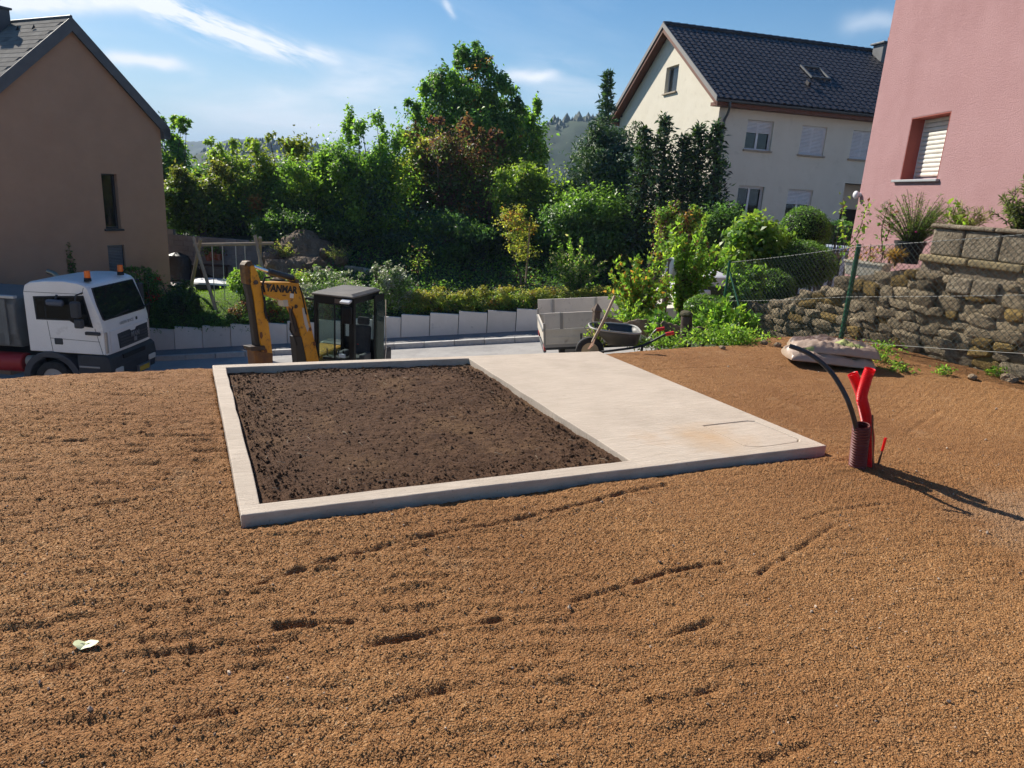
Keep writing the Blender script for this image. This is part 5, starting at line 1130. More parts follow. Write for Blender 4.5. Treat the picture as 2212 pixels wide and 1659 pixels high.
def build_excavator():
    rz = atan2(-.24, .97); loc = np.array([-3.55, 15.7, -3.72]); c763 = AY(763, 700, 15.7); loc[0] = c763[0]
    t = thing('mini_excavator', 'yellow mini excavator with black cab, boom folded beside it', 'excavator', loc, rz)
    M4 = Matrix.Translation(loc) @ Matrix.Rotation(rz, 4, 'Z'); inv = M4.inverted()
    def W(mb): mb.v = [tuple(inv @ Vector(p)) for p in mb.v]; return mb       # world -> machine axes
    top = AY(763, 640, 15.7)[2]-loc[2]; z3 = lambda x, y: (322.6+x*.2604, 495.4+y*.2604)
    blk = PM('black_cab_paint', (.005, .0052, .006), .55, col2=(.009, .009, .009), vs=4, spec=.15)
    yel = PM('yellow_paint', (.60, .29, .02), .45, col2=(.52, .24, .018), vs=3, col3=(.13, .06, .03), v3=(7, .55, .68), spec=.35, bump=(30, .15, .004))
    dirt = PM('oily_steel', (.035, .026, .020), .6, col2=(.075, .045, .028), vs=9)
    cr = PM('chrome_rod', (.6, .6, .62), .2, metal=.9); x0, x1, d = -1.0, 0., 1.36; zb = .78
    cab = MB()
    for (x, y, w1, w2) in ((x0, 0, .085, .10), (x1-.11, 0, .12, .12), (x0, d-.1, .1, .1), (x1-.1, d-.1, .1, .1)): cab.bx(x, x+w1, y, y+w2, zb, top-.06)
    cab.bx(x0, x1, 0.001, .07, top-.24, top-.05); cab.bx(x0+.001, x0+.07, .08, d-.08, top-.2, top-.05); cab.bx(x1-.07, x1-.001, .1, d-.08, top-.2, top-.05); cab.bx(x0, x1, d-.08, d-.002, top-.22, top-.05)
    cab.bx(x0, x1, .001, .06, zb-.1, zb+.02); cab.bx(x0, x0+.06, .06, d, zb-.1, zb+.35); cab.bx(x0+.06, x1-.1, d-.07, d-.003, zb, zb+.85)
    c = cab.build('cab_frame', blk, t, bevel=.012)
    roof = MB().loft([[(x0-.02, -.05, top-.05), (x1+.03, -.05, top-.05), (x1+.03, d+.03, top-.05), (x0-.02, d+.03, top-.05)], [(x0-.03, -.06, top-.02), (x1+.04, -.06, top-.02), (x1+.04, d+.04, top-.02), (x0-.03, d+.04, top-.02)], [(x0+.08, .04, top+.035), (x1-.06, .04, top+.035), (x1-.06, d-.06, top+.035), (x0+.08, d-.06, top+.035)]])
    roof.build('roof', PM('dusty_roof', (.15, .135, .12), .65, col2=(.10, .092, .085), vs=3, spec=.3), c, bevel=.015)
    MB().bx(-.46, -.2, -.012, 0, top-.2, top-.1).build('cab_badge', PM('brown_badge', (.10, .075, .06), .6), c)
    MB().bx(x0+.085, x1-.11, .02, .027, zb+.02, zb+.55).build('lower_windscreen', CLEAR, c)
    MB().bx(x0+.085, x0+.5, .03, .036, zb+.62, top-.24).build('windscreen', CLEAR, c); MB().bx(x0+.50, x0+.53, .02, .05, zb+.6, top-.24).build('screen_post', blk, c)
    MB().bx(x0+.02, x0+.03, .1, d-.1, zb+.4, top-.2).build('side_window', CLEAR, c); MB().bx(x0+.1, x1-.1, d-.05, d-.04, zb+.85, top-.22).build('rear_window', CLEAR, c)
    MB().bx(x0+.05, x1-.1, .2, d-.1, zb-.08, zb+.02).build('cab_floor', DARK, c)
    # seat and controls
    fab = PM('seat_fabric', (.03, .032, .038), .9, col2=(.05, .052, .058), vs=8)
    s = MB().bx(-.52, -.12, .62, 1.1, zb+.35, zb+.52).build('seat', fab, t, bevel=.05); 
    MB().box((-.32, 1.1, zb+.86), (.44, .13, .72), rx=-.12).build('seat_back', fab, s, bevel=.06); MB().box((-.32, 1.17, zb+1.32), (.32, .1, .2), rx=-.1).build('headrest', fab, s, bevel=.05)
    MB().bx(-.42, -.38, 1.02, 1.03, zb+.7, zb+.76).build('seat_belt', PM('red_belt', (.5, .02, .02), .6), s)
    MB().bx(-.55, -.1, .55, 1.2, zb, zb+.34).build('seat_base', DARK, s); 
    k = MB().bx(-.88, -.3, .14, .42, zb, zb+.58).build('console', DARK, t, bevel=.04)
    for x in (-.8, -.62, -.5, -.38): MB().cyl((x, .26, zb+.56), (x+.02, .2, zb+.76), .014, .018, 8).build('lever', blk, k)
    MB().bx(-.45, -.3, .15, .2, zb+.6, zb+.68).build('paper', PM('paper_blue', (.55, .60, .68), .6), k)
    for x in (-.66, -.08): MB().bx(x-.06, x+.08, .55, .95, zb+.35, zb+.62).build('armrest', PM('grey_plastic', (.05, .054, .06), .5), k, bevel=.03)
    # open door folded back along the side, mirror
    dr = MB().bx(.04, .075, .95, 1.5, zb-.2, top-.1).build('door', blk, t, bevel=.012); MB().bx(.1, .12, 1.0, 1.42, zb+.3, top-.25).build('door_pane', CLEAR, dr)
    MB().tube([(.09, 1.46, zb-.1), (.14, 1.48, zb+.6), (.12, 1.46, top-.25)], .014, 8).build('door_handle_bar', cr, dr)
    mi = MB().bx(-.2, .03, -.20, -.08, top-.62, top-.22).build('mirror', blk, t, bevel=.05); MB().tube([(-.04, -.1, top-.2), (-.06, 0, top-.15)], .018, 8).build('mirror_arm', blk, mi)
    MB().box((-.12, -.12, top-.12), (.24, .16, .05), rx=.3).build('work_lamp', PM('pale_lamp', (.55, .56, .58), .4), mi, bevel=.015); MB().bx(x0-.22, x0-.02, .02, .1, top-.2, top-.15).build('rail', blk, t)
    # house, tracks, blade (mostly below the crest)
    hb = MB().bx(-1.75, .1, -.05, 1.9, .55, zb-.11).build('upper_body', yel, t, bevel=.05); MB().bx(-1.75, -1.05, .35, 1.9, zb-.1, zb+.55).build('engine_cover', yel, t, bevel=.08)
    MB().bx(-1.75, .1, 1.45, 2.0, zb-.1, zb+.6).build('counterweight', PM('dark_counterweight', (.04, .04, .045), .6), t, bevel=.12)
    MB().cyl((-.85, .85, .45), (-.85, .85, .56), .5, n=24).build('slew_ring', dirt, t)
    for x in (-1.75, -.35):
        tr = MB().prism([(-.75, .28), (-.62, .08), (-.4, 0), (2.1, 0), (2.3, .08), (2.42, .28), (2.3, .48), (2.1, .56), (-.4, .56), (-.62, .48)], x, x+.4, 'x').build('track', TYRE, t, bevel=.03)
        for yy in np.arange(-.3, 2.1, .2): MB().bx(x-.004, x+.404, yy, yy+.09, -.02, .0).build('track_pad', TYRE, tr)
    MB().prism([(-1.05, .08), (-.95, .08), (-.9, .42), (-1.0, .42)], -1.85, .15, 'x').build('dozer_blade', dirt, t)
    # boom, arm and rams, lying in one upright plane
    P0 = AY(685, 775, 15.75); P1 = AY(572, 600, 14.5); dv = unit(np.array([P1[0]-P0[0], P1[1]-P0[1], 0])); nv = np.array([-dv[1], dv[0], 0])
    if nv[1] > 0: nv = -nv                                   # towards the camera
    q = lambda x, y, o=0: AP(*z3(x, y), P0+nv*o, nv)
    def slab(outline, o0, o1, mat, name, parent, bevel=.012):
        pf = [q(x, y, o1) for x, y in outline]; bk = [p+nv*(o0-o1) for p in pf]; k = len(pf)
        tri = tessellate_polygon([[Vector((x, -y, 0)) for x, y in outline]])
        mb = MB().add(pf+bk, [tuple(f) for f in tri]+[tuple(i+k for i in f[::-1]) for f in tri]+[(i, (i+1) % k, k+(i+1) % k, k+i) for i in range(k)])
        return W(mb).build(name, mat, parent, bevel=bevel)
    bo = slab([(960, 440), (1100, 440), (1240, 447), (1272, 520), (1300, 620), (1340, 790), (1400, 1050), (1430, 1180), (1330, 1180), (1310, 1085), (1270, 900), (1225, 730), (1190, 650), (1130, 600), (1050, 572), (975, 545), (955, 490)], -.11, .11, yel, 'boom', t)
    put_text(bo, 'YANMAR', .205, PM('black_print', (.012, .012, .012), .5), q(1100, 497, .116), q(1165, 503, .116)-q(1035, 492, .116), (0, 0, 1), .002, .009, inv)
    slab([(1168, 530), (1198, 535), (1196, 572), (1166, 568)], .111, .115, PM('white_sticker', (.6, .6, .6), .5), 'sticker', bo, 0)
    slab([(1268, 650), (1285, 652), (1325, 820), (1312, 850), (1290, 790), (1272, 690)], .111, .114, PM('grey_sticker', (.42, .42, .42), .5), 'sticker', bo, 0)
    slab([(1185, 395), (1205, 385), (1235, 447), (1185, 445)], -.05, .05, yel, 'ram_bracket', bo)
    lamp = slab([(1108, 588), (1150, 584), (1158, 640), (1116, 642)], -.05, .12, PM('work_lamp', (.45, .42, .36), .3), 'boom_lamp', bo)
    slab([(1180, 655), (1215, 650), (1262, 880), (1212, 890)], -.05, .06, dirt, 'boom_ram_rod', bo); slab([(1208, 888), (1275, 885), (1318, 1180), (1238, 1180)], -.09, .09, PM('dark_ram', (.03, .024, .02), .5), 'boom_ram', bo, .03)
    W(MB().tube([q(x, y, .13) for x, y in ((1170, 770), (1168, 830), (1200, 890), (1225, 960))], .02, 8)).build('hydraulic_hose', DARK, bo)
    ar = slab([(842, 300), (868, 300), (905, 372), (926, 440), (960, 600), (990, 770), (1020, 1000), (1026, 1060), (1010, 1180), (945, 1180), (935, 1000), (900, 760), (872, 560), (850, 450)], -.09, .09, yel, 'arm', t)
    slab([(790, 300), (812, 268), (846, 262), (862, 300), (858, 420), (835, 460), (805, 455), (796, 380)], -.10, .06, PM('dirty_yellow', (.20, .095, .02), .6, col2=(.05, .03, .02), vs=7), 'arm_head', ar); slab([(800, 455), (860, 450), (905, 700), (950, 1000), (945, 1180), (905, 1180), (880, 985), (850, 720), (825, 560)], -.06, .05, PM('dark_ram', (.03, .024, .02), .5), 'bucket_ram', ar, .02)
    slab([(838, 975), (960, 965), (965, 1005), (850, 1010)], -.12, .12, dirt, 'linkage', ar); slab([(868, 1005), (1025, 1030), (1028, 1190), (885, 1190)], -.11, .112, PM('rusty_yellow', (.22, .10, .025), .7, col2=(.10, .05, .03), vs=6), 'bucket_link', ar)
    for x, y in ((885, 440), (828, 290), (985, 470), (1225, 430), (945, 985), (1215, 640)): W(MB().cyl(q(x, y, .13), q(x, y, -.13), .045, n=12)).build('pivot_pin', dirt, ar)
    W(MB().cyl(q(862, 308, 0), q(1000, 352, 0), .035, n=12)).build('ram_rod', cr, bo); W(MB().cyl(q(985, 348, 0), q(1188, 405, 0), .065, n=14)).build('arm_ram', PM('black_ram', (.02, .02, .022), .4), bo, smooth=True)
    W(MB().tube([q(x, y, .1) for x, y in ((955, 520), (940, 450), (960, 400), (1000, 400))], .022, 8)).build('hydraulic_hose', DARK, bo); W(MB().tube([q(x, y, .12) for x, y in ((955, 560), (958, 680), (972, 740))], .02, 8)).build('hydraulic_hose', DARK, ar)
    for pts in (((1245, 470), (1262, 520), (1282, 610), (1300, 700)), ((1000, 415), (1080, 425), (1160, 430), (1220, 440)), ((930, 470), (945, 560), (962, 650), (985, 760)), ((1192, 640), (1180, 700), (1196, 780), (1215, 850))):
        W(MB().tube(spline([q(x, y, .125) for x, y in pts], 5), .014, 6)).build('hydraulic_hose', DARK, bo)
    for (x, y, w, h) in ((1300, 700, 22, 30), (1335, 830, 26, 34), (1370, 950, 24, 40), (930, 880, 26, 60), (965, 1010, 30, 40), (1120, 548, 40, 12)):   # scraped, rusty patches
        slab([(x-w*.5, y-h*.4), (x+w*.2, y-h*.5), (x+w*.5, y+h*.1), (x+w*.1, y+h*.5), (x-w*.4, y+h*.3)], .1105, .1125, PM('rust_scrape', (.14, .055, .025), .8), 'rust_scrape', bo, 0)
    slab([(915, 1185), (1035, 1185), (1080, 1330), (980, 1420), (900, 1330)], -.28, .28, dirt, 'bucket', t, .03)
build_excavator()

def build_tipper():
    loc = np.array([.75, 17., -1.97]); t = thing('tipper_truck', 'white tipper truck with weathered board sides on its bed', 'truck', loc); t.rotation_euler = (0, -math.atan(.098), radians(2.9))
    bd = PM('grey_board', (.58, .53, .47), .8, col2=(.66, .61, .54), vs=2, col3=(.40, .35, .30), v3=(9, .6, .72), bump=(25, .25, .004)); al = PM('dropside', (.64, .59, .50), .5, col2=(.56, .51, .43), vs=2, col3=(.36, .30, .23), v3=(3, .6, .75)); st = PM('galv_post', (.30, .29, .28), .5, metal=.3)
    Lb, wd = 3.25, 2.2
    def side(y, name):
        lo = MB(); lo.bx(.02, Lb, y-.02, y+.02, .02, .40); lo.bx(.02, Lb, y-.03, y+.03, .02, .07); lo.bx(.02, Lb, y-.03, y+.03, .34, .40); lo.bx(.02, Lb, y-.028, y+.028, .17, .21)
        s = lo.build(name, al, t, bevel=.006)
        MB().bx(0, Lb, y-.016, y+.016, .415, .80).build('extension_board', bd, s); 
        for x in (.42, 1.6, 2.75): MB().bx(x-.035, x+.035, y-.035, y+.035, .40, .80).build('board_post', st, s)
        for x in (.9, 1.9): MB().bx(x-.02, x+.02, y-.045, y-.031, .12, .27).build('latch', TRIM, s)
        return s
    side(0, 'dropside'); side(wd, 'dropside')
    MB().bx(-.03, .02, -.04, .03, -.02, .55).build('corner_post', st, t); MB().bx(-.03, .02, wd-.03, wd+.04, -.02, .55).build('corner_post', st, t)
    tg = MB().bx(-.025, .02, .03, wd-.03, .02, .40).build('tailgate', al, t, bevel=.006); MB().bx(-.05, -.026, .03, wd-.03, .34, .40).build('tailgate_rail', st, tg)
    MB().bx(0, Lb, -.02, wd+.02, -.06, .02).build('bed_floor', st, t); MB().bx(Lb, Lb+.05, 0, wd, 0, 1.0).build('headboard', bd, t)
    MB().bx(.05, 5.0, .75, wd-.75, -.3, -.062).build('chassis', TRIM, t)
    MB().cyl((.02, .3, -.22), (.02, wd-.3, -.22), .04, n=10).build('underrun_bar', TRIM, t)
    for x in (.95, 4.1):
        for y in (.18, wd-.18): wheel(t, (x, y, -.62), .42, .26)
    for y in (.2, wd-.2): MB().bx(-.02, .02, y-.14, y+.14, -.16, -.04).build('tail_light', PM('tail_lens', (.35, .02, .02), .3), t, bevel=.01)
    wp = PM('white_truck_paint', (.72, .72, .73), .35, col2=(.66, .65, .65), vs=2, spec=.5)
    prof = [(3.38, -.2), (3.38, 1.35), (3.45, 1.48), (3.7, 1.54), (4.55, 1.52), (4.72, 1.44), (5.12, .62), (5.2, .4), (5.2, -.2)]
    def ring(y, s): return [(4.2+(p[0]-4.2)*(1-s), y, .5+(p[1]-.5)*(1-s)) for p in prof]
    c = MB().loft([ring(.12, .05), ring(.2, .0), ring(wd/2, -.008), ring(wd-.2, 0), ring(wd-.12, .05)]).build('cab', wp, t, smooth=True)
    MB().prism([(3.75, .62), (4.9, .62), (4.66, 1.25), (3.75, 1.3)], .10, .16, 'y').build('side_window', VG, c)
    MB().add([(4.76, .35, 1.36), (4.76, wd-.35, 1.36), (5.12, wd-.3, .66), (5.12, .3, .66), (4.78, .35, 1.38), (4.78, wd-.35, 1.38), (5.14, wd-.3, .68), (5.14, .3, .68)], [(0, 1, 2, 3), (7, 6, 5, 4), (0, 3, 7, 4), (1, 5, 6, 2), (0, 4, 5, 1), (3, 2, 6, 7)]).build('windscreen', VG, c)
    MB().box((4.0, .9, 1.565), (.5, .05, .03)).build('roof_bar', TRIM, c); MB().box((4.3, 1.2, 1.58), (.12, .12, .06)).build('roof_vent', TRIM, c, bevel=.02)
    MB().bx(3.36, 4.1, -.02, .1, .9, 1.2).build('tool_box', wp, t, bevel=.04)
    MB().bx(5.2, 5.32, .15, wd-.15, -.35, .0).build('bumper', TRIM, t, bevel=.03)
build_tipper()

def build_van():
    Y = 24.6; r = AY(1800, 533, Y); zt = r[2]; t = thing('parked_van', 'pale blue white van parked below the cream house', 'van', (9.2, Y, float(pave_z(10))-.1))
    z0 = t.location[2]; h = zt-z0; L = 4.3; pt = PM('van_paint', (.50, .56, .64), .35, spec=.5)
    prof = [(0, .35), (.03, h*.62), (.16, h-.06), (.3, h), (2.9, h-.02), (3.15, h-.14), (3.75, h*.58), (4.25, h*.5), (4.3, .4)]
    ring = lambda y, s: [(p[0], y, .8+(p[1]-.8)*(1-s)) for p in prof]
    b = MB().loft([ring(0, .05), ring(.08, .0), ring(.9, -.01), ring(1.72, 0), ring(1.8, .05)]).build('body', pt, t, smooth=True)
    for (a, c_, e) in ((.35, 1.0, .1), (1.12, 1.85, 0), (1.97, 2.9, -.12)):
        MB().prism([(a, h*.60), (c_, h*.60), (c_-(.0 if e >= 0 else .1), h-.20), (a+.03, h-.20)], -.012, .04, 'y').build('side_window', VG, b, bevel=.02)
    for x in (.8, 3.4):
        for y in (.1, 1.7): wheel(t, (x, y, .33), .33, .2)
    for y in (.2, 1.6): MB().bx(-.02, .03, y-.1, y+.1, .7, 1.1).build('tail_light', PM('tail_lens', (.35, .02, .02), .3), b)
build_van()
# ------------------------------------------------------------------ stone wall, fence and garden pieces
def build_stone_wall():
    t = thing('stone_wall', 'old rubble stone wall with block coping beside the gravel', 'wall', (W0[0], W0[1], 0), atan2(WD[1], WD[0]))
    # local x runs along the wall towards the camera, y goes behind it
    T = [-2.5, -1.8, -.8, -.47, .07, .5, .52, 4.5]; TOP = [.05, .30, .66, .84, .98, 1.08, 1.12, 1.14]
    topf = lambda x: float(np.interp(x, T, TOP)); botf = lambda x: float(np.interp(x, [-2.5, -1, .6, 2, 4.5], [-.75, -.45, -.22, -.06, .1]))-.1
    core = PM('wall_mortar', (.20, .16, .11), .95, col2=(.29, .235, .165), vs=6, bump=[(18, .9, .05), (60, .7, .02)])
    nx, nz = 150, 36; X = np.linspace(-2.5, 4.5, nx); V = []
    G = np.zeros((nz, nx, 3))
    for j in range(nz):
        for i, x in enumerate(X): G[j, i] = (x, 0, botf(x)+(topf(x)-botf(x))*j/(nz-1))
    G[:, :, 1] = .10+.07*(vn(G[:, :, 0], G[:, :, 2], .13, 3)-.5)+.05*(vn(G[:, :, 0], G[:, :, 2], .05, 4)-.5)
    grid_mesh('wall_face', G[:, :, 0], G[:, :, 1], G[:, :, 2], core, t)
    MB().prism([(x, botf(x)) for x in X[::10]]+[(x, topf(x)-.01) for x in X[::-10]], .15, .45, 'y').build('wall_core', core, t)
    sm = [PM('rubble_stone', (.50, .405, .27), .92, col2=(.36, .285, .19), vs=2.2, col3=(.16, .13, .088), v3=(1.6, .52, .70), rnd=.35, bump=[(5, .9, .25), (16, .7, .08)], spec=.15),
          PM('ochre_stone', (.42, .29, .10), .92, col2=(.30, .21, .095), vs=2.2, col3=(.10, .08, .05), v3=(1.6, .52, .7), rnd=.3, bump=[(5, .9, .25), (16, .7, .08)], spec=.15)]
    ms = [[], []]
    for k in range(9):
        for j in range(2):
            me = lump(300+k+20*j, 2, .30, (1, .62, .85), .62); me.materials.append(sm[j]); ms[j].append(me)
    rg = random.Random(12); n = 0; x = -2.45; rows = []
    z = -1.0
    while z < 1.12:
        h = rg.uniform(.09, .17); x = -2.5+rg.uniform(0, .1)
        while x < 3.1:
            w = rg.uniform(.13, .33)*(1.15 if h > .13 else .95)
            if botf(x)+.02 < z < topf(x)-.04 and not (.83 < x < 1.47 and .80 < z < 1.02) and n < 298:
                j = 1 if rg.random() < .16 else 0
                o = link('rubble_stone', rg.choice(ms[j]), None, t, loc=(x+w/2, .085+rg.uniform(-.03, .03), z+h/2), rot=(rg.uniform(-.25, .25), rg.uniform(-.2, .2), rg.uniform(-.15, .15)), scale=(w*.60, rg.uniform(.075, .12), h*.68)); n += 1
            x += w*.98
        z += h*.97
    cb = PM('concrete_block', (.30, .25, .18), .95, col2=(.19, .155, .11), vs=5, col3=(.42, .36, .26), v3=(7, .5, .72), rnd=.15, bump=[(14, 1, .05), (40, 1, .03), (110, .8, .01)], spec=.12)
    def rough_block(a, b, y0, y1, z0, z1, name, mat):
        o = MB().bx(a, b, y0, y1, z0, z1).build(name, mat, t, bevel=.028, seg=3); return o
    for a, b in ((.84, 1.14), (1.15, 1.46)): rough_block(a, b, -.01, .16, .82, 1.01, 'patch_block', cb)
    fl = PM('flat_stone', (.27, .215, .12), .95, col2=(.19, .155, .095), vs=4, rnd=.2, bump=[(25, .8, .02)], spec=.12)
    MB().bx(.44, 4.4, .03, .45, .95, 1.143).build('wall_core', core, t)
    x = .42
    while x < 4.4: rough_block(x, x+.62, -.03, .5, 1.145, 1.235, 'flat_stone', fl); x += .63
    x = .50
    for k in range(9):
        w = (.40, .42, .39, .41)[k % 4]; rough_block(x, x+w, .03, .30, 1.238, 1.555, 'coping_block', cb); x += w+.012
    x = .47
    for k in range(5): rough_block(x, x+.78, -.0, .34, 1.558, 1.61, 'coping_slab', cb); x += .785
build_stone_wall()

def build_fence():
    GRN = PM('green_post', (.010, .085, .038), .45, col2=(.014, .10, .05), vs=6, spec=.5); WIRE = PM('wire', (.20, .21, .20), .6, metal=.2); MESH = PM('mesh_wire', (.085, .11, .09), .5, metal=.2)
    P1b, P1t = np.array([3.39, 11.5, -.75]), np.array([3.385, 11.5, .80]); P2b, P2t = np.array([4.34, 9.25, -.15]), np.array([4.345, 9.25, 1.29]); P3b, P3t = np.array([5.56, 6.28, .3]), np.array([5.56, 6.28, 1.80])
    t = thing('wire_fence', 'green chain link fence with green posts in front of stone wall', 'fence', (P2b[0], P2b[1], 0)); off = np.array(t.location); B = lambda: MB(off=off)
    for a, b, r in ((P1b, P1t, .022), (P2b, P2t, .030), (P3b, P3t, .030)): B().cyl(a, b, r, n=12).build('post', GRN, t, smooth=True)
    B().cyl((3.40, 11.45, .62), (3.62, 10.75, -.32), .018, n=10).build('brace', GRN, t, smooth=True)
    W1 = [np.array([3.40, 11.48, z]) for z in (.78, .15, -.40)]; W2 = [np.array([4.32, 9.22, z]) for z in (1.26, .61, .02)]; W3 = [np.array([5.54, 6.25, z]) for z in (1.77, 1.17, .56)]
    for a, b, c in zip(W1, W2, W3):
        for p, q in ((a, b), (b, c)):
            pts = [p+(q-p)*f+np.array([0, 0, -.012*sin(pi*f)]) for f in np.linspace(0, 1, 7)]; B().tube(pts, .0026, 5).build('tension_wire', WIRE, t)
    for p, q in ((W1, W2), (W2, W3)):
        L = np.linalg.norm((q[0]-p[0])[:2]); dirv = (q[0]-p[0])[:2]/L; nrm = np.array([dirv[1], -dirv[0]]); hgt = 1.22; pitch = .072; mb = B(); k = int((L+hgt)/pitch)+1
        def pt(u, v, s): f = u/L; lo = p[2]*(1-f)+q[2]*f; hi = p[0]*(1-f)+q[0]*f; c = lo+(hi-lo)*v; return np.array([c[0]+nrm[0]*s, c[1]+nrm[1]*s, c[2]])
        for fam in (0, 1):
            for i in range(k):
                u0 = i*pitch-hgt; a, b = (u0, 0), (u0+hgt, 1)
                if fam: a, b = (u0+hgt, 0), (u0, 1)
                lo_, hi_ = max(0, min(a[0], b[0])), min(L, max(a[0], b[0]))
                if hi_-lo_ < .02: continue
                g = lambda u: a[1]+(b[1]-a[1])*(u-a[0])/(b[0]-a[0])
                mb.tube([pt(lo_, g(lo_), .002*(1-2*fam)), pt(hi_, g(hi_), .002*(1-2*fam))], .0031, 3, cap=False)
        mb.build('mesh_panel', MESH, t)
build_fence()

def build_bags():
    def bag(name, label, c, L, w, h, rz, seed, zs, lab):
        m, nt, b = new_mat('bag_film_%d' % seed); N = nt.nodes; K = nt.links; b.inputs['Roughness'].default_value = .38; b.inputs['Specular IOR Level'].default_value = .5
        tc = N.new('ShaderNodeTexCoord')
        def ell(cx, cy, rx, ry):
            mp = N.new('ShaderNodeMapping'); mp.vector_type = 'POINT'; mp.inputs['Location'].default_value = (-cx/rx, -cy/ry, 0); mp.inputs['Scale'].default_value = (1/rx, 1/ry, 0); K.new(tc.outputs['Object'], mp.inputs[0])
            ln = N.new('ShaderNodeVectorMath'); ln.operation = 'LENGTH'; K.new(mp.outputs[0], ln.inputs[0]); ma = N.new('ShaderNodeMath'); ma.operation = 'LESS_THAN'; ma.inputs[1].default_value = 1; K.new(ln.outputs['Value'], ma.inputs[0]); return ma.outputs[0]
        col = (.37, .27, .20, 1)
        prev = None
        for (e, c2) in (((-.20, .06, .28, .16), (.13, .085, .065, 1)), ((.30, .13, .2, .12), (.10, .07, .055, 1)), ((.13, -.16, .17 if lab else .001, .06 if lab else .001), (.40, .43, .15, 1)), ((-.36, -.26, .09 if lab else .001, .02 if lab else .001), (.30, .33, .11, 1))):
            mx = N.new('ShaderNodeMix'); mx.data_type = 'RGBA'; K.new(ell(*[k*L if i != 3 else k*L for i, k in enumerate(e)]), mx.inputs[0])
            if prev is None: mx.inputs[6].default_value = col
            else: K.new(prev, mx.inputs[6])
            mx.inputs[7].default_value = c2; prev = mx.outputs[2]
        K.new(prev, b.inputs['Base Color'])
        nz = N.new('ShaderNodeTexNoise'); nz.inputs['Scale'].default_value = 9; nz.inputs['Detail'].default_value = 5; K.new(tc.outputs['Object'], nz.inputs['Vector']); bn = N.new('ShaderNodeBump'); bn.inputs['Strength'].default_value = .5; bn.inputs['Distance'].default_value = .03; K.new(nz.outputs[0], bn.inputs['Height']); K.new(bn.outputs[0], b.inputs['Normal'])
        rg = np.random.default_rng(seed); nu, nv = 44, 26; U, Vv = np.meshgrid(np.linspace(-1, 1, nu), np.linspace(-1, 1, nv))
        prof = (1-np.abs(U)**7)**.45*(1-np.abs(Vv)**3.4)**.5
        wr = .14*(vn(U*1.0, Vv*2.5, .35, seed)-.5)+.13*(vn(U*2.4, Vv, .16, seed+1)-.5)+.10*(vn(U*3.4+Vv, Vv*.7, .09, seed+2)-.5)+.04*np.sin(9*U+3*Vv+seed)
        x = U*L/2*(1-.06*Vv**2); y = Vv*w/2*(1-.08*U**2+.05*np.sin(3*U+seed)); top = h*prof*(.93+wr*2.2); bot = -h*.25*prof
        sagz = .03*np.sin(2.2*U+seed)*h/.13
        t = thing(name, label, 'bag', c, rz, group='stacked soil bags')
        mb = MB(); idx = lambda i, j, k: k*nu*nv+j*nu+i
        P = [(x[j, i], y[j, i], top[j, i]+.012+sagz[j, i]) for j in range(nv) for i in range(nu)]+[(x[j, i], y[j, i], bot[j, i]+sagz[j, i]*.6) for j in range(nv) for i in range(nu)]
        F = [(idx(i, j, k), idx(i+1, j, k), idx(i+1, j+1, k), idx(i, j+1, k)) for k in (0, 1) for j in range(nv-1) for i in range(nu-1)]
        ed = [(i, 0) for i in range(nu)]+[(nu-1, j) for j in range(1, nv)]+[(i, nv-1) for i in range(nu-2, -1, -1)]+[(0, j) for j in range(nv-2, 0, -1)]
        F += [(idx(*ed[i], 0), idx(*ed[(i+1) % len(ed)], 0), idx(*ed[(i+1) % len(ed)], 1), idx(*ed[i], 1)) for i in range(len(ed))]
        o = mb.add(P, F).build('bag_body', m, t, smooth=True)
        if lab:
            jx = lambda u, v: (float(np.interp(u, [-1, 1], [-L/2, L/2])), v*w/2, h*.99*float((1-abs(u)**3.2)**.5*(1-abs(v)**2.6)**.55)+.03)
            p = jx(.28, -.72); put_text(o, lab, .055, M('print_dark', (.03, .05, .02), .6), p, (1, 0, -.1), (0, 1, .35), .002)
        return t
    a = AZ(1795, 795, 0); g = .0
    bag('soil_bag', 'lower crumpled soil bag lying on the gravel', (a[0]+.02, a[1]+.18, .055), .96, .52, .10, -.10, 3, 0, None)
    bag('soil_bag', 'upper beige soil bag with green label on the other bag', (a[0]+.09, a[1]+.24, .150), .96, .54, .105, -.16, 8, 0, 'EUVERT')
build_bags()

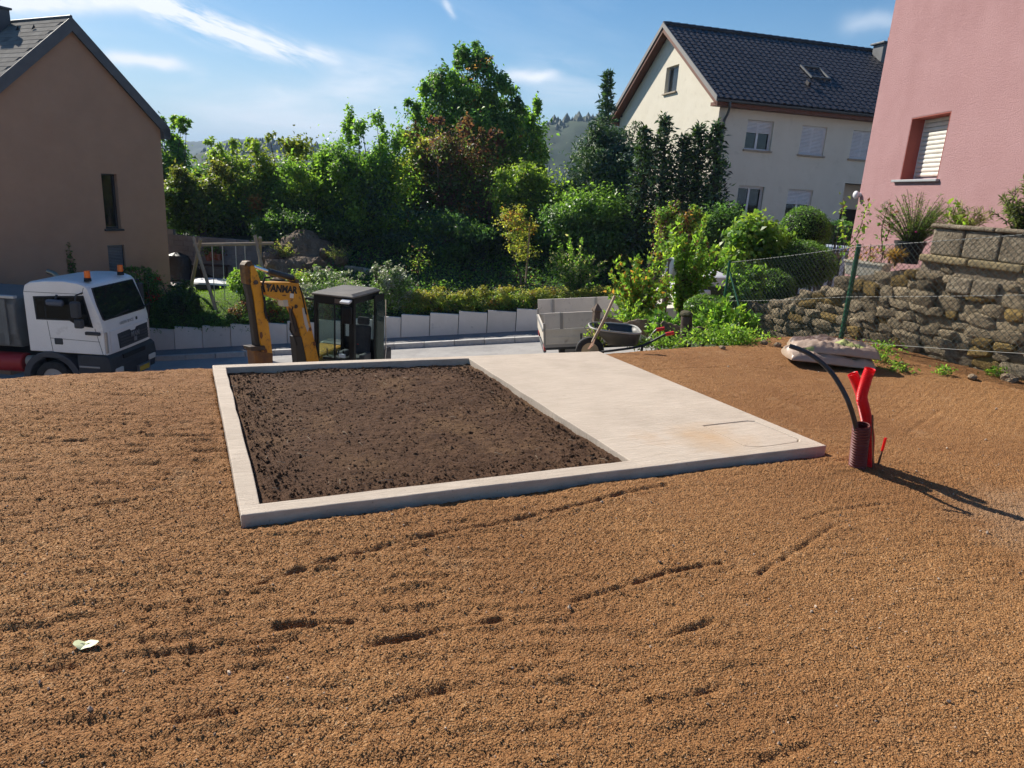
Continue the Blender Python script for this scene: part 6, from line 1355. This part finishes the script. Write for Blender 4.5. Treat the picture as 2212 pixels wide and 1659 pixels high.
def old_fence_and_tools():
    z7 = lambda x, y: ((1800+x*.4521)/1.736, (780+y*.4521)/1.736)
    ow = PM('old_wood', (.075, .05, .037), .9, col2=(.14, .105, .08), vs=7, col3=(.22, .18, .14), v3=(4, .55, .75), bump=[(20, .8, .02)])
    pw = PM('weathered_plank', (.20, .145, .10), .9, col2=(.11, .075, .05), vs=6, col3=(.36, .31, .25), v3=(3.5, .52, .7), bump=[(14, .8, .02)])
    t = thing('old_wooden_fence', 'old wooden fence with wavy plank and two dark posts', 'fence', AY(*z7(970, 1100), 10.3)); off = np.array(t.location); B = lambda: MB(off=off)
    p = AY(*z7(968, 860), 10.3); q = np.array([p[0]+.01, p[1], gz(p[0], p[1])-.2]); w = .048
    B().box((p[0], p[1], (p[2]+q[2])/2), (w*2, w*2, p[2]-q[2]), rz=.3).build('post', ow, t, bevel=.012)
    cap = B().loft([[(p[0]+s*cos(a+.3+pi/4), p[1]+s*sin(a+.3+pi/4), p[2]+z) for a in np.arange(4)*pi/2] for s, z in ((.075, .0), (.085, .02), (.08, .035), (.01, .12))]).build('post_cap', ow, t)
    p2 = AY(*z7(1715, 900), 9.5); b2 = np.array([p2[0]+.05, p2[1], gz(p2[0], p2[1])-.2]); B().tube([b2, b2*.5+p2*.5+(.01, 0, 0), p2], [.085, .08, .076], 14).build('post', PM('round_post', (.10, .065, .05), .9, col2=(.06, .04, .03), vs=6, bump=(20, .8, .015)), t, smooth=True)
    o = link('moss_cap', lump(44, 2, .2, (.085, .085, .045)), M('moss', (.10, .085, .05), .95, col2=(.05, .05, .02), vs=9), t, loc=p2-off+np.array([-.0, 0, .03]))
    def plank(pts, hh, Y0, Y1, seed):
        rg = np.random.default_rng(seed); n = 26; f = np.linspace(0, 1, n); xs = np.interp(f, np.linspace(0, 1, len(pts)), [k[0] for k in pts]); ys = np.interp(f, np.linspace(0, 1, len(pts)), [k[1] for k in pts])
        P = [AY(*z7(x, y), Y0+(Y1-Y0)*k) for x, y, k in zip(xs, ys, f)]; up = [p_+np.array([0, 0, .02*sin(9*k)+.012*rg.normal()]) for p_, k in zip(P, f)]; lo = [p_-np.array([0, 0, hh*(.85+.2*sin(6*k+2))+.012*rg.normal()]) for p_, k in zip(P, f)]
        rings = [[u, l, l+np.array([0, .035, 0]), u+np.array([0, .035, 0])] for u, l in zip(up, lo)]; B().loft(rings).build('plank', pw, t, bevel=.006)
    plank([(1000, 925), (1100, 925), (1200, 940), (1300, 925), (1450, 960)], .20, 10.2, 9.9, 1); plank([(1440, 955), (1600, 965), (1760, 985), (1900, 1015)], .19, 9.85, 9.5, 2)
    # wheelbarrow
    Y = 8.45; A = lambda x, y, d=0: AY(*z7(x, y), Y+d); base = A(1150, 1165); gzb = gz(base[0], Y); t = thing('wheelbarrow', 'dark wheelbarrow with red hand grips behind the slab', 'wheelbarrow', (base[0], Y, gzb)); off = np.array(t.location)
    tray = PM('tray_plastic', (.045, .048, .044), .5, col2=(.075, .075, .07), vs=4, col3=(.16, .14, .115), v3=(5, .6, .75))
    L0, R0 = A(925, 1015), A(1358, 1052); L1, R1 = A(1085, 1165), A(1330, 1165); n = 16; rings = []
    def ringat(a, b, wy, z=None):
        c = (a+b)/2; hx = abs(b[0]-a[0])/2; out = []
        for k in range(24):
            an = 2*pi*k/24; cx = abs(cos(an))**.55*np.sign(cos(an)); sy = abs(sin(an))**.55*np.sign(sin(an)); f = (cx+1)/2; out.append((c[0]+hx*cx, Y+.32+wy*sy*(.75+.25*f), a[2]*(1-f)+b[2]*f))
        return out
    rings = [ringat(L0, R0, .34), ringat(L0*.5+L1*.5, R0*.5+R1*.5, .29), ringat(L1, R1, .20)]
    tr = MB(off=off).loft(rings, cap=False); tr.f.append(tuple(range(48, 72))); o = tr.build('tray', tray, t, smooth=True); hollow(o, .006)
    MB(off=off).tube([np.array(p) for p in rings[0]+[rings[0][0]]], .012, 6).build('tray_rim', PM('worn_rim', (.30, .29, .26), .5), t, smooth=True)
    fr = PM('black_tube', (.02, .021, .022), .45); gr = PM('red_grip', (.55, .03, .03), .5)
    for dy, gx, gy in ((.08, 1575, 1042), (.56, 1498, 1005)):
        g1 = AY(*z7(gx-35, gy+6), Y+dy); g2 = AY(*z7(gx+32, gy-6), Y+dy); m = AY(*z7(1350, 1140 if dy < .3 else 1115), Y+dy); w = np.array([L1[0]-.22, Y+.32+(dy-.32)*.35, gzb+.15])
        h = MB(off=off).tube(spline([w, np.array([L1[0]+.1, Y+dy, L1[2]-.03]), m, g1, g2], 5), .015, 8).build('handle', fr, t, smooth=True); MB(off=off).tube([g1, g2], .024, 10).build('grip', gr, h, smooth=True)
        MB(off=off).tube([m, np.array([m[0]-.02, Y+dy, gzb-.02])], .014, 8).build('leg', fr, t)
    wc = np.array([L1[0]-.22, Y+.32, gzb+.16]); wheel(t, wc-off, .18, .09, rim=(.40, .33, .22))
    # long handled tool leaning by the slab corner
    p, q = AY(*z7(1118, 730), 8.25), AY(*z7(908, 1185), 7.95); q[2] = max(q[2], -.01); t = thing('garden_shovel', 'wooden handled shovel leaning near the far slab corner', 'shovel', q); MB(off=q).tube([q+(p-q)*.1, q+(p-q)*.5+np.array([.008, 0, 0]), p], .0165, 10).build('handle', PM('ash_wood', (.34, .24, .15), .7, col2=(.42, .31, .20), vs=9), t, smooth=True)
    d = unit(p-q); s = np.array([0, 1., 0]); s = unit(s-d*(s@d)); MB(off=q).add([q+d*.11+s*.02, q+d*.11-s*.02, q-s*.09, q-d*.02, q+s*.09]+[x+np.array([.012, 0, .006]) for x in (q+d*.11+s*.02, q+d*.11-s*.02, q-s*.09, q-d*.02, q+s*.09)], [(0, 1, 2, 3, 4), (9, 8, 7, 6, 5)]+[(i, (i+1) % 5, 5+(i+1) % 5, 5+i) for i in range(5)]).build('blade', M('rusty_iron'), t)
    # white cloth on a post in the shrub
    c = AY(1449, 575, 12.4); t = thing('draped_cloth', 'white cloth draped over a dark post among the shrubs', 'cloth', (c[0], 12.4, gz(c[0], 12.4))); off = np.array(t.location)
    MB(off=off).cyl((c[0]-.03, 12.42, off[2]-.1), (c[0]-.03, 12.42, c[2]+.12), .05, n=10).build('post', ow, t)
    nu = 22; rows = []
    for j, (zz, r) in enumerate(((.15, .02), (.13, .06), (.07, .09), (-.03, .10), (-.11, .09), (-.17, .06))): rows.append([(c[0]+.02+r*(1+.28*sin(5*a+j))*cos(a), 12.42+r*.8*(1+.2*cos(4*a))*sin(a), c[2]+zz-.06*max(0, sin(3*a+1))*j/3) for a in np.arange(nu)*2*pi/nu])
    o = MB(off=off).loft(rows, cap=False).build('cloth', PM('white_cloth', (.66, .64, .62), .85), t, smooth=True); hollow(o, .004)
old_fence_and_tools()

def wall_top_things():
    wz = 1.02; c = AY(1872, 583, 9.9); t = thing('planter_trough', 'cream plastic planter trough on the stone wall', 'planter', (c[0], c[1], c[2]-.09), -1.0)
    m = PM('cream_plastic', (.62, .58, .47), .5, col2=(.55, .50, .40), vs=5)
    MB().loft([[(-.26, -.085, 0), (.26, -.085, 0), (.26, .085, 0), (-.26, .085, 0)], [(-.29, -.11, .19), (.29, -.11, .19), (.29, .11, .19), (-.29, .11, .19)]]).build('trough', m, t, bevel=.012)
    MB().prism([(-.30, -.12), (.30, -.12), (.30, .12), (-.30, .12)], .18, .205, 'z', holes=[[(-.27, -.09), (.27, -.09), (.27, .09), (-.27, .09)]]).build('rim', m, t); MB().bx(-.27, .27, -.09, .09, .15, .192).build('potting_soil', M('clod'), t)
    rg = np.random.default_rng(9); P = rg.uniform(-1, 1, (90, 3))*np.array([.26, .1, .12])+np.array([0, 0, .30]); quads('foliage', leaf_quads(P, .05, rg, None, .3, .5, .5), palette_cols([(OR, 2), (RB, 1), (YG, 2), (BY, 1)], (rg.random(90)*10).astype(int), 90, rg, .2), LEAF, t)
    mb = MB()
    for i in range(9): x = rg.uniform(-.24, .24); mb.tube([(x, 0, .19), (x+rg.normal()*.02, rg.normal()*.03, .3), (x+rg.normal()*.05, rg.normal()*.05, .44)], .004, 4)
    mb.build('dry_stems', M('rose_stem'), t)
    c = AY(1962, 545, 10.6); t = thing('flower_pot', 'black pot under the rosemary bush on the wall', 'pot', (c[0], 10.6, c[2]-.16)); MB().loft([[(r*cos(a), r*sin(a), z) for a in np.arange(18)*2*pi/18] for r, z in ((.15, 0), (.2, .28), (.215, .28), (.215, .32), (.18, .32), (.17, .28))]).build('pot_body', PM('black_pot', (.02, .02, .022), .6), t, smooth=True)
    spiky_bush('dry orange grass tuft on the wall beside the trough', (1912, 1960, 530, 590), 10.0, 500, .10, [(OR, 2), ((.25, .17, .07), 3)], 160, 'dry_grass', .08, stems_n=16, cat='grass tuft', base_z=1.0)
    t = thing('metal_railing', 'dark metal railing below the cream house', 'railing', AY(1800, 525, 22.5)); off = np.array(t.location); b = MB(); iron = M('iron_black', (.02, .02, .022), .6)
    for i in range(22): MB().cyl((-.9+i*.11, 0, -.35), (-.9+i*.11, 0, .55), .01, n=6).build('bar', iron, t)
    for z in (-.25, .5): MB().bx(-.95, 1.5, -.015, .015, z, z+.03).build('rail', iron, t)
    shrub('dark clipped hedge behind the railing by the cream house', (1760, 1850, 470, 520), 23.4, [(DG, 4), (GR, 2)], 5000, .06, 161, 7, 'hedge', 'hedge')
    for i, (x, y, r) in enumerate(((1950, 800, .05), (2100, 818, .07), (2180, 822, .10), (1650, 742, .05), (1680, 748, .06), (1560, 752, .04), (2205, 800, .09))):
        p = AZ(x, y, 0); link('loose_stone', lump(500+i, 2, .25, (r, r*.8, r*.6)), MT.get('loose') or MT.setdefault('loose', PM('loose_stone', (.26, .19, .12), .9, col2=(.16, .12, .08), vs=4, bump=(9, .8, .1))), None, loc=(p[0], p[1], r*.25), rot=(0, 0, i)); o = bpy.context.scene.collection.objects[-1]
    labs = ['loose stone behind the soil bags weeds', 'loose stone at the wall foot between two small weeds', 'large loose stone at the wall foot near photo edge', 'small loose stone left of the soil bags', 'loose stone just left of the soil bags', 'pale loose stone below the fence corner post', 'rounded stone at the wall foot by the photo edge']
    for o, lb in zip([o for o in bpy.data.objects if o.name.startswith('loose_stone')], labs): tag(o, lb, 'stone', 'loose stones at the gravel edge')
wall_top_things()

def swing_set():
    z3 = lambda x, y: (322.6+x*.2604, 495.4+y*.2604); wd = PM('round_timber', (.40, .30, .20), .8, col2=(.30, .22, .15), vs=5, bump=(20, .4, .01))
    TA = AY(*z3(400, 130), 25.6); TB = AY(*z3(905, 115), 26.6); t = thing('swing_set', 'wooden garden swing frame with two swings on the lawn', 'swing set', (TA[0], TA[1], gz(TA[0], TA[1]))); off = np.array(t.location); B = lambda: MB(off=off)
    ax = unit((TB-TA)*np.array([1, 1, 0])); pr = np.array([-ax[1], ax[0], 0])
    B().cyl(TA-ax*.15, TB+ax*.55, .06, n=12).build('beam', wd, t, smooth=True)
    for T_, fr, bk in ((TA, z3(585, 690), z3(325, 470)), (TB, z3(1000, 640), None)):
        for s in (-1, 1):
            if T_ is TA: f = AY(*(fr if s < 0 else bk), 24.75 if s < 0 else 27.0); f[2] = gz(f[0], f[1])-.1
            else: f = T_+pr*s*1.35+ax*.2; f[2] = gz(f[0], f[1])-.1
            d = unit(T_-f); B().cyl(f, T_+d*.3+ax*.07*s, .062, .058, 12).build('leg', wd, t, smooth=True)
    rope = PM('rope', (.55, .53, .48), .8)
    for (xa, xb, zend, nm) in ((515, 600, 600, 'swing_seat'), (710, 787, 520, 'toddler_seat')):
        fa = (xa-400)/505; fb = (xb-400)/505; pa, pb = TA+(TB-TA)*fa, TA+(TB-TA)*fb; zb = AY(*z3(xb, zend), (pa[1]+pb[1])/2)[2]
        for p in (pa, pb):
            q = p.copy(); q[2] = zb; r = B().tube([p, q], .014, 6).build('rope', rope, t); B().cyl(p-np.array([0, 0, .02]), p-np.array([0, 0, .28]), .022, n=8).build('hanger', PM('steel_hook', (.4, .4, .4), .4, metal=.6), r)
        c = (pa+pb)/2; c[2] = zb
        if nm == 'swing_seat': B().box(c, (.46, .18, .035), rz=atan2(ax[1], ax[0])).build(nm, wd, t, bevel=.01)
        else:
            s = B().box(c+np.array([0, 0, .0]), (.40, .34, .12), rz=atan2(ax[1], ax[0])).build(nm, PM('blue_plastic', (.02, .10, .22), .4), t, bevel=.04); B().box(c+pr*.15+np.array([0, 0, .22]), (.36, .06, .38), rz=atan2(ax[1], ax[0])).build('seat_back', PM('green_plastic', (.05, .33, .08), .4), s, bevel=.03)
    # sandpit with its cover, patio, pots
    c = AY(470, 607, 28.4); c[2] = gz(c[0], 28.4); t = thing('sandpit', 'dark low sandpit with a white cover on the patio', 'sandpit', c); MB().loft([[(.95*cos(a), .75*sin(a), z) for a in np.arange(8)*pi/4] for z in (0, .22)]).build('box', PM('dark_plank', (.03, .03, .032), .7), t)
    cv = MB().loft([[(r*cos(a), r*.8*sin(a), z+.03*sin(3*a)) for a in np.arange(16)*pi/8] for r, z in ((1.02, .2), (.98, .27), (.5, .33), (.02, .35))]).build('cover', PM('white_tarp', (.7, .7, .7), .6, bump=(4, .6, .05)), t, smooth=True)
    X, Y = np.meshgrid(np.linspace(-15.6, -11.4, 20), np.linspace(28.2, 31., 14)); o = grid_mesh('patio', X, Y, ground_h(X, Y)+.035, PM('patio_slab', (.42, .39, .36), .85, col2=(.35, .33, .30), vs=3)); tag(o, kind='structure')
    # block retaining wall at the back of the lawn
    L, R = AY(366, 494, 31.2), AY(575, 522, 30.6); t = thing('block_wall', 'grey concrete block wall behind the swing', 'wall', (L[0], L[1], -4)); rz = atan2(R[1]-L[1], R[0]-L[0]); t.rotation_euler = (0, 0, rz); ln = np.hypot(R[0]-L[0], R[1]-L[1])
    bm_ = PM('grey_block', (.155, .155, .165), .92, col2=(.20, .20, .205), vs=3, rnd=.12, bump=(40, .4, .008)); me = MB().box((0, 0, 0), (.443, .2, .215)).mesh('block'); me.materials.append(bm_); k = 0
    for r in range(14):
        z = .3+r*.225
        for cidx in range(-3, int(ln/.45)+1):
            x = cidx*.45+(.225 if r % 2 else 0)
            if 4+z-8+.1 > np.interp(x, [0, ln], [L[2], R[2]])+0: continue
            link('block', me, None, t, loc=(x, random.Random(k).uniform(-.008, .008), z)); k += 1
    MB().bx(-1.6, ln+.3, .07, .16, 0, 2.85).build('mortar_core', PM('mortar', (.10, .10, .105), .95), t)
    for i, (x, y, s) in enumerate(((452, 563, .16), (462, 560, .2), (473, 562, .17))):
        c = AY(x, y, 30.4); t = thing('plant_pot', ('terracotta pot by the block wall, leftmost of three', 'tallest terracotta pot by the block wall, middle of three', 'terracotta pot by the block wall, rightmost of three')[i], 'pot', c, group='pots at the block wall'); MB().loft([[(r*s*cos(a), r*s*sin(a), z*s) for a in np.arange(14)*2*pi/14] for r, z in ((.7, 0), (1, 1.4), (1.1, 1.4), (1.1, 1.65), (.9, 1.65))]).build('pot_body', PM('terracotta', (.20, .07, .04), .85), t, smooth=True)
        rg = np.random.default_rng(i); P = rg.normal(size=(160, 3))*.13+np.array([0, 0, .42]); quads('foliage', leaf_quads(P, .1, rg), palette_cols([(DG, 2), (RB, 1), (MG, 1)], (rg.random(160)*9).astype(int), 160, rg), LEAF, t)
    c = AY(462, 572, 30.4); t = thing('garden_bench', 'dark bench carrying the pots at the block wall', 'bench', (c[0], 30.4, c[2]-.45)); dw = PM('dark_bench', (.05, .03, .022), .8)
    MB().bx(-.6, .6, -.18, .18, .40, .45).build('seat', dw, t)
    for x in (-.5, .5):
        for y in (-.13, .13): MB().bx(x-.03, x+.03, y-.03, y+.03, -.3, .40).build('leg', dw, t)
    c = AY(384, 565, 29.8); t = thing('covered_barbecue', 'dark covered barbecue at the brown house corner', 'barbecue', (c[0], 29.8, gz(c[0], 29.8)))
    MB().loft([[(r*cos(a)*(1+.06*sin(3*a)), r*.7*sin(a), z) for a in np.arange(16)*pi/8] for r, z in ((.55, .1), (.5, .6), (.55, .85), (.42, 1.1), (.1, 1.22))]).build('cover', PM('black_cover', (.015, .016, .02), .5, bump=(6, .6, .06)), t, smooth=True)
    for a in (0, 2.1, 4.2): MB().cyl((.3*cos(a), .25*sin(a), -.05), (.3*cos(a), .25*sin(a), .12), .02, n=6).build('leg', DARK, t)
swing_set()

def rockery():
    rk = [PM('boulder', (.26, .19, .13), .92, col2=(.17, .12, .085), vs=1.6, col3=(.34, .27, .20), v3=(3, .55, .75), rnd=.2, bump=[(3.5, 1, .3), (12, .9, .1), (40, .8, .03)])]; rg = random.Random(5)
    spots = ((588, 545, .8, 'upper left end'), (618, 538, .9, 'top'), (652, 533, .8, 'highest point'), (604, 573, .9, 'left middle'), (640, 566, 1.1, 'very centre'), (680, 560, .85, 'right middle'), (662, 596, .9, 'lower right'), (625, 600, .85, 'lower centre'), (594, 606, .7, 'lower left'), (704, 585, .6, 'right end near the terrace wall'), (736, 556, .5, 'far right, apart from the heap'), (700, 542, .5, 'upper right end'))
    for i, (x, y, r, wh) in enumerate(spots):
        Y = 29.9-(y-535)*.028; p = AY(x, y, Y); r *= .5; o = link('boulder', lump(700+i, 2, .42, (r*1.25, r, r*.85), .45), rk[0], None, loc=(p[0], Y, p[2]-r*.5), rot=(rg.uniform(-.3, .3), rg.uniform(-.3, .3), rg.uniform(0, 3)))
        tag(o, 'brown boulder of the rockery beside the swing, '+wh, 'boulder', 'boulders of the rockery')
    # earth under the boulders
    c = AY(645, 580, 30.2); X, Y = np.meshgrid(np.linspace(c[0]-2.2, c[0]+2.2, 40), np.linspace(28, 32.5, 40)); Z = ground_h(X, Y)+1.45*np.exp(-((X-c[0])/1.5)**2-((Y-30.3)/1.15)**2)+.2*(vn(X, Y, .3, 2)-.5)-.1
    tag(grid_mesh('earth_mound', X, Y, Z, PM('dry_earth', (.20, .14, .095), .95, col2=(.12, .085, .055), vs=3, bump=[(8, .9, .08)])), kind='structure')
    # pale dry-stone terrace wall
    ts = PM('terrace_stone', (.36, .32, .26), .9, col2=(.27, .24, .19), vs=3, rnd=.25, bump=[(12, .6, .03)]); t = thing('terrace_wall', 'low pale dry stone terrace wall in the bank', 'wall', AY(850, 600, 28.4)); off = np.array(t.location); rg = random.Random(3)
    path = [AY(745, 572, 29.2), AY(795, 580, 28.9), AY(845, 586, 28.6), AY(900, 596, 28.3), AY(965, 612, 28.0)]; cum = np.cumsum([0]+[np.linalg.norm(b-a) for a, b in zip(path[:-1], path[1:])])
    tops = [0, -.0, -.05, -.12, -.1]
    for r in range(5):
        s = rg.uniform(0, .2)
        while s < cum[-1]-.2:
            w = rg.uniform(.28, .5); p = np.array([np.interp(s+w/2, cum, [q[i] for q in path]) for i in range(3)]); k = min(int(np.searchsorted(cum, s+w/2))-1, 3); d = path[k+1]-path[k]
            MB(off=off).box((p[0], p[1]+rg.uniform(-.02, .02), p[2]-.09-r*.17), (w-.015, .3, .16), rz=atan2(d[1], d[0])+rg.uniform(-.05, .05)).build('terrace_stone', ts, t, bevel=.025, seg=1); s += w
    c = AY(901, 632, 27.2); t = thing('round_planter', 'grey round planter with a sapling below the terrace wall', 'planter', (c[0], 27.2, c[2]-.1)); MB().loft([[(r*cos(a), r*sin(a), z) for a in np.arange(18)*2*pi/18] for r, z in ((.32, -.2), (.42, .3), (.46, .3), (.46, .36), (.38, .36), (.38, .28))]).build('pot_body', PM('grey_pot', (.09, .10, .115), .6), t, smooth=True)
    rg2 = np.random.default_rng(4); P = rg2.normal(size=(220, 3))*np.array([.28, .28, .3])+np.array([0, 0, 1.35]); quads('foliage', leaf_quads(P, .08, rg2), palette_cols([(RB, 1), (YG, 2), (MG, 1)], (rg2.random(220)*9).astype(int), 220, rg2), LEAF, t); MB().tube([(0, 0, .25), (.03, 0, .8), (0, 0, 1.5)], .02, 6).build('stem', BARK, t)
rockery()
for i, (bx, lab) in enumerate((((575, 650, 515, 560), 'dry yellowish plants growing over the rockery top'), ((640, 735, 560, 615), 'green and yellow plants between the rockery boulders'), ((690, 770, 520, 570), 'dry stems above the terrace wall end'))):
    spiky_bush(lab, bx, 29.2, 900, .09, [(YG, 2), (BY, 1), ((.25, .2, .12), 2), (MG, 1)], 190+i, 'rockery_plant', .3, cat='plant', stems_n=30)

# ------------------------------------------------------------------ haze
def build_haze():
    m = bpy.data.materials.new('haze'); m.use_nodes = True; nt = m.node_tree; nt.nodes.clear()
    o = nt.nodes.new('ShaderNodeOutputMaterial'); v = nt.nodes.new('ShaderNodeVolumePrincipled')
    v.inputs['Color'].default_value = (.50, .70, 1, 1); v.inputs['Density'].default_value = .0003; v.inputs['Anisotropy'].default_value = .0
    nt.links.new(v.outputs[0], o.inputs['Volume'])
    b = MB().bx(-2600, 2600, -420, 2600, -75, 120).build('haze', m); tag(b, 'thin bluish haze in the distance', kind='stuff')
build_haze()
